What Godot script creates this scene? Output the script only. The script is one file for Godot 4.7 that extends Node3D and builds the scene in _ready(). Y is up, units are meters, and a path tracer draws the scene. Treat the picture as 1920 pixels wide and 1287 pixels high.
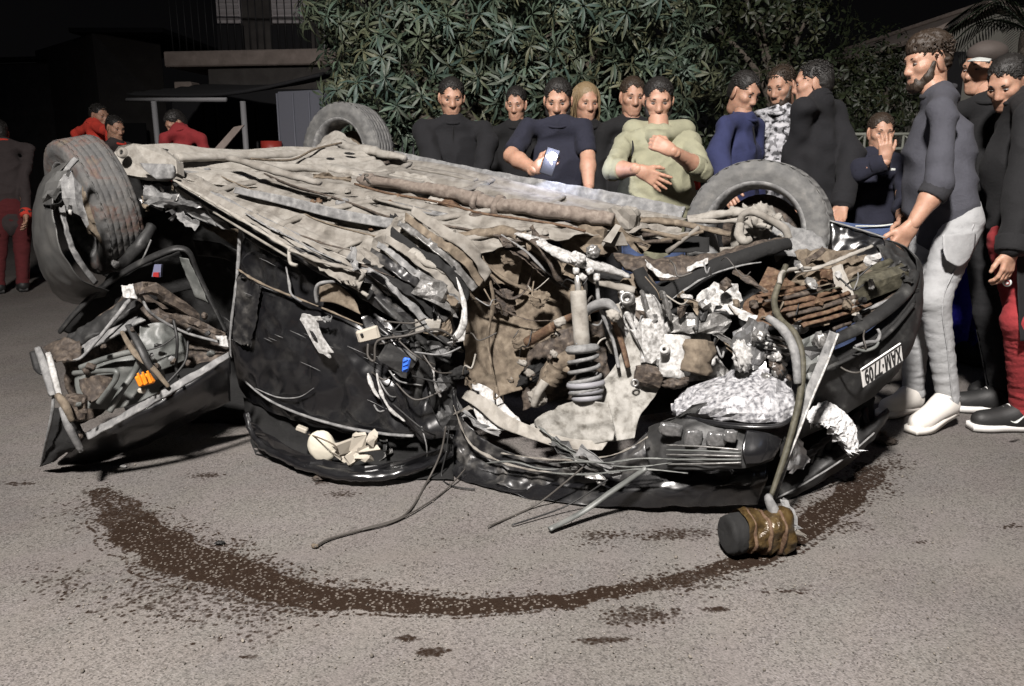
extends Node3D
# An overturned, torn-open car on a lamp-lit road at night, with bystanders behind it.
const FOCAL := 1500.0
const PITCH := 0.2248
const EYE := Vector3(0, 1.21, 0)
# the wreck lies along CAR_U (tail to nose); CAR_V points from its far side to its near side
const FAR_HUB := Vector3(1.08, 0, -3.5)
const CAR_U := Vector3(0.839, 0, 0.545)
const CAR_V := Vector3(-0.545, 0, 0.839)

var rng := RandomNumberGenerator.new()
var M := {}
var tex_cache := {}
var used_names := {}
var crumple := FastNoiseLite.new()
var fine := FastNoiseLite.new()
var car: Node3D
var nearer := 0.0

func _ready():
	rng.seed = 77
	crumple.seed = 5; crumple.noise_type = FastNoiseLite.TYPE_SIMPLEX; crumple.frequency = 1.0; crumple.fractal_octaves = 2; crumple.fractal_gain = 0.4
	fine.seed = 9; fine.noise_type = FastNoiseLite.TYPE_SIMPLEX; fine.frequency = 1.0; fine.fractal_octaves = 1
	make_camera()
	make_light()
	make_materials()
	make_setting()
	make_car()
	make_debris()
	make_people()

func make_camera():
	var c := Camera3D.new()
	c.name = "camera"
	c.fov = rad_to_deg(2.0 * atan(643.5 / FOCAL))
	c.position = EYE
	c.rotation = Vector3(-PITCH, 0, 0)
	c.near = 0.05
	c.far = 400.0
	c.current = true
	add_child(c)
	var we := WorldEnvironment.new()
	we.name = "night_environment"
	var e := Environment.new()
	e.background_mode = Environment.BG_SKY
	var sk := Sky.new()
	var ps := ProceduralSkyMaterial.new()
	ps.sky_top_color = Color(0.010, 0.010, 0.012)
	ps.sky_horizon_color = Color(0.022, 0.021, 0.022)
	ps.ground_bottom_color = Color(0.01, 0.01, 0.01)
	ps.ground_horizon_color = Color(0.02, 0.02, 0.02)
	ps.sun_angle_max = 0.0
	sk.sky_material = ps
	e.sky = sk
	e.background_energy_multiplier = 1.0
	e.tonemap_mode = Environment.TONE_MAPPER_LINEAR
	e.tonemap_exposure = 1.62
	e.sdfgi_enabled = true
	e.ssao_enabled = true
	e.ssil_enabled = true
	we.environment = e
	add_child(we)

func make_light():
	var moon := DirectionalLight3D.new()
	moon.name = "moonlight"
	moon.light_energy = 0.006
	moon.light_color = Color(0.8, 0.87, 1.0)
	moon.light_angular_distance = 0.5
	moon.shadow_enabled = true
	moon.rotation_degrees = Vector3(-50, 35, 0)
	add_child(moon)
	# the street lamp whose light falls on the wreck stands behind the photographer
	var head := Vector3(-1.1, 6.1, 2.0)
	var aim := Vector3(1.3, 0.3, -3.4)
	var s := SpotLight3D.new()
	s.name = "street_lamp_light"
	s.light_energy = 118.0
	s.light_color = Color(1.0, 0.975, 0.955)
	s.light_size = 0.3
	s.spot_range = 60.0
	s.spot_angle = 60.0
	s.spot_attenuation = 2.0
	s.spot_angle_attenuation = 1.0
	s.shadow_enabled = true
	s.look_at_from_position(head + (aim - head).normalized() * 0.05, aim)
	add_child(s)
	var lamp := thing("street_lamp", "tall grey street lamp with a single white lit head", "street lamp", Vector3(head.x - 1.4, 0, head.z + 0.8))
	var metal := plain("lamp_metal", Color(0.25, 0.25, 0.26), 0.5, 0.6)
	var glow := plain("lamp_glass", Color(0.8, 0.8, 0.8), 0.4)
	glow.emission_enabled = true
	glow.emission = Color(1.0, 0.96, 0.9)
	glow.emission_energy_multiplier = 3.0
	var b: Vector3 = lamp.position
	part("pole", tube([b, b + Vector3(0, 3, 0), b + Vector3(0, 5.9, 0), b + Vector3(0.5, 6.55, -0.3), head + Vector3(-0.1, 0.12, 0.05)], [0.08, 0.06, 0.045, 0.04, 0.035], 12, 6), metal, lamp)
	part("lamp_housing", boxed(head + Vector3(0, 0.1, 0), Vector3(0.5, 0.1, 0.26), Basis.looking_at((aim - head).slide(Vector3.UP).normalized()), 0.02), metal, lamp)
	part("lamp_glass", boxed(head + Vector3(0, 0.03, 0), Vector3(0.34, 0.03, 0.2), Basis.looking_at((aim - head).slide(Vector3.UP).normalized()), 0.01), glow, lamp)

# ---------------------------------------------------------------- places
func ray(px: float, py: float) -> Vector3:
	var x := (px - 960.0) / FOCAL
	var y := -(py - 643.5) / FOCAL
	return Vector3(x, y * cos(PITCH) - sin(PITCH), -cos(PITCH) - y * sin(PITCH))

func at(px: float, py: float, depth: float) -> Vector3:
	return EYE + ray(px, py) * depth

func onto(px: float, py: float, height := 0.0) -> Vector3:
	var r := ray(px, py)
	return EYE + r * ((height - EYE.y) / r.y)

func cv(px: float, py: float, v: float) -> Vector3:
	# the point of the wreck's lengthwise plane v metres towards the near side of the far wheels
	var r := ray(px, py)
	var t := (v + nearer - (EYE - FAR_HUB).dot(CAR_V)) / r.dot(CAR_V)
	if EYE.y + r.y * t < 0.006: return onto(px, py, 0.006)
	return EYE + r * t

func cvs(flat: Array) -> Array:
	var out := []
	for i in range(0, flat.size(), 3):
		out.append(cv(flat[i], flat[i + 1], flat[i + 2]))
	return out

# ---------------------------------------------------------------- nodes
func numbered(called: String) -> String:
	var n: int = used_names.get(called, 0)
	used_names[called] = n + 1
	return called if n == 0 else "%s_%03d" % [called, n]

func tag(o: Node, label: String, category: String, group := "", kind := ""):
	if label: o.set_meta("label", label)
	if category: o.set_meta("category", category)
	if group: o.set_meta("group", group)
	if kind: o.set_meta("kind", kind)

func thing(called: String, label: String, category: String, base := Vector3.ZERO, group := "") -> Node3D:
	var o := Node3D.new()
	o.name = numbered(called)
	add_child(o, true)
	o.position = base
	tag(o, label, category, group)
	return o

func part(called: String, mesh: Mesh, material: Material, parent: Node3D, label := "", kind := "") -> MeshInstance3D:
	# the mesh's vertices are in world places; the node undoes its thing's own place
	var o := MeshInstance3D.new()
	o.mesh = mesh
	o.material_override = material
	parent.add_child(o)
	var n := 0
	var nm := called
	while parent.has_node(NodePath(nm)):
		n += 1
		nm = "%s_%03d" % [called, n]
	o.name = nm
	if parent != self and parent.get_parent() == self and not (parent is MeshInstance3D):
		o.position = -parent.position
	if label: o.set_meta("label", label)
	if kind: o.set_meta("kind", kind)
	return o

func single(called: String, mesh: Mesh, material: Material, label: String, category: String, group := "", kind := "") -> MeshInstance3D:
	var o := MeshInstance3D.new()
	o.mesh = mesh
	o.material_override = material
	o.name = numbered(called)
	add_child(o, true)
	tag(o, label, category, group, kind)
	return o

# ---------------------------------------------------------------- shapes
func commit(v: PackedVector3Array, idx: PackedInt32Array, smooth := true, uv := PackedVector2Array()) -> ArrayMesh:
	var arr := []
	arr.resize(Mesh.ARRAY_MAX)
	arr[Mesh.ARRAY_VERTEX] = v
	if uv.size() == v.size(): arr[Mesh.ARRAY_TEX_UV] = uv
	arr[Mesh.ARRAY_INDEX] = idx
	var st := SurfaceTool.new()
	if smooth:
		st.create_from_arrays(arr)
	else:
		st.begin(Mesh.PRIMITIVE_TRIANGLES)
		st.set_smooth_group(-1)
		for i in idx:
			if uv.size() == v.size(): st.set_uv(uv[i])
			st.add_vertex(v[i])
	st.generate_normals()
	return st.commit()

func merged(meshes: Array) -> ArrayMesh:
	var st := SurfaceTool.new()
	st.begin(Mesh.PRIMITIVE_TRIANGLES)
	for m in meshes:
		st.append_from(m, 0, Transform3D.IDENTITY)
	return st.commit()

func catmull(a: Vector3, b: Vector3, c: Vector3, d: Vector3, t: float) -> Vector3:
	return b.cubic_interpolate(c, a, d, t)

func spline(p: Array, t: float) -> Vector3:
	var n := p.size() - 1
	var f := clampf(t, 0.0, 1.0) * n
	var i := mini(int(f), n - 1)
	return catmull(p[maxi(i - 1, 0)], p[i], p[i + 1], p[mini(i + 2, n)], f - i)

func dent(p: Vector3, amp: float, freq: float, off: float) -> float:
	var q := p * freq + Vector3(off, off * 0.37, -off)
	var n := crumple.get_noise_3dv(q)
	return amp * (1.9 * (0.25 - absf(n)) + 0.25 * fine.get_noise_3dv(q * 3.1 + Vector3(9, 1, 4)))

# a sheet through rows of control points (photo x, photo y, v), bent, crumpled and given thickness
func sheet(rows: Array, o := {}) -> ArrayMesh:
	var pts := []
	for r in rows:
		pts.append(cvs(r) if not (r[0] is Vector3) else r)
	var nu: int = o.get("nu", 24)
	var nv: int = o.get("nv", 24)
	var amp: float = o.get("amp", 0.006)
	var freq: float = o.get("freq", 9.0)
	var off: float = o.get("seed", 1.0) * 13.7
	var thick: float = o.get("thick", 0.003)
	var rag: float = o.get("rag", 0.0)
	var ribs: float = o.get("ribs", 0.0)
	var ribn: float = o.get("ribn", 8.0)
	var W := nu + 1
	var H := nv + 1
	var g := PackedVector3Array()
	g.resize(W * H)
	for j in H:
		var line := []
		var tv := float(j) / nv
		for k in pts[0].size():
			var col := []
			for r in pts: col.append(r[k])
			line.append(spline(col, tv))
		for i in W:
			var tu := float(i) / nu
			if rag > 0.0 and (i == 0 or i == nu):
				tu += rag * fine.get_noise_2d(j * 0.9 + off, i * 3.1) * (1.0 if i > 0 else -1.0)
				tu = clampf(tu, 0, 1)
			var p := spline(line, tu)
			g[j * W + i] = p
	if rag > 0.0:
		for i in W:
			for j in [0, nv]:
				var inner := g[(1 if j == 0 else nv - 2) * W + i]
				g[j * W + i] = g[j * W + i].lerp(inner, 0.5 + fine.get_noise_2d(i * 0.8 + off, j) * rag * 14.0)
	var nrm := PackedVector3Array()
	nrm.resize(W * H)
	for j in H:
		for i in W:
			var a := g[j * W + mini(i + 1, nu)] - g[j * W + maxi(i - 1, 0)]
			var b := g[mini(j + 1, nv) * W + i] - g[maxi(j - 1, 0) * W + i]
			var n := b.cross(a).normalized()
			nrm[j * W + i] = n
	var v := PackedVector3Array()
	v.resize(W * H * 2)
	for k in W * H:
		var dsp := dent(g[k], amp, freq, off)
		if ribs != 0.0:
			dsp += ribs * clampf(sin(float(k / W) / nv * TAU * ribn) * 2.0, -1, 1)
		v[k] = g[k] + nrm[k] * dsp
		v[k + W * H] = v[k] - nrm[k] * thick
	var idx := PackedInt32Array()
	var B := W * H
	for j in nv:
		for i in nu:
			var a := j * W + i
			idx.append_array([a, a + 1, a + W, a + 1, a + W + 1, a + W])
			idx.append_array([B + a, B + a + W, B + a + 1, B + a + 1, B + a + W, B + a + W + 1])
	for i in nu:
		var a := i
		idx.append_array([a, B + a, a + 1, a + 1, B + a, B + a + 1])
		a = nv * W + i
		idx.append_array([a, a + 1, B + a, a + 1, B + a + 1, B + a])
	for j in nv:
		var a := j * W
		idx.append_array([a, a + W, B + a, a + W, B + a + W, B + a])
		a = j * W + nu
		idx.append_array([a, B + a, a + W, a + W, B + a, B + a + W])
	return commit(v, idx, not o.get("flat", false))

# a tube along a smooth path; radii along it
func tube(path: Array, radii, sides := 10, per := 8, squash := 1.0, bump := 0.0) -> ArrayMesh:
	var n := (path.size() - 1) * per
	var v := PackedVector3Array()
	var idx := PackedInt32Array()
	var up := Vector3(0.13, 0.9, 0.31).normalized()
	var R: Array = radii if radii is Array else [radii, radii]
	for k in n + 1:
		var t := float(k) / n
		var p := spline(path, t)
		var d := (spline(path, minf(t + 0.5 / n, 1.0)) - spline(path, maxf(t - 0.5 / n, 0.0))).normalized()
		var x := up.cross(d)
		if x.length() < 0.05: x = Vector3.RIGHT.cross(d)
		x = x.normalized()
		var y := d.cross(x)
		up = y
		var f := t * (R.size() - 1)
		var i := mini(int(f), R.size() - 2)
		var r: float = lerpf(R[i], R[i + 1], f - i)
		for s in sides:
			var a := TAU * s / sides
			var q := p + (x * cos(a) + y * sin(a) * squash) * r
			if bump > 0.0:
				q += (q - p).normalized() * bump * crumple.get_noise_3dv(q * 14.0)
			v.append(q)
	for k in n:
		for s in sides:
			var a := k * sides + s
			var b := k * sides + (s + 1) % sides
			idx.append_array([a, b, a + sides, b, b + sides, a + sides])
	for e in [0, n]:
		var c := v.size()
		v.append(spline(path, float(e) / n))
		for s in sides:
			var a: int = e * sides + s
			var b: int = e * sides + (s + 1) % sides
			if e == 0: idx.append_array([c, b, a])
			else: idx.append_array([c, a, b])
	return commit(v, idx)

func pipe(flat: Array, radii, sides := 10, per := 8, squash := 1.0, bump := 0.0) -> ArrayMesh:
	return tube(cvs(flat), radii, sides, per, squash, bump)

# a turned shape: profile of (radius, along) pairs about an axis
func lathe(center: Vector3, axis: Vector3, prof: Array, seg := 40, wobble := 0.0, smooth := true) -> ArrayMesh:
	var d := axis.normalized()
	var x := d.cross(Vector3.UP if absf(d.y) < 0.9 else Vector3.RIGHT).normalized()
	var y := d.cross(x)
	var v := PackedVector3Array()
	var idx := PackedInt32Array()
	for k in prof.size():
		for s in seg:
			var a := TAU * s / seg
			var r: float = prof[k].x
			var p: Vector3 = center + d * prof[k].y + (x * cos(a) + y * sin(a)) * r
			if wobble > 0.0: p += (x * cos(a) + y * sin(a)) * wobble * crumple.get_noise_3dv(p * 11.0)
			v.append(p)
	for k in prof.size() - 1:
		for s in seg:
			var a := k * seg + s
			var b := k * seg + (s + 1) % seg
			idx.append_array([a, a + seg, b, b, a + seg, b + seg])
	return commit(v, idx, smooth)

# a chamfered box
func boxed(c: Vector3, size: Vector3, b := Basis.IDENTITY, bev := 0.0, bump := 0.0) -> ArrayMesh:
	var h := size * 0.5
	var e := minf(bev, minf(h.x, minf(h.y, h.z)) * 0.9)
	var v := PackedVector3Array()
	var idx := PackedInt32Array()
	if e <= 0.0: e = minf(h.x, minf(h.y, h.z)) * 0.02
	# three inset copies of the eight corners, one per axis
	for k in 8:
		var s := Vector3(1 if k & 1 else -1, 1 if k & 2 else -1, 1 if k & 4 else -1)
		for ax in 3:
			var q := h - Vector3(e, e, e)
			q[ax] = h[ax]
			var p := c + b * (s * q)
			if bump > 0.0: p += b * (Vector3(fine.get_noise_3dv(p * 17.0), fine.get_noise_3dv(p * 19.0 + Vector3(4, 4, 4)), fine.get_noise_3dv(p * 23.0 + Vector3(9, 9, 9))) * bump)
			v.append(p)
	var quad := func(a: int, bb: int, cc: int, dd: int):
		var n := (v[cc] - v[a]).cross(v[bb] - v[a]) + (v[dd] - v[a]).cross(v[cc] - v[a])
		if n.dot((v[a] + v[cc]) * 0.5 - c) < 0.0:
			idx.append_array([a, cc, bb, a, dd, cc])
		else:
			idx.append_array([a, bb, cc, a, cc, dd])
	for ax in 3:
		var o1 := 1 << ((ax + 1) % 3)
		var o2 := 1 << ((ax + 2) % 3)
		for s in 2:
			var k: int = s << ax
			quad.call(k * 3 + ax, (k | o1) * 3 + ax, (k | o1 | o2) * 3 + ax, (k | o2) * 3 + ax)
		# chamfers along the edges that run on this axis
		var a1 := (ax + 1) % 3
		var a2 := (ax + 2) % 3
		for s1 in 2:
			for s2 in 2:
				var k: int = (s1 << a1) | (s2 << a2)
				var m: int = k | (1 << ax)
				quad.call(k * 3 + a1, m * 3 + a1, m * 3 + a2, k * 3 + a2)
	for k in 8:
		var n := (v[k * 3 + 2] - v[k * 3]).cross(v[k * 3 + 1] - v[k * 3])
		if n.dot(v[k * 3] - c) < 0.0: idx.append_array([k * 3, k * 3 + 2, k * 3 + 1])
		else: idx.append_array([k * 3, k * 3 + 1, k * 3 + 2])
	return commit(v, idx, false)

# a lump: an ellipsoid with knocked-about surface
func lump(c: Vector3, size: Vector3, b := Basis.IDENTITY, amp := 0.15, freq := 7.0, seed := 0.0, boxy := 0.0, res := 20, flat := false) -> ArrayMesh:
	var v := PackedVector3Array()
	var idx := PackedInt32Array()
	var W := res * 2
	for j in res + 1:
		for i in W:
			var a := PI * j / res
			var t := TAU * i / W
			var p := Vector3(sin(a) * cos(t), cos(a), sin(a) * sin(t))
			if boxy > 0.0:
				var m := maxf(absf(p.x), maxf(absf(p.y), absf(p.z)))
				p = p.lerp(p / m * 0.82, boxy)
			var n := crumple.get_noise_3dv(p * freq * 0.25 + Vector3(seed, seed * 2.3, seed)) + 0.4 * crumple.get_noise_3dv(p * freq + Vector3(seed, 3, seed))
			v.append(c + b * (p * (1.0 + amp * n) * size * 0.5))
	for j in res:
		for i in W:
			var a := j * W + i
			var bb := j * W + (i + 1) % W
			idx.append_array([a, a + W, bb, bb, a + W, bb + W])
	return commit(v, idx, not flat)

# a flat-cut outline, extruded: points in 3D lying near a plane, pushed back along n
func plate(outline: Array, n: Vector3, thick: float) -> ArrayMesh:
	n = n.normalized()
	var x: Vector3 = (outline[1] - outline[0]).slide(n).normalized()
	var y := n.cross(x)
	var flat := PackedVector2Array()
	for p in outline: flat.append(Vector2((p - outline[0]).dot(x), (p - outline[0]).dot(y)))
	var tri := Geometry2D.triangulate_polygon(flat)
	var v := PackedVector3Array()
	var idx := PackedInt32Array()
	var m := outline.size()
	for p in outline: v.append(p)
	for p in outline: v.append(p - n * thick)
	var put := func(a: int, b: int, c: int, away: Vector3):
		if (v[c] - v[a]).cross(v[b] - v[a]).dot(away) < 0.0: idx.append_array([a, c, b])
		else: idx.append_array([a, b, c])
	for k in range(0, tri.size(), 3):
		put.call(tri[k], tri[k + 1], tri[k + 2], n)
		put.call(tri[k] + m, tri[k + 1] + m, tri[k + 2] + m, -n)
	var cw := Geometry2D.is_polygon_clockwise(flat)
	for k in m:
		var q := (k + 1) % m
		var e: Vector3 = outline[q] - outline[k]
		var away := e.cross(n) * (-1.0 if cw else 1.0)
		put.call(k, q, q + m, away)
		put.call(k, q + m, k + m, away)
	return commit(v, idx, false)

func moved(m: Mesh, t: Transform3D) -> ArrayMesh:
	var st := SurfaceTool.new()
	st.begin(Mesh.PRIMITIVE_TRIANGLES)
	st.append_from(m, 0, t)
	return st.commit()

# ---------------------------------------------------------------- materials
func lin(r: float, g: float, b: float) -> Color:
	return Color(r, g, b).linear_to_srgb()

func plain(key: String, c: Color, rough := 0.7, metal := 0.0) -> StandardMaterial3D:
	if M.has(key): return M[key]
	var m := StandardMaterial3D.new()
	m.albedo_color = c.linear_to_srgb()
	m.roughness = rough
	m.metallic = metal
	M[key] = m
	return m

func noise_tex(key: String, freq: float, stops: Array, type := FastNoiseLite.TYPE_SIMPLEX_SMOOTH, oct := 5, seed := 1, size := 512, gain := 0.55) -> NoiseTexture2D:
	if tex_cache.has(key): return tex_cache[key]
	var n := FastNoiseLite.new()
	n.seed = seed
	n.noise_type = type
	n.frequency = freq
	n.fractal_octaves = oct
	n.fractal_gain = gain
	if key.begins_with("c_") and type != FastNoiseLite.TYPE_CELLULAR:
		n.domain_warp_enabled = true
		n.domain_warp_type = FastNoiseLite.DOMAIN_WARP_SIMPLEX
		n.domain_warp_amplitude = 0.55 / freq
		n.domain_warp_frequency = freq * 0.7
		n.domain_warp_fractal_octaves = 3
	if type == FastNoiseLite.TYPE_CELLULAR:
		n.cellular_return_type = FastNoiseLite.RETURN_CELL_VALUE
		n.fractal_type = FastNoiseLite.FRACTAL_NONE
	var t := NoiseTexture2D.new()
	t.width = size
	t.height = size
	t.seamless = true
	t.seamless_blend_skirt = 0.15
	t.normalize = true
	t.noise = n
	if stops:
		var g := Gradient.new()
		var offs := PackedFloat32Array()
		var cols := PackedColorArray()
		for s in stops:
			offs.append(s[0])
			cols.append(lin(s[1], s[2], s[3]))
		g.offsets = offs
		g.colors = cols
		t.color_ramp = g
	tex_cache[key] = t
	return t

# a rough surface whose colour runs through the stops as the noise does
func grimy(key: String, stops: Array, scale := 1.6, rough := 0.9, bump := 0.5, metal := 0.0, freq := 0.012, seed := 1) -> StandardMaterial3D:
	var m := StandardMaterial3D.new()
	m.albedo_texture = noise_tex("c_" + key, freq, stops, FastNoiseLite.TYPE_SIMPLEX_SMOOTH, 6, seed)
	m.roughness = rough
	m.metallic = metal
	m.uv1_triplanar = true
	m.uv1_scale = Vector3.ONE * scale
	if bump > 0.0:
		m.heightmap_enabled = true
		m.heightmap_scale = bump
		m.heightmap_texture = noise_tex("h_grit", 0.02, [], FastNoiseLite.TYPE_SIMPLEX_SMOOTH, 7, 3, 512, 0.62)
	M[key] = m
	return m

func cloth(key: String, c: Color, rough := 0.92) -> StandardMaterial3D:
	var m := StandardMaterial3D.new()
	m.albedo_color = c.linear_to_srgb()
	m.albedo_texture = noise_tex("c_cloth", 0.02, [[0.0, 0.72, 0.72, 0.72], [0.5, 0.9, 0.9, 0.9], [1.0, 1, 1, 1]], FastNoiseLite.TYPE_SIMPLEX_SMOOTH, 5, 11, 256)
	m.uv1_triplanar = true
	m.uv1_scale = Vector3.ONE * 3.0
	m.roughness = rough
	m.rim_enabled = true
	m.rim = 0.03
	m.rim_tint = 0.7
	m.heightmap_enabled = true
	m.heightmap_scale = 0.14
	m.heightmap_texture = noise_tex("h_cloth", 0.022, [], FastNoiseLite.TYPE_SIMPLEX_SMOOTH, 4, 21, 512, 0.45)
	m.heightmap_texture.noise.fractal_type = FastNoiseLite.FRACTAL_RIDGED
	M[key] = m
	return m

func make_materials():
	grimy("dirt", [[0.0, 0.05174, 0.04481, 0.03788], [0.25, 0.112, 0.1017, 0.08775], [0.5, 0.1764, 0.1631, 0.1434], [0.7, 0.2111, 0.1984, 0.1777], [1.0, 0.2728, 0.2602, 0.2381]], 1.2, 0.95, 0.22, 0.0, 0.02, 1)
	grimy("dirt_pale", [[0.0, 0.09379, 0.08408, 0.07193], [0.35, 0.2051, 0.1904, 0.1675], [0.6, 0.2536, 0.2396, 0.2148], [1.0, 0.3343, 0.3203, 0.2919]], 1.5, 0.95, 0.2, 0.0, 0.024, 6)
	grimy("mud", [[0.0, 0.04392, 0.0342, 0.02448], [0.4, 0.101, 0.07917, 0.05649], [0.65, 0.1497, 0.1213, 0.08895], [1.0, 0.2296, 0.1932, 0.1487]], 1.8, 0.9, 0.3, 0.0, 0.026, 8)
	grimy("mud_dark", [[0.0, 0.008, 0.006, 0.005], [0.45, 0.035, 0.026, 0.020], [0.75, 0.085, 0.066, 0.05], [1.0, 0.2, 0.165, 0.13]], 2.2, 0.75, 0.4, 0.0, 0.03, 12)
	grimy("rust", [[0.0, 0.025, 0.013, 0.008], [0.4, 0.075, 0.04, 0.022], [0.7, 0.13, 0.085, 0.05], [1.0, 0.2, 0.15, 0.10]], 2.4, 0.8, 0.4, 0.1, 0.03, 15)
	grimy("pipe_rust", [[0.0, 0.06, 0.045, 0.036], [0.4, 0.13, 0.105, 0.088], [0.7, 0.19, 0.16, 0.135], [1.0, 0.27, 0.24, 0.205]], 2.2, 0.9, 0.3, 0.0, 0.03, 17)
	grimy("torn_white", [[0.0, 0.10, 0.095, 0.088], [0.3, 0.2, 0.195, 0.185], [0.5, 0.34, 0.335, 0.325], [0.75, 0.48, 0.478, 0.47], [1.0, 0.56, 0.56, 0.555]], 2.6, 0.75, 0.2, 0.0, 0.035, 19)
	grimy("alloy", [[0.0, 0.06, 0.058, 0.055], [0.4, 0.17, 0.167, 0.16], [0.75, 0.28, 0.275, 0.27], [1.0, 0.40, 0.395, 0.39]], 2.6, 0.42, 0.2, 0.55, 0.035, 23)
	grimy("dust_grey", [[0.0, 0.045, 0.045, 0.045], [0.4, 0.12, 0.12, 0.12], [0.7, 0.2, 0.2, 0.198], [1.0, 0.32, 0.315, 0.3]], 2.0, 0.8, 0.2, 0.0, 0.024, 27)
	grimy("paint_dusty", [[0.0, 0.006, 0.006, 0.007], [0.45, 0.012, 0.012, 0.013], [0.62, 0.035, 0.034, 0.033], [0.8, 0.09, 0.086, 0.08], [1.0, 0.2, 0.19, 0.175]], 1.4, 0.36, 0.1, 0.0, 0.016, 31)
	grimy("paint", [[0.0, 0.005, 0.005, 0.006], [0.5, 0.008, 0.008, 0.009], [0.7, 0.02, 0.02, 0.02], [0.85, 0.05, 0.048, 0.046], [1.0, 0.11, 0.107, 0.10]], 1.1, 0.27, 0.06, 0.0, 0.010, 33)
	M.paint.clearcoat_enabled = true
	M.paint.clearcoat = 0.5
	M.paint.clearcoat_roughness = 0.22
	grimy("plastic", [[0.0, 0.008, 0.008, 0.008], [0.55, 0.018, 0.018, 0.018], [0.8, 0.05, 0.05, 0.048], [1.0, 0.13, 0.125, 0.12]], 2.0, 0.55, 0.15, 0.0, 0.012, 35)
	grimy("plastic_grey", [[0.0, 0.055, 0.058, 0.055], [0.5, 0.095, 0.10, 0.095], [1.0, 0.18, 0.18, 0.17]], 1.6, 0.5, 0.15, 0.0, 0.012, 37)
	grimy("satin_grey", [[0.0, 0.045, 0.045, 0.044], [0.5, 0.07, 0.07, 0.068], [1.0, 0.115, 0.112, 0.105]], 1.0, 0.45, 0.1, 0.0, 0.009, 39)
	grimy("rubber", [[0.0, 0.05, 0.05, 0.05], [0.45, 0.095, 0.095, 0.093], [0.75, 0.14, 0.138, 0.132], [1.0, 0.21, 0.2, 0.185]], 1.6, 0.85, 0.2, 0.0, 0.02, 41)
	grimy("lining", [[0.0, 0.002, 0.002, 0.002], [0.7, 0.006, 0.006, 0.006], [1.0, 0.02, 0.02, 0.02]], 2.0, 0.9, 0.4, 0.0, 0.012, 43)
	grimy("smear", [[0.0, 0.02, 0.02, 0.023], [0.3, 0.07, 0.07, 0.078], [0.45, 0.24, 0.24, 0.25], [0.7, 0.42, 0.42, 0.43], [1.0, 0.55, 0.55, 0.555]], 3.0, 0.45, 0.15, 0.0, 0.03, 47)
	grimy("foil", [[0.0, 0.14, 0.14, 0.14], [0.5, 0.24, 0.24, 0.24], [1.0, 0.40, 0.40, 0.40]], 3.0, 0.28, 0.12, 0.7, 0.03, 51)
	grimy("amber", [[0.0, 0.018, 0.011, 0.005], [0.5, 0.06, 0.038, 0.014], [1.0, 0.13, 0.095, 0.045]], 3.0, 0.3, 0.5, 0.15, 0.02, 53)
	grimy("wing_primer", [[0.0, 0.04, 0.036, 0.0304], [0.3, 0.136, 0.128, 0.112], [0.5, 0.24, 0.232, 0.212], [1.0, 0.32, 0.312, 0.292]], 2.0, 0.7, 0.25, 0.0, 0.022, 57)
	plain("black_rubber", Color(0.012, 0.012, 0.012), 0.6)
	plain("wire", Color(0.05, 0.045, 0.04), 0.6)
	plain("steel", Color(0.42, 0.41, 0.39), 0.4, 0.6)
	plain("bone", Color(0.50, 0.47, 0.39), 0.55)
	plain("beige", Color(0.34, 0.31, 0.26), 0.7)

# ================================================================ setting
func make_setting():
	make_road()
	make_buildings()
	make_trees()
	make_fence()

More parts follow.
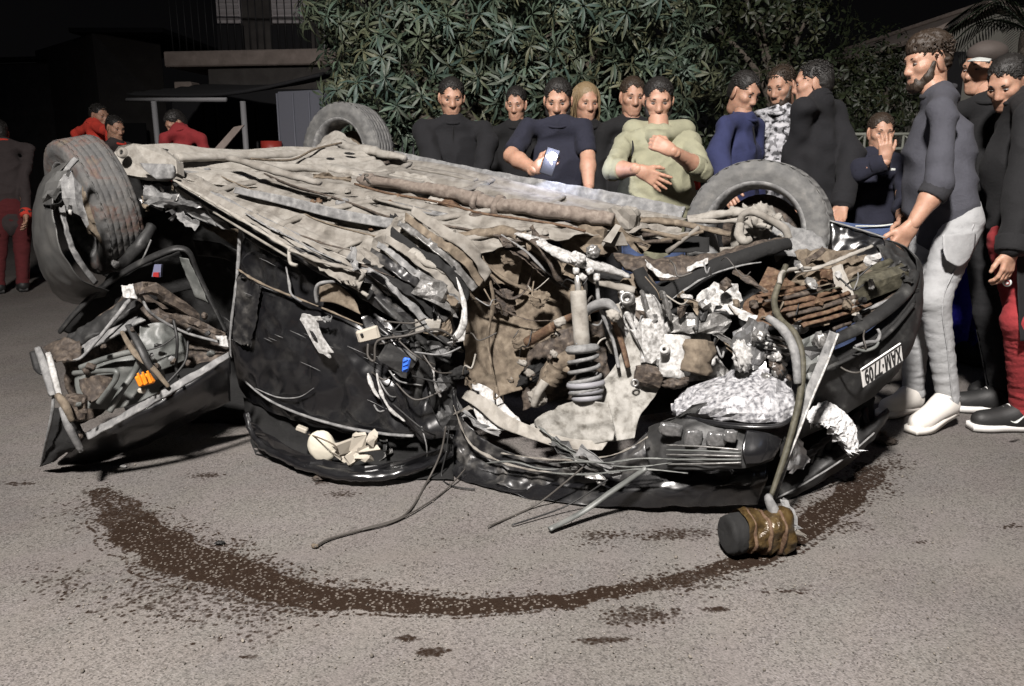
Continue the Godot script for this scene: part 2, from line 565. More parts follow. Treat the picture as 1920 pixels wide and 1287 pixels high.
func make_road():
	var road := StandardMaterial3D.new()
	road.vertex_color_use_as_albedo = true
	road.albedo_texture = noise_tex("c_asphalt", 0.19, [[0.0, 0.42, 0.41, 0.40], [0.25, 0.68, 0.67, 0.65], [0.6, 0.82, 0.80, 0.78], [0.92, 0.93, 0.91, 0.89], [1.0, 1.0, 1.0, 1.0]], FastNoiseLite.TYPE_CELLULAR, 1, 61, 1024)
	road.roughness = 0.95
	road.metallic_specular = 0.15
	road.heightmap_enabled = true
	road.heightmap_scale = 0.28
	road.heightmap_texture = noise_tex("h_asphalt", 0.14, [], FastNoiseLite.TYPE_SIMPLEX_SMOOTH, 4, 63, 1024, 0.6)
	road.detail_enabled = true
	road.detail_uv_layer = BaseMaterial3D.DETAIL_UV_2
	road.detail_blend_mode = BaseMaterial3D.BLEND_MODE_MIX
	road.detail_albedo = stain_texture()
	var xs := [-90.0, -30.0, -12.0]
	var zs := [-120.0, -40.0, -16.0]
	var k := -7.0
	while k <= 7.01:
		xs.append(k); k += 0.1
	xs.append_array([12.0, 30.0, 90.0])
	k = -10.0
	while k <= 2.01:
		zs.append(k); k += 0.1
	zs.append_array([12.0, 40.0])
	var blot := FastNoiseLite.new()
	blot.seed = 4; blot.frequency = 0.5; blot.fractal_octaves = 5
	var v := PackedVector3Array()
	var nn := PackedVector3Array()
	var uv := PackedVector2Array()
	var uv2 := PackedVector2Array()
	var col := PackedColorArray()
	var tg := PackedFloat32Array()
	for z in zs:
		for x in xs:
			var y := 0.004 * blot.get_noise_2d(x * 0.7, z * 0.7) if absf(x) < 7.0 and z > -10.0 else 0.0
			v.append(Vector3(x, y - 0.004, z))
			nn.append(Vector3.UP)
			tg.append_array([1.0, 0.0, 0.0, 1.0])
			uv.append(Vector2(x, z) / 0.95)
			uv2.append(Vector2((x + 3.0) / 6.0, (z + 4.4) / 3.0).clamp(Vector2(0.001, 0.001), Vector2(0.999, 0.999)))
			var t: float = 0.158 + 0.035 * blot.get_noise_2d(x, z) + 0.02 * blot.get_noise_2d(x * 4.0 + 50.0, z * 4.0)
			var warm: float = 0.5 + 0.5 * blot.get_noise_2d(x * 0.6 - 30.0, z * 0.6)
			col.append(Color(t * (1.07 + 0.03 * warm), t * 1.02, t * (0.995 - 0.03 * warm)))
	var idx := PackedInt32Array()
	var W := xs.size()
	for j in zs.size() - 1:
		for i in W - 1:
			var a := j * W + i
			idx.append_array([a, a + 1, a + W, a + 1, a + W + 1, a + W])
	var arr := []
	arr.resize(Mesh.ARRAY_MAX)
	arr[Mesh.ARRAY_VERTEX] = v
	arr[Mesh.ARRAY_NORMAL] = nn
	arr[Mesh.ARRAY_TANGENT] = tg
	arr[Mesh.ARRAY_TEX_UV] = uv
	arr[Mesh.ARRAY_TEX_UV2] = uv2
	arr[Mesh.ARRAY_COLOR] = col
	arr[Mesh.ARRAY_INDEX] = idx
	var m := ArrayMesh.new()
	m.add_surface_from_arrays(Mesh.PRIMITIVE_TRIANGLES, arr)
	single("road", m, road, "worn grey asphalt road with a curved brown oil trail", "road", "", "structure")

# the trail of oil and dirt that the wreck dripped while it spun, in drops
func stain_texture() -> ImageTexture:
	var W := 2048
	var H := 1024
	var img := Image.create(W, H, false, Image.FORMAT_RGBA8)
	img.fill(Color(0.16, 0.12, 0.09, 0.0))
	var r := RandomNumberGenerator.new()
	r.seed = 31
	var dab := func(p: Vector3, rad: float, c: Color, a: float):
		var cx := (p.x + 3.0) / 6.0 * W
		var cy := (p.z + 4.4) / 3.0 * H
		var rr := rad / 6.0 * W
		var stretch := 1.0
		for yy in range(int(cy - rr), int(cy + rr) + 1):
			for xx in range(int(cx - rr * stretch), int(cx + rr * stretch) + 1):
				if xx < 2 or yy < 2 or xx >= W - 2 or yy >= H - 2: continue
				var q := Vector2((xx - cx) / stretch, yy - cy).length() / maxf(rr, 0.5)
				if q > 1.0: continue
				var was := img.get_pixel(xx, yy)
				var cov := a * (1.0 - q * q * q * q * 0.4)
				if cov > was.a * 0.9: img.set_pixel(xx, yy, Color(c.r, c.g, c.b, clampf(maxf(cov, was.a), 0, 0.97)))
	# pale stones that stay bare inside the wet trail
	var speck := func(p: Vector3, rad: float):
		var cx := int((p.x + 3.0) / 6.0 * W)
		var cy := int((p.z + 4.4) / 3.0 * H)
		for yy in range(cy, cy + 2):
			for xx in range(cx, cx + (2 if rad > 0.002 else 1)):
				if xx > 2 and yy > 2 and xx < W - 2 and yy < H - 2: img.set_pixel(xx, yy, Color(0.36, 0.33, 0.30, 0.55))
	var dark := lin(0.016, 0.0095, 0.006)
	var mid := lin(0.03, 0.02, 0.014)
	# photo x, y, half width in metres, density
	var trail := [[185, 915, 0.05, 0.22], [225, 950, 0.10, 0.45], [275, 1010, 0.13, 0.8], [370, 1062, 0.135, 1.2], [500, 1092, 0.10, 1.25], [640, 1122, 0.085, 1.3], [800, 1135, 0.06, 1.3], [940, 1134, 0.05, 1.25], [1080, 1120, 0.045, 0.9], [1200, 1098, 0.04, 0.55], [1330, 1070, 0.045, 0.5], [1450, 1030, 0.07, 0.8], [1540, 965, 0.085, 0.9], [1600, 920, 0.08, 0.6], [1640, 870, 0.09, 0.2]]
	var late := []
	for s in trail.size() - 1:
		var A: Vector3 = onto(trail[s][0], trail[s][1])
		var B: Vector3 = onto(trail[s + 1][0], trail[s + 1][1])
		var nrm := (B - A).cross(Vector3.UP).normalized()
		var count := int(A.distance_to(B) * 30000.0 * (trail[s][2] + trail[s + 1][2]) * 0.5 / 0.08 * 0.5)
		for k in count:
			var t := r.randf()
			var w: float = 0.78 * lerpf(trail[s][2], trail[s + 1][2], t)
			var den: float = lerpf(trail[s][3], trail[s + 1][3], t)
			var p: Vector3 = A.lerp(B, t)
			# ragged bands inside the trail
			var edge := fine.get_noise_2d(p.x * 5.0, p.z * 5.0) * 0.25
			var o := r.randf_range(-0.85, 0.85) if r.randf() < 0.8 else clampf(r.randfn(0.0, 0.8), -1.7, 1.3)
			if r.randf() > den * 0.8: continue
			p += nrm * w * (o + edge)
			if k % 7 == 0 and absf(o) < 0.72 and den > 0.6:
				dab.call(p, r.randf_range(0.010, 0.018), dark, 1.1)
				continue
			if k % 26 == 0 and den > 0.5:
				late.append([p, r.randf_range(0.0014, 0.003)])
				continue
			dab.call(p, r.randf_range(0.002, 0.0065), dark if r.randf() < 0.8 else mid, r.randf_range(0.85, 1.15))
	for q in late:
		speck.call(q[0], q[1])
	# specks and drips away from the trail: photo x, y, spread in photo pixels x and y, count
	for c in [[180, 920, 40, 14, 60], [120, 1090, 60, 30, 120], [300, 1110, 140, 60, 500], [480, 1140, 150, 50, 350], [150, 960, 60, 40, 90], [760, 1195, 16, 5, 60], [808, 1220, 26, 6, 120], [415, 1020, 8, 3, 30], [40, 905, 30, 3, 60], [390, 890, 36, 5, 90], [270, 962, 24, 3, 40], [640, 925, 30, 6, 60], [600, 900, 14, 6, 60], [1260, 1000, 70, 10, 260], [1130, 1000, 50, 8, 90], [1200, 1150, 70, 16, 260], [1130, 1197, 50, 5, 110], [1340, 1140, 24, 4, 80], [1120, 1010, 40, 20, 50], [1670, 870, 40, 20, 160], [1660, 920, 40, 22, 80], [1480, 1010, 60, 30, 120], [1590, 985, 40, 10, 60], [1725, 1015, 10, 3, 16], [1480, 1105, 40, 6, 30], [1300, 1085, 90, 26, 300], [1890, 985, 20, 4, 20], [470, 1230, 30, 4, 10], [700, 1050, 300, 60, 30]]:
		for k in int(c[4] * 1.3):
			var g := clampf(r.randfn(0, 0.5), -1.6, 1.6)
			var h := clampf(r.randfn(0, 0.5), -1.6, 1.6)
			dab.call(onto(c[0] + c[2] * g + h * 4.0, c[1] + c[3] * h - g * c[2] * 0.06), r.randf_range(0.0016, 0.0072), dark, r.randf_range(0.55, 1.05))
	# dark pits all over the worn surface, denser to the lower left; pale grit as well
	for k in 9000:
		var p := Vector3(r.randf_range(-2.9, 2.9), 0, r.randf_range(-4.3, -1.5))
		var worn := smoothstep(0.2, -2.0, p.x) * smoothstep(-3.3, -2.2, p.z)
		if r.randf() > 0.22 + worn * 0.9: continue
		dab.call(p, r.randf_range(0.0014, 0.0045), lin(0.05, 0.042, 0.036), r.randf_range(0.25, 0.6))
	for k in 5000:
		var p := Vector3(r.randf_range(-2.9, 2.9), 0, r.randf_range(-4.3, -1.5))
		dab.call(p, r.randf_range(0.0012, 0.003), lin(0.34, 0.32, 0.29), r.randf_range(0.3, 0.75))
	# rubber smears
	for c in [[440, 1250, 60, 20], [1650, 1100, 150, 40], [20, 960, 40, 20], [250, 1090, 120, 20]]:
		for k in 700:
			dab.call(onto(c[0] + c[2] * r.randfn(0, 0.5), c[1] + c[3] * r.randfn(0, 0.5)), r.randf_range(0.003, 0.009), lin(0.085, 0.08, 0.08), 0.16)
	return ImageTexture.create_from_image(img)

func quad_wall(a: Vector3, b: Vector3, h: float, thick := 0.25) -> ArrayMesh:
	var d := (b - a)
	var n := d.cross(Vector3.UP).normalized()
	return boxed((a + b) * 0.5 + Vector3(0, h * 0.5, 0) - n * thick * 0.5, Vector3(d.length(), h, thick), Basis(d.normalized(), Vector3.UP, d.normalized().cross(Vector3.UP)), 0.01)

func make_buildings():
	grimy("render_dark", [[0.0, 0.05, 0.045, 0.043], [1.0, 0.09, 0.083, 0.078]], 0.5, 0.95, 0.4, 0.0, 0.01, 71)
	grimy("concrete", [[0.0, 0.2, 0.165, 0.145], [1.0, 0.36, 0.3, 0.27]], 0.6, 0.95, 0.5, 0.0, 0.012, 73)
	plain("shutter", Color(0.5, 0.47, 0.48), 0.7)
	plain("dark_wall", Color(0.012, 0.012, 0.014), 0.9)
	plain("white_metal", Color(0.26, 0.26, 0.27), 0.6)
	plain("iron", Color(0.03, 0.03, 0.032), 0.6, 0.2)
	var D := 13.0
	# house with the balcony
	var p0 := at(415, 300, D); p0.y = 0
	var p1 := at(760, 300, D); p1.y = 0
	var h := thing("house", "dark two storey house with a concrete balcony and pale shutters", "house", (p0 + p1) * 0.5)
	part("wall", quad_wall(p0 + Vector3(0, 0, -1.4), p1 + Vector3(0, 0, -1.4), 6.5, 0.3), M.render_dark, h)
	part("side_wall", quad_wall(p0 + Vector3(0, 0, -7.0), p0 + Vector3(0, 0, -1.72), 6.5, 0.3), M.render_dark, h)
	var s0 := at(318, 112, D); var s1 := at(640, 104, D - 0.4)
	var slab_dir := (s1 - s0).slide(Vector3.UP).normalized()
	var slab := Basis(slab_dir, Vector3.UP, slab_dir.cross(Vector3.UP))
	part("balcony", boxed((s0 + s1) * 0.5 + Vector3(0, 0, -0.75), Vector3(s0.distance_to(s1), 0.24, 1.5), slab, 0.02), M.concrete, h)
	part("beam", boxed((s0 + s1) * 0.5 + Vector3(0.3, -0.32, -0.2), Vector3(s0.distance_to(s1) - 0.6, 0.36, 0.24), slab, 0.02), M.render_dark, h)
	part("column", boxed(at(346, 160, D - 0.1) * Vector3(1, 0, 1) + Vector3(0, 1.22, -0.1), Vector3(0.3, 2.44, 0.3), slab, 0.02), M.concrete, h)
	for c in [[431, 0], [545, 1]]:
		var wr := ray(c[0], 45)
		var w := EYE + wr * ((p0.z - 1.37) / wr.z) + Vector3(0, 0.33, 1.37)
		var sh := part("window", boxed(w + Vector3(0, 0.25, -1.37), Vector3(0.42 if c[1] == 0 else 0.62, 1.15, 0.08), Basis.IDENTITY, 0.01), M.shutter, h)
		var lou := []
		for k in 12:
			lou.append(boxed(w + Vector3(0, -0.24 + k * 0.09, -1.315), Vector3(0.36 if c[1] == 0 else 0.56, 0.05, 0.03), Basis(Vector3.RIGHT, 0.5), 0.004))
		part("shutter_slats", merged(lou), M.shutter, sh, "", "stuff")
		part("balcony_door", boxed(w + Vector3(0, -0.65, -1.36), Vector3(0.46 if c[1] == 0 else 0.68, 0.6, 0.06), Basis.IDENTITY, 0.01), M.dark_wall, h)
	var rail := [tube([s0 + Vector3(0, 0.95, -0.03), s1 + Vector3(0, 0.95, -0.03)], 0.018, 6, 1)]
	part("railing", rail[0], M.iron, h)
	for k in 24:
		var q: Vector3 = s0.lerp(s1, (k + 0.5) / 24.0)
		part("baluster", tube([q + Vector3(0, 0.12, -0.03), q + Vector3(0, 0.95, -0.03)], 0.009, 5, 1), M.iron, h)
	part("drainpipe", tube([at(608, -20, D - 0.3), at(608, 95, D - 0.3)], 0.03, 8, 2), M.white_metal, h)
	# carport with a white fascia in front of the house
	var c0 := at(238, 187, 10.2); var c1 := at(424, 187, 9.6); var c2 := at(600, 160, 9.4)
	var cp := thing("carport", "low dark carport with a white front edge and thin posts", "carport", Vector3(c0.x + 1.2, 0, c0.z - 0.5))
	part("fascia", tube([c0, c1], 0.028, 6, 1, 1.0), M.white_metal, cp)
	part("roof", sheet([[c0 + Vector3(0, 0.05, 0), c1 + Vector3(0, 0.05, 0), c2 + Vector3(0, 0.1, 0)], [c0 + Vector3(0.2, 0.35, -2.2), c1 + Vector3(0.2, 0.35, -2.2), c2 + Vector3(0.2, 0.45, -2.2)]], {"nu": 20, "nv": 16, "amp": 0.004, "thick": 0.03, "ribs": 0.01, "ribn": 6}), M.dark_wall, cp)
	for q in [[288, 10.0], [455, 9.7]]:
		var t := at(q[0], 190, q[1])
		part("post", tube([Vector3(t.x, 0, t.z), t], 0.035, 8, 1), M.white_metal, cp)
	for q in [[380, 9.9], [403, 9.9], [478, 9.6]]:
		var t := at(q[0], 195, q[1] + 1.5)
		part("thin_post", tube([Vector3(t.x, 0, t.z), t], 0.022, 6, 1), M.iron, cp)
	part("back_wall", quad_wall(Vector3(c0.x - 0.5, 0, c0.z - 2.6), Vector3(c2.x + 1.0, 0, c0.z - 2.4), 2.3, 0.2), M.dark_wall, cp)
	# things under the carport
	var bd := thing("plank", "grey weathered plank leaning under the carport", "plank", onto(430, 330) * Vector3(1, 0, 1))
	var b0 := at(405, 285, 8.6); var b1 := at(447, 238, 8.6)
	bd.position = Vector3(b0.x, 0, b0.z)
	part("board", plate([b0 + (b0 - b1) * 1.2 + Vector3(-0.05, 0, 0), b1 + Vector3(-0.05, 0, 0), b1 + Vector3(0.06, 0.02, 0), b0 + (b0 - b1) * 1.2 + Vector3(0.07, 0, 0)], Vector3(0, 0, 1), 0.03), M.concrete, bd)
	single("paint_bucket", lathe(at(508, 262, 9.0) * Vector3(1, 0, 1) + Vector3(0, 0, 0), Vector3.UP, [Vector2(0.001, 0), Vector2(0.09, 0), Vector2(0.11, 1.25), Vector2(0.115, 1.25), Vector2(0.115, 1.42), Vector2(0.001, 1.42)], 16), plain("red_plastic", Color(0.3, 0.03, 0.02), 0.5), "narrow red drum beside the grey container", "drum")
	# grey container at the foot of the tree
	var g := thing("container", "plain blue-grey metal container beside the big tree", "container", at(580, 300, 9.0) * Vector3(1, 0, 1))
	var g0 := at(519, 172, 9.0); var g1 := at(640, 160, 8.6)
	plain("container_paint", Color(0.12, 0.125, 0.15), 0.6)
	part("side_panel", quad_wall(Vector3(g0.x, 0, g0.z), Vector3(g1.x, 0, g1.z), g0.y, 1.4), M.container_paint, g)
	for k in 5:
		var q: Vector3 = Vector3(g0.x, 0, g0.z).lerp(Vector3(g1.x, 0, g1.z), k / 4.0) + Vector3(0, 0, 0.012)
		part("rib", tube([q + Vector3(0, 0.05, 0), q + Vector3(0, g0.y - 0.02, 0)], 0.012, 5, 1), M.container_paint, g)
	# shed and a house beyond, hardly lit
	var f := thing("shed", "unlit grey shed with a flat top behind the men in red", "shed", at(230, 300, 17.0) * Vector3(1, 0, 1))
	var f0 := at(172, 62, 17.0); var f1 := at(300, 75, 18.0)
	part("wall", quad_wall(Vector3(f0.x, 0, f0.z), Vector3(f1.x, 0, f1.z), f0.y, 4.0), M.render_dark, f)
	part("roof", boxed(Vector3((f0.x + f1.x) * 0.5, f0.y + 0.06, f0.z - 2.2), Vector3(2.0, 0.1, 4.4), Basis.IDENTITY, 0.01), M.dark_wall, f)
	part("door", boxed(Vector3(f0.x + 0.55, 1.0, f0.z + 0.0), Vector3(0.8, 2.0, 0.06), Basis.IDENTITY, 0.01), M.dark_wall, f)
	var w0 := at(-200, 115, 20.0); var w1 := at(172, 115, 19.0)
	var bw := thing("yard_wall", "long dark garden wall at the far left", "wall", Vector3(w0.x, 0, w0.z))
	part("wall_face", quad_wall(Vector3(w0.x, 0, w0.z), Vector3(w1.x, 0, w1.z), w1.y, 0.3), M.render_dark, bw)
	part("coping", boxed((w0 + w1) * 0.5 + Vector3(0, 0.04, -0.15), Vector3(w0.distance_to(w1), 0.08, 0.42), Basis((w1 - w0).slide(Vector3.UP).normalized(), Vector3.UP, (w1 - w0).slide(Vector3.UP).normalized().cross(Vector3.UP)), 0.01), M.dark_wall, bw)
	# gabled house at the right
	var r := thing("gabled_house", "pale grey gabled house behind the crowd at the right", "house", at(1860, 300, 12.0) * Vector3(1, 0, 1))
	plain("pale_wall", Color(0.24, 0.235, 0.21), 0.9)
	var a := at(1700, 85, 12.0); var pk := at(1840, 22, 12.0); var e := at(2020, 70, 12.0)
	part("gable_wall", plate([Vector3(a.x, 0, a.z), a, Vector3(pk.x, pk.y, a.z), Vector3(e.x, e.y, a.z), Vector3(e.x, 0, a.z)], Vector3(0, 0, 1), 5.0), M.pale_wall, r)
	for q in [[a, pk], [Vector3(e.x, e.y, a.z), pk]]:
		var d: Vector3 = (q[1] - q[0]); d.z = 0
		var bs := Basis(d.normalized(), d.normalized().cross(Vector3.BACK) * -1.0, Vector3.BACK)
		part("roof", boxed((Vector3(q[0].x, q[0].y, a.z) + Vector3(q[1].x, q[1].y, a.z)) * 0.5 + Vector3(0, 0.05, -2.3), Vector3(d.length() + 0.25, 0.07, 5.2), bs, 0.01), M.concrete, r)
	var wf := part("window", boxed(at(1760, 150, 12.0) + Vector3(0, 0, 0.01), Vector3(0.7, 0.8, 0.06), Basis.IDENTITY, 0.01), M.dark_wall, r)
	part("frame", boxed(at(1760, 150, 12.0) + Vector3(0, 0, 0.045), Vector3(0.06, 0.8, 0.03), Basis.IDENTITY, 0.005), M.white_metal, wf)

func leaf_mesh(length: float, width: float, droop: float) -> ArrayMesh:
	var v := PackedVector3Array()
	var idx := PackedInt32Array()
	var prof := [0.08, 0.62, 1.0, 0.8, 0.05]
	for k in 5:
		var t := k / 4.0
		var w: float = width * prof[k] * 0.5
		var y := -droop * t * t * length
		v.append_array([Vector3(-w, y + w * 0.35, t * length), Vector3(0, y, t * length), Vector3(w, y + w * 0.35, t * length)])
	for k in 4:
		for s in 2:
			var a := k * 3 + s
			idx.append_array([a, a + 3, a + 1, a + 1, a + 3, a + 4])
	return commit(v, idx)

func multi(called: String, mesh: Mesh, places: Array, cols: Array, material: Material, parent: Node3D) -> MultiMeshInstance3D:
	var mm := MultiMesh.new()
	mm.transform_format = MultiMesh.TRANSFORM_3D
	mm.use_colors = true
	mm.mesh = mesh
	mm.instance_count = places.size()
	for i in places.size():
		mm.set_instance_transform(i, places[i])
		mm.set_instance_color(i, cols[i])
	var o := MultiMeshInstance3D.new()
	o.multimesh = mm
	o.material_override = material
	o.name = called
	parent.add_child(o)
	o.position = -parent.position
	o.set_meta("kind", "stuff")
	return o

func leaf_tree(called: String, label: String, base: Vector3, clumps: Array, per: int, leaf: ArrayMesh, mat: StandardMaterial3D, whorl: int, singles: int, seed: int, trunk_r: float):
	var r := RandomNumberGenerator.new()
	r.seed = seed
	var t := thing(called, label, "tree", base)
	# trunk and limbs reach for the clumps
	var fork := base + Vector3(0, 1.2, 0)
	part("trunk", tube([base, base + Vector3(0.05, 0.6, 0.02), fork], [trunk_r * 1.4, trunk_r, trunk_r * 0.9], 10, 5, 1.0, 0.02), M.bark, t)
	for c in clumps:
		var mid: Vector3 = fork.lerp(c[0], 0.5) + Vector3(r.randfn(0, 0.12), 0.12, r.randfn(0, 0.12))
		part("limb", tube([fork, mid, c[0]], [trunk_r * 0.55, trunk_r * 0.3, 0.012], 7, 5, 1.0, 0.01), M.bark, t)
	var places := []
	var cols := []
	for c in clumps:
		var n := int(per * c[1] * c[1])
		for k in n:
			var d := Vector3(r.randfn(), r.randfn(), r.randfn()).normalized()
			var q: Vector3 = c[0] + d * c[1] * pow(r.randf(), 0.4) * Vector3(1, 0.9, 1) * (1.0 + 0.35 * crumple.get_noise_3dv(d * 2.0 + c[0]))
			var out := (d + Vector3(0, 0.35, 0)).normalized()
			var tip := Basis(out.cross(Vector3(0.3, 1, 0.2)).normalized(), out, out.cross(Vector3(0.3, 1, 0.2)).normalized().cross(out))
			var tone := r.randf_range(0.55, 1.25)
			var age := r.randf()
			for w in whorl:
				var a := TAU * w / whorl + r.randf() * 0.5
				var dir := (tip * Vector3(cos(a), r.randf_range(-0.55, 0.65), sin(a))).normalized()
				var xx := dir.cross(out).normalized()
				var s := r.randf_range(0.7, 1.2)
				places.append(Transform3D(Basis(xx, dir.cross(xx) * -1.0, dir).scaled_local(Vector3.ONE * s), q + dir * 0.012))
				var g := tone * r.randf_range(0.8, 1.2)
				cols.append(Color(g * (1.0 + 0.5 * age * age), g, g * (0.95 - 0.25 * age)))
	# the leaves that show largest are single pieces, the rest of the foliage is one mass
	var order := range(places.size())
	if singles > 0:
		order.sort_custom(func(p, q): return (places[p].origin - EYE).length_squared() < (places[q].origin - EYE).length_squared())
	var rest := []
	var rc := []
	for i in order.size():
		var k: int = order[i]
		if i < singles:
			var o := MeshInstance3D.new()
			o.mesh = leaf
			o.material_override = M["leaf_tone_%d" % (i % 3)]
			o.name = "leaf" if i == 0 else "leaf_%03d" % i
			t.add_child(o)
			o.transform = Transform3D(places[k].basis, places[k].origin - base)
		else:
			rest.append(places[k])
			rc.append(cols[k])
	multi("foliage", leaf, rest, rc, mat, t)

func make_trees():
	grimy("bark", [[0.0, 0.04, 0.033, 0.026], [1.0, 0.13, 0.11, 0.09]], 3.0, 0.95, 1.5, 0.0, 0.02, 81)
	var lm := StandardMaterial3D.new()
	lm.albedo_color = lin(0.066, 0.098, 0.077)
	lm.vertex_color_use_as_albedo = true
	lm.roughness = 0.55
	lm.backlight_enabled = true
	lm.backlight = Color(0.12, 0.16, 0.08)
	M.leaf = lm
	for k in 3:
		var c := lm.duplicate()
		c.vertex_color_use_as_albedo = false
		c.albedo_color = [lin(0.064, 0.098, 0.077), lin(0.088, 0.106, 0.082), lin(0.05, 0.082, 0.068)][k]
		M["leaf_tone_%d" % k] = c
	var lm2 := lm.duplicate()
	lm2.albedo_color = lin(0.016, 0.025, 0.012)
	M.leaf2 = lm2
	var r := RandomNumberGenerator.new()
	r.seed = 8
	# the big tree with rosettes of long leaves
	var cl := []
	for q in [[660, 60, 7.0, 0.42], [640, 150, 6.9, 0.30], [665, 200, 6.7, 0.32], [720, 120, 6.8, 0.42], [760, 40, 6.9, 0.5], [720, 220, 6.9, 0.34], [690, -40, 7.0, 0.5], [850, 70, 6.8, 0.48], [860, -30, 7.1, 0.55], [960, 60, 6.8, 0.46], [800, 170, 7.0, 0.42], [900, 150, 7.0, 0.5], [1000, 150, 7.0, 0.48], [1060, 20, 6.9, 0.5], [1090, 90, 7.0, 0.44], [1150, 60, 6.7, 0.34], [1180, 10, 6.9, 0.5], [1230, 90, 7.1, 0.42], [1120, 180, 7.2, 0.5], [960, -50, 7.2, 0.55], [1210, 180, 7.3, 0.5], [760, 250, 7.2, 0.40], [850, 250, 7.3, 0.45], [950, 240, 7.3, 0.45], [1060, 250, 7.4, 0.45], [1260, 20, 7.2, 0.42], [1290, 130, 7.4, 0.45], [620, 20, 7.2, 0.34]]:
		cl.append([at(q[0], q[1], q[2]), q[3]])
	leaf_tree("broadleaf_tree", "large dark green tree with rosettes of long narrow leaves", at(930, 300, 7.4) * Vector3(1, 0, 1), cl, 265, leaf_mesh(0.128, 0.025, 0.6), lm, 9, 300, 4, 0.12)
	# a finer-leaved dark tree at its right
	cl = []
	for q in [[1330, 40, 7.8, 0.5], [1420, 20, 7.6, 0.55], [1510, 40, 7.7, 0.5], [1370, 140, 7.9, 0.55], [1470, 150, 7.8, 0.55], [1560, 170, 7.9, 0.5], [1440, 240, 8.0, 0.5], [1350, 240, 8.0, 0.5], [1560, 250, 8.0, 0.45], [1500, -40, 7.8, 0.55], [1380, -50, 7.9, 0.55], [1620, 170, 8.1, 0.4], [1650, 200, 8.1, 0.4]]:
		cl.append([at(q[0], q[1], q[2]), q[3]])
	leaf_tree("small_leaved_tree", "nearly black small-leaved tree right of the big tree", at(1470, 300, 8.0) * Vector3(1, 0, 1), cl, 420, leaf_mesh(0.075, 0.03, 0.25), lm2, 5, 0, 5, 0.10)
	cl = []
	for q in [[1640, 100, 10.0, 0.5], [1700, 130, 10.2, 0.45], [1720, 170, 10.2, 0.45], [1620, 150, 10.2, 0.6], [1690, 190, 10.2, 0.5]]:
		cl.append([at(q[0], q[1], q[2]), q[3]])
	leaf_tree("distant_tree", "dim dark tree in front of the gabled house", at(1660, 300, 10.2) * Vector3(1, 0, 1), cl, 260, leaf_mesh(0.08, 0.035, 0.25), lm2, 5, 0, 6, 0.09)
	# a palm at the right edge
	var base := at(1935, 300, 7.0) * Vector3(1, 0, 1)
	var top := at(1935, 60, 7.0)
	var palm := thing("palm", "palm at the right edge with dark thin fronds", "palm", base)
	part("trunk", tube([base, base.lerp(top, 0.5), top], [0.14, 0.11, 0.1], 10, 8, 1.0, 0.03), M.bark, palm)
	for k in 16:
		var a := TAU * k / 16.0 + r.randf() * 0.2
		var up := r.randf_range(0.1, 0.7)
		var dir := Vector3(cos(a), up, sin(a)).normalized()
		var ends: Vector3 = top + dir * 0.75 + Vector3(0, -0.25, 0)
		var spine := [top, top + dir * 0.4 + Vector3(0, 0.08, 0), ends]
		var fr := part("frond", tube(spine, [0.01, 0.006, 0.002], 4, 6), M.leaf2, palm)
		var bl := []
		for j in 22:
			var t := 0.2 + 0.8 * j / 22.0
			var p := spline(spine, t)
			var f := (spline(spine, minf(t + 0.05, 1.0)) - spline(spine, t - 0.05)).normalized()
			for s in [-1.0, 1.0]:
				var side: Vector3 = f.cross(Vector3.UP).normalized() * s
				var d: Vector3 = (side + f * 0.7 + Vector3(0, -0.25, 0)).normalized()
				bl.append(moved(leaf_mesh(0.26 * (1.1 - 0.5 * t), 0.014, 0.2), Transform3D(Basis(d.cross(Vector3.UP).normalized(), Vector3.UP, d), p)))
		part("leaflets", merged(bl), M.leaf2, fr, "", "stuff")

func make_fence():
	# black picket fence behind the crowd
	var a := at(735, 300, 6.3); var b := at(1330, 300, 6.0)
	a.y = 0; b.y = 0
	var f := thing("picket_fence", "black iron picket fence behind the crowd by the big tree", "fence", a)
	for y in [0.15, 1.18]:
		part("rail", tube([a + Vector3(0, y, 0), b + Vector3(0, y, 0)], 0.014, 6, 1), M.iron, f)
	var n := int(a.distance_to(b) / 0.085)
	var picket := tube([Vector3.ZERO, Vector3(0, 1.27, 0), Vector3(0, 1.33, 0)], [0.009, 0.009, 0.002], 6, 1)
	for k in n:
		var o := part("picket", picket, M.iron, f)
		o.position += a.lerp(b, float(k) / n) + Vector3(0, 0.03, 0)
	# ornamental fence near the boy
	var c := at(1590, 300, 5.6); var d := at(1790, 300, 5.6)
	c.y = 0; d.y = 0
	plain("grey_iron", Color(0.13, 0.135, 0.115), 0.6, 0.2)
	var g := thing("panel_fence", "grey metal fence with crossed squares behind the boy", "fence", c)
	var top := at(1640, 252, 5.6).y
	var low := at(1640, 279, 5.6).y
	for y in [top, low, 0.15]:
		part("rail", tube([Vector3(c.x, y, c.z), Vector3(d.x, y, d.z)], 0.012, 6, 1), M.grey_iron, g)
	var cell := 0.105
	var m := int(c.distance_to(d) / (cell * 1.6))
	for k in m:
		var q: Vector3 = c.lerp(d, float(k) / m)
		for s in [0.0, cell]:
			part("upright", tube([q + Vector3(s, 0.15, 0), q + Vector3(s, top, 0)], 0.009, 6, 1), M.grey_iron, g)
		part("cross_bar", tube([q + Vector3(0, low, 0), q + Vector3(cell, top, 0)], 0.006, 5, 1), M.grey_iron, g)
		part("cross_bar", tube([q + Vector3(cell, low, 0), q + Vector3(0, top, 0)], 0.006, 5, 1), M.grey_iron, g)

# ================================================================ the wreck
func S(called: String, rows: Array, m: String, o := {}, parent: Node3D = null, label := "") -> MeshInstance3D:
	return part(called, sheet(rows, o), M[m], car if parent == null else parent, label)

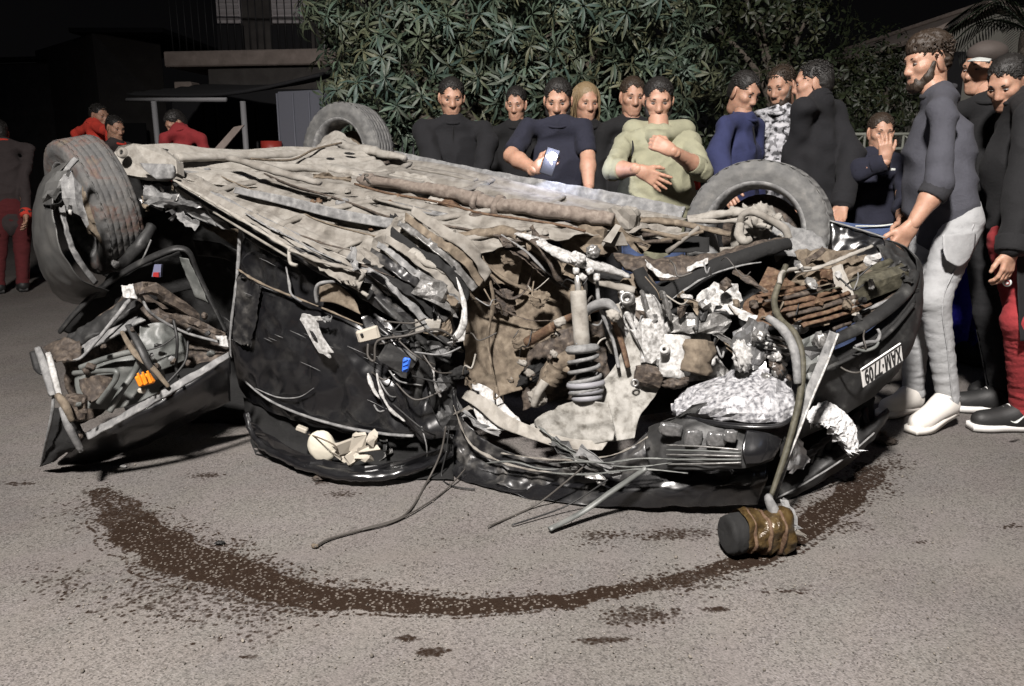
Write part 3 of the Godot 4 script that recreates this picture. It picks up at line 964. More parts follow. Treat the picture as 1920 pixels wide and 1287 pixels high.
func T(called: String, flat: Array, r, m: String, sides := 8, per := 8, squash := 1.0, bump := 0.0, parent: Node3D = null) -> MeshInstance3D:
	return part(called, pipe(flat, r, sides, per, squash, bump), M[m], car if parent == null else parent)

func group_part(called: String, label := "") -> Node3D:
	var n := Node3D.new()
	var nm := called
	var k := 0
	while car.has_node(NodePath(nm)):
		k += 1
		nm = "%s_%03d" % [called, k]
	n.name = nm
	car.add_child(n)
	n.position = -car.position
	if label: n.set_meta("label", label)
	return n

func tyre_mesh(c: Vector3, axis: Vector3, R: float, W: float, seg := 120) -> ArrayMesh:
	var d := axis.normalized()
	var x := d.cross(Vector3.UP).normalized()
	var y := d.cross(x)
	var prof := [Vector3(0.66, -0.40, 0), Vector3(0.68, -0.44, 0), Vector3(0.72, -0.47, 0), Vector3(0.735, -0.462, 0), Vector3(0.80, -0.5, 0), Vector3(0.88, -0.5, 0), Vector3(0.89, -0.488, 0), Vector3(0.935, -0.475, 0), Vector3(0.967, -0.45, 1), Vector3(0.985, -0.40, 1), Vector3(0.993, -0.31, 1)]
	for g in [-0.33, -0.2, -0.07, 0.07, 0.2, 0.33]:
		prof.append_array([Vector3(1.0, g - 0.018, 2), Vector3(0.989, g - 0.012, 0), Vector3(0.989, g + 0.012, 0), Vector3(1.0, g + 0.018, 2)])
	var mirror := []
	for p in prof.slice(0, 11): mirror.push_front(Vector3(p.x, -p.y, p.z))
	prof.append_array(mirror)
	var v := PackedVector3Array()
	var idx := PackedInt32Array()
	var n := prof.size()
	for k in n:
		for s in seg:
			var a := TAU * s / seg
			var r: float = prof[k].x * R
			if prof[k].z == 1 and s % 3 == 0: r -= 0.0055
			if prof[k].z == 2 and (s + k) % 4 == 0: r -= 0.003
			v.append(c + d * prof[k].y * W + (x * cos(a) + y * sin(a)) * r)
	for k in n - 1:
		for s in seg:
			var a := k * seg + s
			var b := k * seg + (s + 1) % seg
			idx.append_array([a, a + seg, b, b, a + seg, b + seg])
	return commit(v, idx)

func wheel(c: Vector3, axis: Vector3, R: float, W: float, tyre_mat: Material, rim_mat: Material, label: String) -> Node3D:
	var w := group_part("wheel", label)
	part("tyre", tyre_mesh(c, axis, R, W), tyre_mat, w)
	part("rim", lathe(c, axis, [Vector2(R * 0.72, -W * 0.45), Vector2(R * 0.70, -W * 0.47), Vector2(R * 0.655, -W * 0.42), Vector2(R * 0.63, -W * 0.25), Vector2(R * 0.60, W * 0.0), Vector2(R * 0.62, W * 0.28), Vector2(R * 0.655, W * 0.42), Vector2(R * 0.70, W * 0.47), Vector2(R * 0.72, W * 0.45)], 48), rim_mat, w)
	return w

func coil(base: Vector3, axis: Vector3, R0: float, R1: float, turns: float, h: float, r: float) -> ArrayMesh:
	var d := axis.normalized()
	var x := d.cross(Vector3(0.2, 0.1, 1)).normalized()
	var y := d.cross(x)
	var p := []
	var n := int(turns * 14)
	for k in n + 1:
		var t := float(k) / n
		var a := TAU * turns * t
		p.append(base + d * h * t + (x * cos(a) + y * sin(a)) * lerpf(R0, R1, t))
	return tube(p, r, 8, 1)

func shard(p: Vector3, size: float, seed: float, flat := 0.5) -> ArrayMesh:
	# a strip of torn sheet metal, creased along its length
	var r := RandomNumberGenerator.new()
	r.seed = int(seed * 1000.0) + 17
	var along := (CAR_U * r.randf_range(0.4, 1.0) + CAR_V * r.randfn(0, 0.35) + Vector3(0, r.randfn(-0.1, 0.4), 0)).normalized()
	var across := along.cross((CAR_V + Vector3(r.randfn(0, 0.5), r.randfn(0.6, 0.5), 0)).normalized()).normalized()
	var nrm := along.cross(across)
	var wide := r.randf_range(0.12, 0.42)
	var bend := r.randfn(0, 0.35) * flat
	var rows := []
	for j in 4:
		var row := []
		for i in 5:
			var t := (i - 2.0) / 4.0
			var w := (j - 1.5) / 3.0 * wide * (1.0 + 0.4 * sin(i * 1.7 + seed))
			var crease := 0.10 * flat * (1.0 if j == 1 or j == 2 else 0.0)
			row.append(p + size * 1.5 * (along * (t + r.randfn(0, 0.02)) + across * (w + r.randfn(0, 0.02)) + nrm * (bend * t * t * 2.0 + crease + r.randfn(0, 0.02))))
		rows.append(row)
	return sheet(rows, {"flat": true, "nu": 7, "nv": 3, "amp": size * 0.05, "freq": 2.5 / size, "seed": seed, "thick": 0.0025, "rag": 0.03})

func make_car():
	car = thing("wrecked_car", "overturned black hatchback lying on its roof with its near side torn open", "car", onto(960, 800) * Vector3(1, 0, 1))
	car_underbody()
	car_wheels()
	car_rear()
	car_side()
	car_engine_bay()
	car_nose()
	car_scraps()

func car_underbody():
	# floor pan, caked in pale dirt, with pressed ribs
	var pan := [
		[690, 290, 0.06, 840, 312, 0.06, 980, 345, 0.06, 1120, 378, 0.06, 1290, 412, 0.06],
		[640, 312, 0.30, 770, 335, 0.34, 910, 365, 0.36, 1060, 398, 0.38, 1230, 428, 0.36],
		[560, 312, 0.52, 660, 340, 0.58, 820, 376, 0.60, 960, 405, 0.62, 1130, 436, 0.56],
		[470, 318, 0.78, 580, 358, 0.84, 710, 400, 0.86, 850, 430, 0.86, 1010, 455, 0.78],
		[390, 322, 1.02, 500, 375, 1.06, 620, 425, 1.06, 740, 462, 1.04, 880, 480, 0.94],
		[335, 330, 1.22, 440, 392, 1.24, 550, 446, 1.22, 650, 500, 1.16, 760, 540, 1.06]]
	S("floor_pan", pan, "dirt", {"nu": 110, "nv": 120, "amp": 0.0028, "freq": 2.2, "ribs": 0.008, "ribn": 9.0, "seed": 2})
	# pressed bands and seams that run the length of the floor
	var rr := RandomNumberGenerator.new()
	rr.seed = 12
	var grid := []
	for row in pan: grid.append(cvs(row))
	var floor_at := func(tu: float, tv: float) -> Vector3:
		var line := []
		for c in 5:
			var col := []
			for row in grid: col.append(row[c])
			line.append(spline(col, tv))
		return spline(line, tu)
	for k in 7:
		var tv := (k + 0.5) / 7.0 + rr.randf_range(-0.02, 0.02)
		var u0 := rr.randf_range(0.0, 0.45)
		var u1 := u0 + rr.randf_range(0.2, 0.6)
		var wd := rr.randf_range(0.006, 0.034)
		var lift := Vector3(0, rr.randf_range(0.003, 0.006), 0)
		var top := []
		var low := []
		for q in 6:
			var tu := minf(lerpf(u0, u1, q / 5.0), 1.0)
			top.append(floor_at.call(tu, clampf(tv - wd, 0, 1)) + lift)
			low.append(floor_at.call(tu, clampf(tv + wd, 0, 1)) + lift * 0.7)
		part("floor_band", sheet([top, low], {"nu": 36, "nv": 4, "amp": 0.002, "freq": 3.0, "thick": 0.012, "seed": k}), M[["dirt", "dirt_pale", "dirt", "dust_grey", "dirt", "dirt", "dust_grey"][k % 7]], car)
	# lines, plugs and bolts on the floor
	for q in [[0.30, 0.0, 0.9, 0.004, "mud_dark"], [0.33, 0.02, 0.95, 0.004, "dust_grey"], [0.62, 0.1, 0.9, 0.005, "mud_dark"], [0.80, 0.0, 0.8, 0.0035, "mud"], [0.45, 0.3, 1.0, 0.006, "rust"]]:
		var path := []
		for k in 8: path.append(floor_at.call(lerpf(q[1], q[2], k / 7.0), q[0] + 0.012 * sin(k * 1.9)) + Vector3(0, 0.014, 0))
		part("floor_line", tube(path, q[3], 6, 6), M[q[4]], car)
	for k in 26:
		var c0: Vector3 = floor_at.call(rr.randf(), rr.randf_range(0.08, 0.95)) + Vector3(0, 0.006, 0)
		var up := (CAR_V * 0.25 + Vector3(0, 1, 0)).normalized()
		if k % 3:
			part("bolt", lathe(c0, up, [Vector2(0.001, 0.014), Vector2(0.008, 0.014), Vector2(0.009, 0.006), Vector2(0.016, 0.004), Vector2(0.017, -0.004)], 6), M["dirt" if k % 2 else "rust"], car)
		else:
			part("drain_plug", lathe(c0, up, [Vector2(0.001, 0.004), Vector2(0.022, 0.005), Vector2(0.026, 0.009), Vector2(0.031, 0.004), Vector2(0.032, -0.006)], 18), M["mud_dark" if k % 2 else "dust_grey"], car)
	for q in [0.16, 0.42, 0.66, 0.86]:
		var path := []
		for k in 7: path.append(floor_at.call(q + 0.02 * sin(k), lerpf(0.05, 0.95, k / 6.0)) + Vector3(0, 0.004, 0))
		part("cross_member", tube(path, [0.018, 0.022, 0.02, 0.022, 0.018], 8, 6, 0.5, 0.004), M.dirt, car)
	# tail end of the underbody
	S("boot_floor", [
		[225, 274, 1.30, 330, 270, 1.02, 430, 281, 0.76, 550, 276, 0.44, 690, 284, 0.14],
		[240, 292, 1.30, 340, 296, 1.06, 440, 300, 0.82, 560, 296, 0.50, 700, 294, 0.16],
		[270, 312, 1.28, 370, 318, 1.08, 470, 322, 0.86, 590, 316, 0.52, 710, 300, 0.18],
		[330, 332, 1.24, 420, 346, 1.10, 520, 350, 0.88, 640, 340, 0.54, 730, 312, 0.20]],
		"dirt_pale", {"nu": 70, "nv": 40, "amp": 0.004, "freq": 3.0, "ribs": 0.005, "ribn": 3.0, "seed": 3})
	# tow bracket at the tail with its round hole
	part("tow_bracket", plate([cv(214, 285, 1.36), cv(222, 274, 1.36), cv(250, 269, 1.33), cv(300, 276, 1.28), cv(330, 300, 1.25), cv(332, 325, 1.26), cv(300, 334, 1.30), cv(262, 332, 1.34), cv(228, 326, 1.37), cv(216, 305, 1.37)], Vector3(-0.25, 0.35, 0.9).normalized(), 0.05), M.dirt_pale, car)
	part("tow_eye", lathe(cv(229, 287, 1.385), Vector3(-0.3, 0.3, 0.9), [Vector2(0.010, -0.005), Vector2(0.010, 0.008), Vector2(0.016, 0.012), Vector2(0.024, 0.008), Vector2(0.025, -0.005)], 20), M.dirt, car)
	part("tow_eye_hole", lathe(cv(229, 287, 1.386), Vector3(-0.3, 0.3, 0.9), [Vector2(0.0005, 0.001), Vector2(0.0145, 0.001), Vector2(0.0145, -0.004)], 16), M.lining, car)
	S("bumper_mount", [[262, 306, 1.37, 322, 308, 1.34], [270, 318, 1.38, 324, 320, 1.35], [290, 334, 1.38, 322, 336, 1.35]], "dust_grey", {"nu": 10, "nv": 8, "amp": 0.003, "thick": 0.02, "seed": 4}, null, "grey crumbling foam block")
	for q in [[258, 273, 16, 4], [305, 281, 22, 5], [600, 320, 30, 4], [395, 312, 55, 6], [620, 298, 16, 5], [350, 300, 12, 3], [655, 288, 24, 3]]:
		var v0: float = 1.32 - (q[0] - 225) / 465.0 * 1.14
		part("slot", lump(cv(q[0], q[1], v0 + 0.02), Vector3(q[2] / 380.0, 0.012, 0.05), Basis(CAR_U, Vector3.UP, CAR_V) * Basis(Vector3.FORWARD, 0.1), 0.2, 5, q[0]), M.lining, car)
	# axle beam, arms and lines between the rear wheels
	T("axle_beam", [330, 296, 1.16, 430, 293, 0.86, 540, 290, 0.52, 640, 284, 0.14], [0.028, 0.032, 0.03, 0.028], "dirt_pale", 10, 8, 0.7, 0.005)
	T("trailing_arm", [630, 268, 0.12, 690, 284, 0.14, 760, 298, 0.16], [0.03, 0.035, 0.025], "dirt_pale", 10, 6, 0.7, 0.02)
	T("trailing_arm", [430, 296, 1.0, 520, 322, 0.98, 600, 344, 0.96], [0.022, 0.025, 0.016], "dirt", 8, 6, 0.7, 0.006)
	S("rear_arm_plate", [[600, 262, 0.02, 630, 246, -0.02, 660, 262, -0.02, 690, 284, 0.04], [585, 290, 0.12, 630, 286, 0.10, 670, 290, 0.10, 700, 302, 0.12]], "dirt_pale", {"nu": 16, "nv": 12, "amp": 0.012, "thick": 0.02, "seed": 5})
	T("brake_line", [470, 298, 0.9, 545, 300, 0.62, 590, 280, 0.4, 640, 268, 0.2], 0.006, "mud", 6, 8)
	T("brake_line", [330, 320, 1.2, 420, 330, 1.0, 520, 338, 0.8, 600, 336, 0.62, 680, 322, 0.4], 0.006, "dust_grey", 6, 8)
	T("rear_pipe", [490, 318, 0.8, 560, 314, 0.64, 620, 322, 0.5, 690, 332, 0.42], [0.02, 0.022, 0.02, 0.018], "dirt_pale", 8, 6, 1.0, 0.006)
	part("silencer", lump(cv(645, 322, 0.46), Vector3(0.34, 0.06, 0.14), Basis(CAR_U, Vector3.UP, CAR_V) * Basis(Vector3.FORWARD, 0.16), 0.06, 4, 3.0, 0.3), M.dirt_pale, car)
	S("fuel_tank", [[640, 322, 0.40, 720, 318, 0.30, 800, 330, 0.28], [660, 345, 0.46, 740, 352, 0.40, 830, 352, 0.36]], "dirt_pale", {"nu": 22, "nv": 12, "amp": 0.01, "thick": 0.03, "seed": 61})
	# exhaust
	T("exhaust_pipe", [672, 336, 0.60, 760, 348, 0.60, 840, 361, 0.60, 900, 377, 0.60, 960, 387, 0.60, 1060, 399, 0.58, 1150, 412, 0.54], [0.018, 0.027, 0.029, 0.029, 0.031, 0.032, 0.028], "pipe_rust", 14, 10, 1.0, 0.008)
	for q in [[895, 378], [935, 387]]:
		part("exhaust_flange", lathe(cv(q[0], q[1] + 1, 0.60), CAR_U + Vector3(0, -0.15, 0), [Vector2(0.032, -0.012), Vector2(0.050, -0.010), Vector2(0.050, 0.010), Vector2(0.032, 0.012)], 18, 0.006), M.pipe_rust, car)
		part("bolt", tube([cv(q[0] + 2, q[1] + 14, 0.64), cv(q[0] + 2, q[1] + 26, 0.64)], 0.010, 6, 1), M.dirt, car)
	part("exhaust_joint", lathe(cv(690, 339, 0.6), CAR_U, [Vector2(0.024, -0.03), Vector2(0.036, -0.02), Vector2(0.036, 0.02), Vector2(0.024, 0.03)], 16, 0.006), M.pipe_rust, car)
	# far sill, grey with dust
	S("far_sill", [
		[738, 282, -0.02, 860, 308, -0.02, 1000, 334, -0.02, 1140, 358, -0.02, 1285, 388, -0.02],
		[730, 292, 0.00, 850, 318, 0.00, 990, 346, 0.00, 1130, 372, 0.00, 1280, 400, 0.0],
		[722, 300, 0.03, 840, 328, 0.03, 980, 360, 0.03, 1120, 388, 0.03, 1275, 412, 0.03]],
		"dust_grey", {"nu": 90, "nv": 10, "amp": 0.008, "freq": 7.0, "thick": 0.02, "seed": 6})
	S("far_sill_seam", [[760, 303, 0.05, 900, 332, 0.05, 1060, 366, 0.05, 1270, 408, 0.05], [758, 306, 0.055, 898, 337, 0.055, 1058, 371, 0.055, 1266, 413, 0.055]], "mud_dark", {"nu": 60, "nv": 2, "amp": 0.006, "thick": 0.01, "seed": 7})
	S("wheel_arch_lip", [[640, 292, 0.10, 680, 292, 0.06, 710, 290, 0.02, 745, 288, -0.04], [660, 306, 0.12, 690, 310, 0.1, 735, 312, 0.06, 790, 318, 0.05]], "dirt_pale", {"nu": 24, "nv": 12, "amp": 0.012, "thick": 0.006, "seed": 8})
	# cross ribs and torn plates of the middle
	S("heat_shield", [[795, 372, 0.60, 835, 366, 0.58, 870, 386, 0.60, 900, 410, 0.62], [800, 396, 0.66, 840, 398, 0.66, 878, 412, 0.66, 930, 428, 0.66], [812, 412, 0.70, 850, 424, 0.70, 890, 430, 0.70, 930, 440, 0.70]], "rust", {"flat": true, "nu": 9, "nv": 6, "amp": 0.02, "freq": 11.0, "seed": 9, "rag": 0.05})
	S("heat_shield", [[796, 374, 0.62, 818, 366, 0.6, 838, 376, 0.6], [798, 392, 0.66, 820, 394, 0.66, 842, 398, 0.66]], "dirt_pale", {"nu": 10, "nv": 8, "amp": 0.012, "freq": 14.0, "seed": 10, "rag": 0.05})
	S("floor_brace", [[440, 350, 1.14, 540, 369, 1.09, 640, 393, 1.04, 750, 412, 0.98], [436, 361, 1.15, 536, 386, 1.10, 636, 412, 1.05, 730, 428, 1.0]], "dust_grey", {"nu": 40, "nv": 6, "amp": 0.006, "thick": 0.02, "seed": 11}, null, "bare dark grey floor brace")
	for q in [[1.08, 420, 362, 500, 388], [0.97, 560, 390, 700, 428], [0.78, 700, 372, 820, 402], [0.9, 480, 342, 620, 372], [1.16, 430, 384, 560, 442], [0.66, 780, 380, 960, 420]]:
		T("pressed_rib", [q[1], q[2], q[0], (q[1] + q[3]) / 2, (q[2] + q[4]) / 2 + 1, q[0] - 0.02, q[3], q[4], q[0] - 0.03], 0.011, "dirt", 6, 8, 0.6, 0.004)
	S("floor_tear", [[730, 402, 0.93, 800, 418, 0.88, 860, 432, 0.84, 930, 452, 0.8], [736, 412, 0.96, 800, 434, 0.92, 850, 446, 0.88, 930, 470, 0.84]], "lining", {"nu": 30, "nv": 6, "amp": 0.012, "freq": 14.0, "thick": 0.02, "seed": 12, "rag": 0.04})

func car_wheels():
	# far rear wheel
	wheel(cv(652, 292, -0.06), (CAR_V + Vector3(0, 0.04, 0)), 0.305, 0.185, M.rubber, M.dust_grey, "far rear wheel")
	part("brake_drum", lathe(cv(650, 300, -0.06), CAR_V, [Vector2(0.001, 0.03), Vector2(0.10, 0.03), Vector2(0.12, 0.01), Vector2(0.125, -0.04), Vector2(0.17, -0.06)], 30, 0.01), M.mud, car)
	# far front wheel with dusty hub and knuckle
	wheel(cv(1421, 436, -0.05), (CAR_V + Vector3(0.03, 0.05, 0.05)), 0.312, 0.195, M.rubber, M.dust_grey, "far front wheel")
	part("brake_disc", lathe(cv(1424, 442, -0.06), CAR_V, [Vector2(0.001, 0.0), Vector2(0.12, 0.0), Vector2(0.122, -0.02), Vector2(0.18, -0.03)], 32), M.mud_dark, car)
	part("brake_disc", lathe(cv(1422, 448, 0.0), CAR_V, [Vector2(0.001, 0.02), Vector2(0.085, 0.02), Vector2(0.125, 0.005), Vector2(0.13, -0.015), Vector2(0.001, -0.02)], 32, 0.008), M.dirt_pale, car, "dust covered brake disc")
	part("knuckle", lump(cv(1420, 415, 0.05), Vector3(0.14, 0.15, 0.12), Basis(CAR_U, Vector3.UP, CAR_V), 0.4, 7, 5.0, 0.3), M.dirt_pale, car)
	T("control_arm", [1290, 412, 0.16, 1345, 402, 0.12, 1400, 396, 0.08, 1430, 392, 0.06], [0.024, 0.03, 0.026, 0.02], "dirt_pale", 8, 6, 0.6, 0.012)
	T("control_arm", [1290, 412, 0.18, 1350, 414, 0.12, 1396, 412, 0.08], [0.02, 0.022, 0.02], "dirt_pale", 8, 6, 0.6, 0.01)
	T("anti_roll_bar", [1398, 440, 0.20, 1388, 425, 0.2, 1392, 404, 0.2, 1412, 398, 0.2, 1440, 410, 0.2, 1470, 428, 0.2, 1480, 448, 0.2], [0.014, 0.015, 0.015, 0.016, 0.016, 0.017, 0.016], "dirt", 10, 6, 1.0, 0.003)
	T("drop_link", [1388, 420, 0.22, 1386, 440, 0.24, 1396, 452, 0.24, 1408, 448, 0.22], [0.016, 0.02, 0.02, 0.012], "dirt_pale", 8, 5, 1.0, 0.004)
	S("splash_shield", [[1455, 408, 0.10, 1490, 424, 0.06, 1540, 440, 0.02], [1440, 452, 0.14, 1480, 458, 0.12, 1550, 462, 0.08], [1420, 476, 0.22, 1470, 480, 0.2, 1560, 480, 0.14]], "dust_grey", {"nu": 14, "nv": 12, "amp": 0.01, "seed": 13})
	for k in 9:
		part("bolt", lump(cv(1372 + rng.randf_range(0, 90), 388 + rng.randf_range(0, 75), 0.1), Vector3(0.025, 0.05, 0.03) * rng.randf_range(0.6, 1.3), Basis.from_euler(Vector3(rng.randf(), rng.randf() * 3, rng.randf() * 3)), 0.3, 6, k, 0.5, 8), M.dirt_pale, car)
	T("strut_rod", [1350, 470, 0.3, 1400, 468, 0.24, 1440, 470, 0.2], [0.014, 0.014, 0.014], "dirt", 8, 5)
	# near rear wheel, knocked outwards
	var c := cv(176, 386, 1.40)
	var ax := Vector3(-0.70, -0.20, 0.70).normalized()
	grimy("rubber_muddy", [[0.0, 0.03, 0.03, 0.031], [0.45, 0.07, 0.07, 0.069], [0.62, 0.10, 0.096, 0.09], [0.72, 0.09, 0.048, 0.04], [0.82, 0.12, 0.085, 0.055], [1.0, 0.16, 0.13, 0.09]], 1.3, 0.85, 0.5, 0.0, 0.008, 45)
	wheel(c, ax, 0.318, 0.20, M.rubber_muddy, M.dust_grey, "near rear wheel smeared with mud")
	part("mud_patch", lump(c + Vector3(0.12, -0.02, 0.245), Vector3(0.10, 0.23, 0.03), Basis(Vector3.UP, 0.75) * Basis(Vector3.BACK, 0.2), 0.4, 5, 2.0), M.mud, car)
	part("hub_cap", lathe(c, ax, [Vector2(0.001, 0.06), Vector2(0.05, 0.07), Vector2(0.09, 0.04), Vector2(0.17, 0.03), Vector2(0.2, 0.06)], 32), M.dust_grey, car)

func car_rear():
	# grey tail panel wrapped round the near rear wheel
	S("rear_quarter", [
		[150, 282, 1.48, 118, 312, 1.62, 100, 350, 1.70, 98, 400, 1.74, 104, 440, 1.76, 124, 490, 1.74, 160, 530, 1.66, 205, 545, 1.52],
		[128, 296, 1.42, 92, 325, 1.56, 74, 365, 1.64, 66, 412, 1.68, 68, 455, 1.70, 92, 515, 1.70, 130, 556, 1.62, 190, 566, 1.48],
		[110, 306, 1.30, 78, 335, 1.40, 64, 375, 1.46, 60, 420, 1.50, 64, 470, 1.52, 84, 525, 1.52, 118, 564, 1.44, 180, 574, 1.36]],
		"satin_grey", {"nu": 60, "nv": 24, "amp": 0.006, "freq": 4.5, "thick": 0.004, "seed": 14})
	S("arch_edge", [[140, 296, 1.66, 112, 330, 1.72, 108, 372, 1.78, 118, 430, 1.80, 138, 485, 1.78, 175, 535, 1.70], [148, 300, 1.66, 122, 332, 1.70, 117, 372, 1.76, 126, 428, 1.78, 146, 480, 1.76, 182, 528, 1.68]], "dust_grey", {"nu": 40, "nv": 4, "amp": 0.005, "seed": 15, "thick": 0.008})
	S("torn_flap", [[98, 322, 1.78, 120, 312, 1.76, 140, 318, 1.72], [84, 352, 1.82, 108, 346, 1.8, 128, 350, 1.76], [70, 384, 1.84, 98, 380, 1.82, 118, 360, 1.78]], "satin_grey", {"flat": true, "nu": 6, "nv": 5, "amp": 0.014, "freq": 8.0, "seed": 16, "rag": 0.03}, null, "torn flap of the wheel arch")
	S("torn_flap", [[112, 330, 1.80, 132, 318, 1.76, 146, 338, 1.74], [118, 372, 1.82, 136, 372, 1.80, 158, 384, 1.76], [130, 400, 1.8, 146, 408, 1.78, 168, 430, 1.74]], "dust_grey", {"flat": true, "nu": 5, "nv": 6, "amp": 0.014, "freq": 10.0, "seed": 17, "rag": 0.06})
	S("torn_flap", [[78, 384, 1.82, 104, 380, 1.83, 122, 372, 1.80], [84, 392, 1.80, 106, 392, 1.81, 124, 384, 1.78]], "lining", {"nu": 10, "nv": 4, "amp": 0.01, "freq": 14.0, "seed": 18, "rag": 0.06})
	part("clip", lump(cv(131, 398, 1.84), Vector3(0.014, 0.022, 0.012), Basis.IDENTITY, 0.3, 5, 1.0, 0.5, 10), M.torn_white, car)
	# crushed tail lamp and metal between wheel and sill
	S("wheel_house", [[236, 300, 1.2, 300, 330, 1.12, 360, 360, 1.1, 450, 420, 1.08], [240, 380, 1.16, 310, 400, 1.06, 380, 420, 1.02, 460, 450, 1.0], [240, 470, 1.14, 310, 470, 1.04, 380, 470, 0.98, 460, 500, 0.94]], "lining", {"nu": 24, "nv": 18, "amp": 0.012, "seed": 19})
	for k in 11:
		var m: String = ["alloy", "torn_white", "dust_grey", "foil", "mud"][k % 5]
		part("torn_sheet", shard(cv(268 + rng.randf_range(0, 78), 348 + rng.randf_range(0, 62), 1.3 + rng.randf_range(-0.04, 0.05)), rng.randf_range(0.05, 0.10), k + 0.3, 0.6), M[m], car)
	S("crushed_rail", [[262, 340, 1.28, 320, 348, 1.27, 380, 362, 1.26], [270, 362, 1.34, 330, 372, 1.32, 400, 400, 1.30], [262, 386, 1.34, 330, 402, 1.32, 440, 442, 1.28]], "dust_grey", {"flat": true, "nu": 12, "nv": 7, "amp": 0.024, "freq": 11.0, "seed": 20, "rag": 0.03})
	S("crushed_rail", [[300, 366, 1.35, 340, 372, 1.34, 378, 378, 1.32], [296, 380, 1.37, 340, 388, 1.36, 378, 392, 1.33]], "foil", {"flat": true, "nu": 6, "nv": 3, "amp": 0.016, "freq": 16.0, "seed": 21, "rag": 0.04}, null, "bright crumpled metal")
	S("inner_arch", [[320, 388, 1.2, 390, 420, 1.18, 450, 430, 1.14], [340, 402, 1.22, 400, 436, 1.2, 450, 470, 1.16]], "mud", {"nu": 16, "nv": 8, "amp": 0.012, "seed": 22})
	T("hose", [285, 425, 1.3, 262, 460, 1.38, 232, 494, 1.42, 214, 500, 1.42], [0.026, 0.03, 0.03, 0.022], "plastic", 10, 6, 1.0, 0.004)
	T("hose", [283, 450, 1.42, 272, 476, 1.44, 264, 492, 1.44], 0.004, "dust_grey", 6, 6)
	part("clip", lump(cv(216, 496, 1.46), Vector3(0.035, 0.035, 0.03), Basis.IDENTITY, 0.4, 6, 2.0, 0.4, 10), M.torn_white, car)
	# cabin behind the open door: dark trim, arch seal, buckle
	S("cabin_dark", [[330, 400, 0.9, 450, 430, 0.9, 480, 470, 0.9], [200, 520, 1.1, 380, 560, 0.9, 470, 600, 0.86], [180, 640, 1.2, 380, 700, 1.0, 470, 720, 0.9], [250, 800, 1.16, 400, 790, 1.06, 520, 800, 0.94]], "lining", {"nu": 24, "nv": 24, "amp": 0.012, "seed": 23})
	S("cabin_trim", [[360, 450, 1.06, 410, 456, 1.04, 446, 470, 1.02], [370, 480, 1.06, 420, 486, 1.04, 446, 500, 1.02]], "plastic", {"nu": 16, "nv": 8, "amp": 0.008, "seed": 24})
	S("cabin_trim", [[372, 600, 1.02, 410, 590, 1.0, 440, 612, 0.98], [380, 640, 1.04, 420, 640, 1.02, 440, 650, 1.0]], "plastic", {"nu": 14, "nv": 10, "amp": 0.01, "seed": 25})
	part("door_seal", tube(cvs([112, 622, 1.66, 140, 588, 1.62, 190, 540, 1.54, 250, 500, 1.46, 310, 472, 1.40, 338, 466, 1.36, 356, 476, 1.33, 370, 510, 1.30, 396, 566, 1.27, 424, 622, 1.24]), [0.020, 0.024, 0.026, 0.026, 0.024, 0.02, 0.018, 0.018, 0.016, 0.014], 10, 8, 0.5), M.plastic, car)
	S("door_seal_panel", [[116, 622, 1.63, 160, 572, 1.56, 250, 508, 1.43, 336, 472, 1.33], [150, 630, 1.56, 200, 590, 1.50, 280, 530, 1.38, 350, 500, 1.28], [215, 620, 1.48, 240, 600, 1.44, 300, 560, 1.34, 370, 540, 1.25]], "lining", {"nu": 24, "nv": 16, "amp": 0.006, "seed": 26})
	S("pillar_trim", [[336, 482, 1.36, 352, 486, 1.35], [346, 510, 1.35, 366, 514, 1.33], [366, 560, 1.32, 390, 570, 1.30]], "plastic_grey", {"nu": 8, "nv": 16, "amp": 0.006, "seed": 27})
	plain("buckle_blue", Color(0.16, 0.17, 0.26), 0.6)
	plain("buckle_red", Color(0.35, 0.03, 0.03), 0.5)
	part("seat_buckle", plate([cv(284, 519, 1.47), cv(289, 496, 1.47), cv(302, 496, 1.47), cv(300, 520, 1.47)], Vector3(0, 0.1, 1), 0.02), M.buckle_blue, car)
	part("seat_buckle_button", plate([cv(286, 519, 1.48), cv(287, 511, 1.48), cv(297, 511, 1.48), cv(297, 520, 1.48)], Vector3(0, 0.1, 1), 0.012), M.buckle_red, car)
	rear_door()

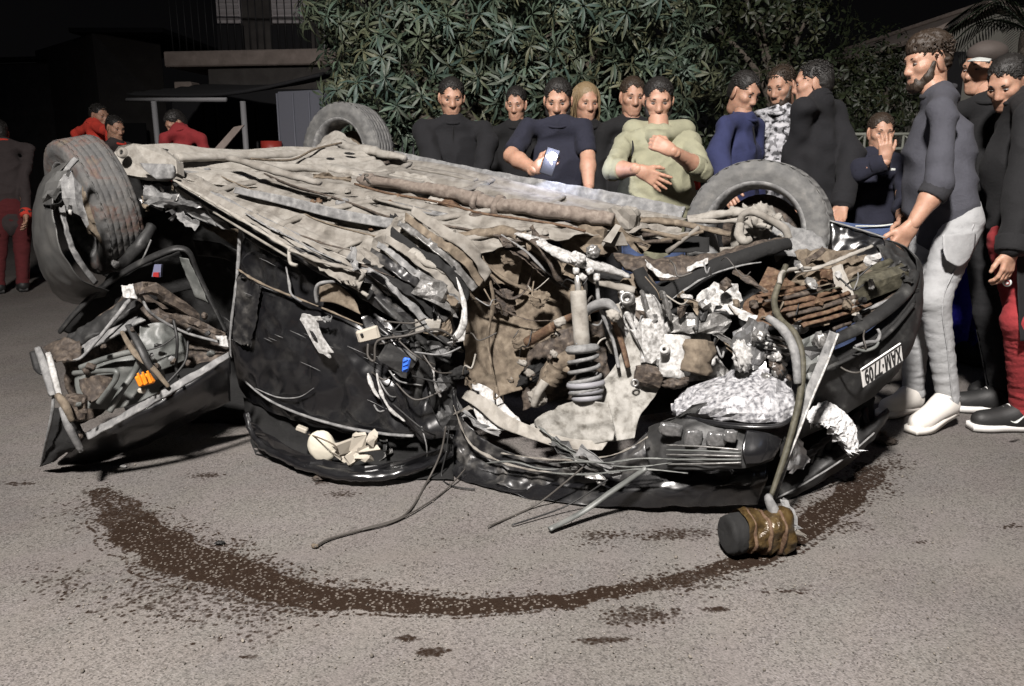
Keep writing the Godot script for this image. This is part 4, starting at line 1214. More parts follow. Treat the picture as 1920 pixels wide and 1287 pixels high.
func rear_door():
	# the near rear door, folded out with its stripped inner side up
	nearer = 0.12
	var d := group_part("rear_door", "open rear door lying on the road with its inner side stripped")
	var Z := func(called: String, rows: Array, m: String, o := {}): return part(called, sheet(rows, o), M[m], d)
	var Y := func(called: String, flat: Array, r, m: String, sides := 8, per := 8, squash := 1.0, bump := 0.0): return part(called, pipe(flat, r, sides, per, squash, bump), M[m], d)
	Z.call("door_skin", [
		[150, 818, 1.86, 220, 784, 1.77, 310, 735, 1.63, 432, 668, 1.40],
		[132, 846, 1.88, 212, 812, 1.78, 310, 762, 1.64, 432, 692, 1.40],
		[108, 868, 1.88, 190, 852, 1.76, 300, 806, 1.60, 432, 726, 1.38],
		[112, 874, 1.80, 196, 864, 1.66, 300, 822, 1.50, 432, 752, 1.32]],
		"paint", {"nu": 50, "nv": 30, "amp": 0.006, "freq": 4.0, "seed": 28})
	Z.call("door_end", [[98, 765, 1.92, 128, 770, 1.90, 158, 812, 1.88], [88, 815, 1.94, 120, 830, 1.92, 148, 836, 1.89], [74, 876, 1.92, 96, 868, 1.92, 128, 850, 1.88]], "lining", {"nu": 14, "nv": 18, "amp": 0.008, "seed": 29})
	Y.call("door_edge", [100, 742, 1.95, 97, 775, 1.96, 88, 820, 1.96, 76, 874, 1.92], [0.006, 0.007, 0.006, 0.004], "dust_grey", 6, 8)
	Z.call("door_liner", [
		[112, 650, 1.70, 190, 590, 1.62, 258, 545, 1.54, 330, 590, 1.42, 430, 640, 1.30],
		[118, 690, 1.72, 195, 640, 1.64, 262, 605, 1.56, 340, 630, 1.44, 430, 655, 1.32],
		[128, 745, 1.74, 205, 700, 1.66, 270, 660, 1.58, 345, 665, 1.46, 430, 664, 1.34],
		[145, 800, 1.78, 215, 760, 1.70, 280, 715, 1.60, 350, 690, 1.48, 432, 668, 1.36]],
		"mud_dark", {"nu": 50, "nv": 40, "amp": 0.016, "freq": 8.0, "seed": 30})
	# moulded grey panel with its triangular opening
	Z.call("door_panel", [
		[150, 690, 1.80, 200, 670, 1.74, 250, 655, 1.68, 285, 640, 1.62],
		[140, 705, 1.82, 195, 690, 1.77, 250, 680, 1.70, 300, 668, 1.62],
		[142, 735, 1.84, 200, 730, 1.78, 250, 722, 1.70, 310, 708, 1.60],
		[150, 765, 1.85, 200, 768, 1.79, 245, 760, 1.72, 300, 735, 1.62]],
		"plastic_grey", {"nu": 44, "nv": 36, "amp": 0.005, "freq": 5.0, "seed": 31})
	Z.call("door_recess", [[146, 712, 1.87, 180, 704, 1.84, 212, 702, 1.81], [152, 735, 1.88, 180, 730, 1.85, 205, 722, 1.82], [168, 756, 1.88, 180, 750, 1.86, 196, 738, 1.83]], "mud_dark", {"nu": 14, "nv": 14, "amp": 0.004, "seed": 32})
	Y.call("moulding", [138, 700, 1.86, 175, 697, 1.84, 214, 696, 1.82, 218, 708, 1.82, 204, 730, 1.84, 184, 756, 1.86], 0.010, "plastic_grey", 8, 8)
	Y.call("moulding", [150, 690, 1.84, 200, 672, 1.78, 252, 660, 1.72, 262, 672, 1.71, 250, 700, 1.73, 226, 735, 1.78, 205, 772, 1.82], 0.012, "plastic_grey", 8, 8)
	Z.call("membrane", [[262, 612, 1.66, 300, 605, 1.60, 340, 625, 1.52], [262, 655, 1.68, 305, 645, 1.62, 350, 650, 1.52], [280, 700, 1.68, 315, 690, 1.62, 348, 675, 1.54]], "plastic_grey", {"nu": 20, "nv": 20, "amp": 0.010, "freq": 8.0, "seed": 33})
	Z.call("glass_run", [[152, 645, 1.76, 205, 618, 1.70, 258, 592, 1.64], [150, 662, 1.79, 205, 634, 1.73, 270, 598, 1.66]], "dust_grey", {"nu": 20, "nv": 6, "amp": 0.004, "seed": 34, "thick": 0.01})
	Z.call("beam", [[86, 648, 1.80, 140, 620, 1.74, 200, 585, 1.66, 240, 552, 1.58], [100, 668, 1.83, 150, 640, 1.77, 210, 606, 1.69, 262, 566, 1.61]], "plastic", {"nu": 30, "nv": 8, "amp": 0.010, "freq": 11.0, "seed": 35, "thick": 0.02})
	Y.call("trim_strip", [126, 676, 1.86, 150, 672, 1.84, 180, 640, 1.78, 225, 585, 1.70, 240, 566, 1.66, 262, 556, 1.64, 276, 580, 1.63, 300, 600, 1.58, 350, 625, 1.49, 412, 642, 1.40], [0.004, 0.006, 0.007, 0.009, 0.009, 0.008, 0.006, 0.006, 0.006, 0.006], "dust_grey", 6, 8)
	Y.call("trim_strip", [90, 662, 1.92, 100, 700, 1.94, 112, 745, 1.95], [0.010, 0.013, 0.010], "torn_white", 6, 6, 0.6)
	Y.call("trim_strip", [70, 652, 1.92, 84, 690, 1.94, 98, 742, 1.96], [0.012, 0.016, 0.012], "dust_grey", 6, 6, 0.5)
	Y.call("trim_strip", [62, 660, 1.90, 72, 690, 1.92, 80, 702, 1.93], [0.014, 0.018, 0.010], "plastic", 6, 6, 0.5)
	Z.call("corner_mount", [[82, 652, 1.86, 116, 634, 1.82, 150, 640, 1.79], [92, 668, 1.88, 120, 656, 1.85, 152, 660, 1.81], [104, 680, 1.9, 130, 674, 1.87, 150, 676, 1.84]], "mud_dark", {"nu": 12, "nv": 12, "amp": 0.012, "freq": 14.0, "seed": 36})
	Z.call("belt_trim", [[238, 540, 1.66, 262, 530, 1.64, 292, 532, 1.58, 340, 560, 1.5, 372, 590, 1.44], [240, 560, 1.68, 264, 552, 1.66, 296, 552, 1.60, 336, 582, 1.52, 380, 606, 1.44]], "mud_dark", {"flat": true, "nu": 10, "nv": 4, "amp": 0.014, "freq": 11.0, "seed": 37, "thick": 0.015})
	Z.call("clip", [[228, 536, 1.72, 248, 532, 1.70], [232, 558, 1.73, 254, 560, 1.71]], "torn_white", {"nu": 8, "nv": 8, "amp": 0.012, "freq": 18.0, "seed": 38, "thick": 0.01})
	Z.call("inner_frame", [[264, 562, 1.60, 320, 575, 1.52, 372, 596, 1.46, 424, 625, 1.38], [280, 588, 1.62, 330, 604, 1.54, 380, 624, 1.46, 424, 636, 1.38]], "mud_dark", {"flat": true, "nu": 12, "nv": 4, "amp": 0.02, "freq": 12.0, "seed": 39, "rag": 0.03})
	Z.call("hinge", [[404, 630, 1.42, 424, 630, 1.40], [410, 648, 1.43, 428, 652, 1.41]], "torn_white", {"nu": 8, "nv": 8, "amp": 0.008, "freq": 18.0, "seed": 40, "thick": 0.01})
	Z.call("sill_strip", [[160, 812, 1.90, 240, 768, 1.80, 330, 716, 1.66, 428, 660, 1.46], [164, 824, 1.91, 244, 780, 1.81, 334, 728, 1.67, 430, 670, 1.47]], "dust_grey", {"nu": 40, "nv": 4, "amp": 0.006, "seed": 41, "thick": 0.01})
	Y.call("regulator_arm", [240, 610, 1.72, 262, 650, 1.74, 276, 680, 1.74, 296, 712, 1.72], [0.012, 0.016, 0.014, 0.010], "plastic", 8, 8, 0.5)
	Y.call("regulator_arm", [228, 622, 1.72, 252, 662, 1.75, 285, 690, 1.73, 316, 726, 1.70], [0.008, 0.012, 0.012, 0.008], "mud", 8, 8, 0.5)
	Y.call("cable", [325, 600, 1.58, 332, 640, 1.60, 330, 690, 1.60, 340, 720, 1.60], 0.006, "black_rubber", 6, 8)
	Y.call("cable", [352, 640, 1.54, 346, 680, 1.58, 310, 722, 1.66, 300, 730, 1.68], 0.005, "black_rubber", 6, 8)
	Y.call("cable", [262, 660, 1.72, 300, 650, 1.66, 330, 630, 1.6], 0.003, "black_rubber", 6, 8)
	Y.call("latch_rod", [115, 765, 1.97, 128, 800, 1.98, 152, 845, 1.94], [0.010, 0.014, 0.012], "dust_grey", 8, 6)
	Y.call("latch_rod", [108, 742, 1.97, 122, 760, 1.98, 135, 790, 1.97], [0.012, 0.016, 0.01], "mud", 8, 6)
	plain("orange", Color(0.75, 0.22, 0.01), 0.5)
	part("orange_clip", boxed(cv(271, 712, 1.77), Vector3(0.058, 0.042, 0.02), Basis(Vector3.BACK, 0.25), 0.005, 0.004), M.orange, d)
	for k in 3:
		part("orange_clip_rib", boxed(cv(262 + k * 9, 711 - k * 2, 1.79), Vector3(0.007, 0.046, 0.01), Basis(Vector3.BACK, 0.25), 0.002), M.orange, d)
	part("mount", lump(cv(265, 733, 1.76), Vector3(0.03, 0.022, 0.02), Basis.IDENTITY, 0.3, 5, 4.0, 0.3, 10), M.beige, d)
	part("latch_block", boxed(cv(142, 765, 1.93), Vector3(0.075, 0.09, 0.05), Basis(Vector3.BACK, -0.2), 0.012, 0.01), M.mud_dark, d)
	for k in 26:
		var t := rng.randf()
		var q := Vector2(lerpf(150, 400, t), lerpf(690, 620, t) + rng.randf_range(-50, 60))
		if k > 17: q = Vector2(rng.randf_range(100, 160), rng.randf_range(745, 855))
		var m: String = ["mud_dark", "dust_grey", "plastic", "mud_dark", "mud_dark", "plastic_grey"][k % 6]
		part("fitting", lump(cv(q.x, q.y, lerpf(1.88, 1.5, t) if k < 18 else 1.94), Vector3(0.04, 0.02, 0.03) * rng.randf_range(0.4, 1.1), Basis.from_euler(Vector3(rng.randf() * 3, rng.randf() * 3, rng.randf() * 3)), 0.3, 6, k, 0.5, 8), M[m], d)

func car_side():
	nearer = 0.0
	# near sill: split seams and rails
	S("sill", [
		[330, 331, 1.26, 430, 378, 1.28, 560, 440, 1.27, 680, 500, 1.20, 790, 566, 1.12],
		[322, 342, 1.30, 425, 396, 1.32, 545, 458, 1.31, 660, 520, 1.25, 770, 584, 1.16],
		[330, 360, 1.31, 425, 412, 1.33, 540, 470, 1.32, 650, 540, 1.26, 740, 590, 1.18]],
		"dirt", {"nu": 80, "nv": 24, "amp": 0.006, "freq": 5.0, "seed": 42})
	S("sill_rail", [
		[430, 400, 1.34, 540, 455, 1.33, 660, 505, 1.24, 740, 550, 1.16, 820, 600, 1.08],
		[440, 410, 1.36, 545, 468, 1.35, 655, 520, 1.28, 740, 572, 1.20, 815, 622, 1.12],
		[450, 418, 1.36, 545, 480, 1.35, 650, 542, 1.28, 735, 596, 1.20, 800, 640, 1.12]],
		"paint_dusty", {"flat": true, "nu": 26, "nv": 6, "amp": 0.014, "freq": 6.0, "seed": 43})
	S("sill_gap", [[322, 340, 1.33, 430, 405, 1.35, 540, 462, 1.35, 640, 512, 1.30, 700, 548, 1.26], [326, 348, 1.335, 430, 416, 1.355, 536, 474, 1.355, 630, 528, 1.305, 690, 566, 1.265]], "lining", {"nu": 60, "nv": 3, "amp": 0.005, "seed": 44, "thick": 0.01})
	T("sill_trim", [326, 338, 1.36, 400, 380, 1.38, 480, 428, 1.39, 543, 466, 1.39, 600, 500, 1.36, 690, 555, 1.30], [0.008, 0.009, 0.010, 0.011, 0.009, 0.008], "dirt_pale", 7, 8, 0.7, 0.006)
	T("sill_trim", [543, 464, 1.39, 542, 480, 1.40, 545, 494, 1.40, 556, 498, 1.40], 0.008, "dirt_pale", 6, 5)
	T("sill_trim", [400, 398, 1.37, 470, 440, 1.38, 540, 482, 1.38], [0.004, 0.006, 0.005], "dirt", 6, 8)
	T("sill_trim", [545, 468, 1.40, 600, 490, 1.38, 660, 505, 1.34, 680, 512, 1.32, 676, 524, 1.32, 668, 540, 1.32], [0.010, 0.012, 0.012, 0.010, 0.009, 0.005], "dirt", 7, 8, 0.6, 0.008)
	S("sill_flap", [[560, 470, 1.37, 620, 492, 1.34, 690, 508, 1.28], [600, 500, 1.38, 640, 515, 1.35, 684, 520, 1.31], [640, 530, 1.38, 664, 536, 1.36, 672, 548, 1.33]], "dirt", {"nu": 20, "nv": 12, "amp": 0.012, "freq": 12.0, "seed": 45, "rag": 0.05})
	for q in [[560, 440, 660, 470, 1.31], [600, 462, 700, 500, 1.29], [520, 432, 640, 492, 1.33], [620, 470, 740, 520, 1.22], [690, 470, 790, 545, 1.14], [460, 400, 560, 452, 1.31]]:
		T("seam", [q[0], q[1], q[4], (q[0] + q[2]) / 2.0, (q[1] + q[3]) / 2.0 + 3, q[4] + 0.01, q[2], q[3], q[4] - 0.02], [0.003, 0.006, 0.003], ["dirt_pale", "dust_grey", "mud_dark"][int(q[0]) % 3], 6, 8, 0.6, 0.004)
	# front door, still shut: dull black, scratched and torn
	S("front_door", [
		[448, 428, 1.24, 500, 446, 1.26, 560, 474, 1.27, 640, 520, 1.24, 720, 580, 1.17, 770, 612, 1.12],
		[446, 475, 1.27, 500, 500, 1.29, 560, 528, 1.29, 640, 565, 1.26, 720, 615, 1.20, 790, 645, 1.12],
		[442, 530, 1.30, 500, 556, 1.32, 560, 585, 1.32, 640, 615, 1.29, 720, 650, 1.23, 800, 680, 1.14],
		[434, 595, 1.32, 495, 618, 1.34, 560, 645, 1.34, 640, 672, 1.31, 720, 700, 1.25, 800, 720, 1.16],
		[430, 655, 1.33, 495, 675, 1.35, 560, 700, 1.35, 640, 730, 1.32, 720, 752, 1.26, 810, 766, 1.18],
		[446, 715, 1.33, 500, 745, 1.35, 570, 772, 1.35, 650, 795, 1.32, 740, 806, 1.26, 830, 806, 1.18],
		[462, 752, 1.31, 510, 772, 1.33, 575, 795, 1.33, 655, 812, 1.30, 745, 822, 1.25, 850, 822, 1.16]],
		"paint", {"nu": 80, "nv": 80, "amp": 0.016, "freq": 3.6, "seed": 46})
	T("door_edge", [450, 430, 1.27, 447, 480, 1.29, 442, 540, 1.32, 434, 600, 1.34, 430, 650, 1.35, 433, 672, 1.35], [0.007, 0.008, 0.007, 0.007, 0.006, 0.004], "dust_grey", 6, 8, 0.6, 0.003)
	T("door_crease", [446, 505, 1.315, 475, 524, 1.335, 520, 545, 1.34, 590, 572, 1.33, 680, 610, 1.29], [0.004, 0.007, 0.006, 0.005, 0.003], "mud", 6, 8, 0.6, 0.003)
	T("door_crease", [460, 445, 1.28, 500, 470, 1.30, 540, 490, 1.31], [0.003, 0.005, 0.003], "dust_grey", 6, 8, 0.6, 0.003)
	T("door_crease", [536, 500, 1.33, 542, 530, 1.34, 546, 552, 1.35, 566, 566, 1.34], [0.004, 0.006, 0.005, 0.003], "dust_grey", 6, 8, 0.6, 0.003)
	T("window_strip", [455, 712, 1.36, 500, 748, 1.37, 560, 776, 1.37, 640, 800, 1.34, 720, 814, 1.29, 775, 818, 1.25], [0.004, 0.006, 0.007, 0.008, 0.008, 0.008], "dust_grey", 6, 8, 0.7)
	T("door_crease", [478, 728, 1.36, 520, 745, 1.37, 560, 745, 1.37, 588, 728, 1.37], [0.002, 0.004, 0.004, 0.002], "dust_grey", 6, 8, 0.6)
	S("door_dust", [[446, 512, 1.322, 470, 524, 1.335, 490, 540, 1.342], [440, 580, 1.337, 462, 590, 1.35, 480, 600, 1.355], [436, 640, 1.35, 452, 648, 1.36, 470, 650, 1.365]], "paint_dusty", {"nu": 16, "nv": 24, "amp": 0.010, "freq": 6.0, "seed": 47, "rag": 0.08})
	# torn hole with white filler showing
	part("door_tear", plate([cv(566, 588, 1.375), cv(576, 590, 1.375), cv(584, 594, 1.375), cv(596, 593, 1.375), cv(602, 601, 1.375), cv(592, 601, 1.375), cv(594, 616, 1.375), cv(601, 632, 1.375), cv(613, 650, 1.375), cv(622, 662, 1.375), cv(614, 661, 1.375), cv(617, 672, 1.375), cv(606, 664, 1.375), cv(598, 662, 1.375), cv(590, 650, 1.375), cv(580, 632, 1.375), cv(570, 612, 1.375), cv(562, 600, 1.375)], (CAR_V + Vector3(0, 0.1, 0)).normalized(), 0.012), M.torn_white, car, "white filler showing through the torn door")
	part("door_tear_gap", lump(cv(588, 630, 1.385), Vector3(0.012, 0.05, 0.012), Basis(Vector3.BACK, 0.5), 0.3, 6, 2, 0.2, 10), M.lining, car)
	S("door_flap", [[600, 596, 1.36, 622, 590, 1.36], [606, 602, 1.36, 620, 606, 1.36]], "dust_grey", {"nu": 8, "nv": 6, "amp": 0.01, "freq": 18, "seed": 48, "rag": 0.1})
	T("door_handle", [594, 568, 1.36, 592, 546, 1.37, 600, 532, 1.37, 628, 528, 1.36], [0.007, 0.008, 0.008, 0.006], "dust_grey", 7, 6)
	S("handle_cup", [[598, 538, 1.335, 630, 532, 1.33, 664, 560, 1.31], [598, 566, 1.34, 632, 570, 1.335, 676, 590, 1.31]], "mud", {"nu": 14, "nv": 10, "amp": 0.006, "seed": 49})
	for k in 18:
		var x := rng.randf_range(450, 720)
		var y := lerpf(470, 640, (x - 450) / 300.0) + rng.randf_range(-10, 150)
		var l := rng.randf_range(10, 46)
		var v: float = 1.352 - maxf(0.0, (x - 560)) * 0.0006 + 0.004
		part("scratch", pipe([x, y, v, x + l * 0.5, y + l * 0.22, v + 0.001, x + l, y + l * rng.randf_range(0.4, 0.5), v - 0.004], [0.0004, 0.0012, 0.0004], 5, 4), M.dust_grey, car)
	# window opening, mirror and roof edge under the door
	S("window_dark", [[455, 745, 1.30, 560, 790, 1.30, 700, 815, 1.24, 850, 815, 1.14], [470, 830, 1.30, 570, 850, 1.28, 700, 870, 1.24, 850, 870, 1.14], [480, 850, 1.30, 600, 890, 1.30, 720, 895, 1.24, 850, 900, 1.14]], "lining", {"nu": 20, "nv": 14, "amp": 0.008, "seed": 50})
	part("roof_rail", tube([onto(462, 775, 0.16), onto(470, 808, 0.10), onto(492, 834, 0.06), onto(540, 860, 0.045), onto(600, 882, 0.04), onto(660, 893, 0.04), onto(730, 890, 0.045), onto(790, 876, 0.055), onto(845, 850, 0.08)], [0.012, 0.015, 0.02, 0.022, 0.024, 0.024, 0.022, 0.02, 0.016], 12, 8, 0.8, 0.008), M.paint, car)
	S("roof_edge", [[onto(470, 790, 0.16), onto(540, 838, 0.10), onto(620, 866, 0.08), onto(720, 872, 0.08), onto(830, 840, 0.12)], [onto(474, 815, 0.09), onto(540, 860, 0.05), onto(620, 884, 0.045), onto(720, 888, 0.045), onto(840, 858, 0.06)]], "paint", {"flat": true, "nu": 18, "nv": 4, "amp": 0.014, "freq": 7.0, "seed": 51})
	part("wing_mirror", lump(cv(604, 838, 1.45), Vector3(0.11, 0.135, 0.07), Basis(Vector3.BACK, 0.35), 0.05, 3, 3.0, 0.1, 24), M.bone, car, "cream coloured broken mirror shell")
	T("mirror_edge", [578, 815, 1.46, 600, 822, 1.50, 628, 836, 1.49, 634, 850, 1.47], 0.003, "mud", 6, 6)
	part("mirror_stub", boxed(cv(566, 805, 1.42), Vector3(0.045, 0.02, 0.03), Basis(Vector3.BACK, -0.4), 0.004), M.beige, car)
	for q in [[655, 838, 0.10, 0.05, 0.2], [672, 830, 0.05, 0.07, -0.3], [690, 842, 0.09, 0.03, 0.1], [664, 852, 0.06, 0.035, 0.5], [642, 852, 0.07, 0.02, -0.5], [700, 826, 0.03, 0.05, 0.2], [684, 856, 0.05, 0.03, -0.2]]:
		part("mirror_mount", boxed(cv(q[0], q[1], 1.42), Vector3(q[2], q[3], 0.03), Basis(Vector3.BACK, q[4]) * Basis(Vector3.UP, q[4]), 0.006, 0.02), M.beige, car)
	T("window_strip", [790, 800, 1.26, 800, 840, 1.26, 795, 866, 1.24, 760, 884, 1.26], 0.003, "dust_grey", 6, 8)
	# crushed hinge pillar
	S("hinge_pillar", [
		[690, 560, 1.16, 730, 590, 1.12, 790, 610, 1.06, 850, 640, 1.0],
		[720, 640, 1.20, 760, 650, 1.16, 800, 660, 1.08, 850, 680, 1.0],
		[750, 730, 1.22, 785, 730, 1.17, 820, 730, 1.1, 860, 740, 1.02],
		[770, 800, 1.20, 800, 805, 1.16, 840, 806, 1.1, 880, 810, 1.02]],
		"plastic", {"flat": true, "nu": 14, "nv": 18, "amp": 0.028, "freq": 9.0, "seed": 52})
	for q in [[690, 545, 1.24, 730, 580, 1.22, 800, 650, 1.14, 812, 700, 1.12], [700, 600, 1.24, 740, 640, 1.24, 775, 690, 1.22, 790, 760, 1.18], [720, 560, 1.2, 790, 600, 1.14, 840, 640, 1.08, 868, 660, 1.04], [780, 640, 1.2, 790, 690, 1.2, 784, 740, 1.2, 780, 790, 1.18], [742, 700, 1.26, 750, 740, 1.26, 770, 790, 1.24, 800, 830, 1.2], [755, 610, 1.22, 790, 680, 1.2, 810, 720, 1.16, 812, 770, 1.14]]:
		T("pillar_strip", q, [0.012, 0.02, 0.018, 0.01], ["plastic", "paint", "lining"][int(q[0]) % 3], 8, 8, 0.5, 0.008)
	for q in [[706, 700, 1.29, 716, 740, 1.3, 734, 770, 1.28, 760, 790, 1.25], [812, 690, 1.16, 816, 720, 1.16, 826, 745, 1.14], [690, 700, 1.3, 700, 730, 1.31, 712, 748, 1.3]]:
		T("torn_edge", q, [0.004, 0.009, 0.007, 0.003], "torn_white", 7, 8, 0.5, 0.006)
	part("hinge", boxed(cv(690, 628, 1.32), Vector3(0.085, 0.048, 0.02), Basis(Vector3.BACK, 0.28), 0.006, 0.004), M.beige, car)
	part("hinge_hole", lump(cv(678, 628, 1.345), Vector3(0.012, 0.012, 0.01), Basis.IDENTITY, 0.1, 5, 1, 0, 8), M.lining, car)
	part("relay_box", boxed(cv(802, 610, 1.14), Vector3(0.095, 0.055, 0.03), Basis(Vector3.BACK, -0.05), 0.006, 0.006), M.dirt_pale, car)
	part("bracket", boxed(cv(745, 672, 1.27), Vector3(0.14, 0.10, 0.02), Basis(Vector3.BACK, -0.5), 0.02, 0.02), M.plastic, car)
	plain("plug_blue", Color(0.03, 0.12, 0.55), 0.4)
	part("blue_plug", boxed(cv(762, 684, 1.30), Vector3(0.026, 0.055, 0.02), Basis(Vector3.BACK, -0.15), 0.005, 0.004), M.plug_blue, car)
	for k in 3:
		part("blue_plug_pin", boxed(cv(760, 676 + k * 8, 1.31), Vector3(0.02, 0.006, 0.012), Basis(Vector3.BACK, 0.4), 0.002), M.plug_blue, car)
	for k in 16:
		var a := Vector2(rng.randf_range(690, 800), rng.randf_range(600, 760))
		var b := a + Vector2(rng.randf_range(20, 90), rng.randf_range(-30, 60))
		T("wire", [a.x, a.y, 1.28, (a.x + b.x) / 2 + rng.randf_range(-15, 15), (a.y + b.y) / 2 + rng.randf_range(0, 24), 1.28, b.x, b.y, 1.20], 0.0035, ["wire", "black_rubber", "dust_grey"][k % 3], 6, 8)
	T("wire", [690, 645, 1.33, 690, 668, 1.34, 702, 676, 1.33, 708, 640, 1.32, 760, 630, 1.28, 820, 618, 1.18, 860, 640, 1.1], 0.005, "wire", 6, 8)
	for k in 12:
		var q := Vector2(rng.randf_range(700, 860), rng.randf_range(560, 860))
		part("torn_sheet", shard(cv(q.x, q.y, 1.26 - (q.x - 700) * 0.0011), rng.randf_range(0.05, 0.13), 80.0 + k, 0.7), M[["plastic", "alloy", "mud", "dust_grey", "paint", "plastic"][k % 6]], car)
	# crushed wing in front of the door
	S("front_wing", [
		[700, 478, 1.12, 760, 500, 1.06, 810, 530, 1.0, 850, 560, 0.96],
		[690, 510, 1.2, 750, 545, 1.14, 800, 575, 1.06, 848, 600, 1.0],
		[730, 560, 1.2, 780, 590, 1.14, 820, 610, 1.08, 860, 640, 1.02]],
		"alloy", {"flat": true, "nu": 16, "nv": 12, "amp": 0.03, "freq": 7.0, "seed": 53})
	S("front_wing", [
		[745, 410, 0.98, 800, 405, 0.92, 850, 430, 0.86, 900, 440, 0.82],
		[700, 450, 1.10, 770, 462, 1.02, 830, 480, 0.95, 870, 500, 0.9],
		[700, 500, 1.18, 760, 520, 1.1, 820, 545, 1.02, 860, 560, 0.96]],
		"dirt", {"flat": true, "nu": 14, "nv": 12, "amp": 0.028, "freq": 6.0, "seed": 54})
	S("wing_fold", [[780, 490, 1.10, 830, 515, 1.05, 852, 540, 1.02], [790, 520, 1.16, 835, 545, 1.1, 858, 570, 1.05], [770, 550, 1.2, 820, 572, 1.14, 860, 596, 1.08]], "alloy", {"flat": true, "nu": 8, "nv": 8, "amp": 0.025, "freq": 11.0, "seed": 55})
	S("wing_fold", [[786, 598, 1.14, 830, 606, 1.1, 850, 590, 1.06], [790, 625, 1.16, 826, 632, 1.12, 846, 628, 1.08]], "mud", {"flat": true, "nu": 7, "nv": 5, "amp": 0.02, "freq": 15.0, "seed": 56})
	# crushed layers of the wing, folded one over another with dark gaps between
	for k in 9:
		var a0 := Vector2(700 + k * 13, 520 - k * 13)
		var wd := 9.0 + (k % 3) * 4.0
		var v0 := 1.24 - k * 0.026
		S("wing_layer", [
			[a0.x - 30, a0.y - 30, v0 - 0.02, a0.x + 30, a0.y + 6 + (k % 2) * 8, v0 - 0.02, a0.x + 80, a0.y + 52 - (k % 3) * 8, v0 - 0.07, a0.x + 118, a0.y + 96, v0 - 0.12],
			[a0.x - 34, a0.y - 30 + wd, v0, a0.x + 22, a0.y + 8 + wd + (k % 2) * 6, v0 + 0.01, a0.x + 72, a0.y + 54 + wd - (k % 3) * 6, v0 - 0.04, a0.x + 108, a0.y + 96 + wd, v0 - 0.09]],
			["dust_grey", "lining", "paint_dusty", "dust_grey", "dirt", "lining", "alloy", "mud", "dirt"][k], {"nu": 40, "nv": 6, "amp": 0.012, "freq": 8.0, "seed": 200 + k, "thick": 0.006})
	T("wing_edge", [856, 520, 1.06, 868, 560, 1.08, 872, 600, 1.1, 862, 630, 1.1, 836, 646, 1.12], [0.004, 0.009, 0.013, 0.012, 0.003], "torn_white", 7, 8, 0.5, 0.004)
	S("wing_edge_plate", [[866, 580, 1.06, 874, 590, 1.06], [860, 612, 1.09, 874, 612, 1.09], [838, 644, 1.12, 870, 640, 1.1]], "torn_white", {"nu": 6, "nv": 14, "amp": 0.004, "seed": 57})
	T("pale_strut", [770, 470, 1.12, 800, 490, 1.10, 830, 505, 1.06, 850, 520, 1.02], [0.02, 0.024, 0.022, 0.014], "dirt_pale", 8, 8, 0.5, 0.008)
	S("pale_flap", [[748, 408, 1.02, 790, 402, 0.98, 800, 420, 0.96], [746, 440, 1.06, 780, 446, 1.02, 800, 440, 0.99], [760, 462, 1.1, 790, 470, 1.06, 812, 464, 1.02]], "dirt_pale", {"flat": true, "nu": 7, "nv": 6, "amp": 0.022, "freq": 11.0, "seed": 58, "rag": 0.05})

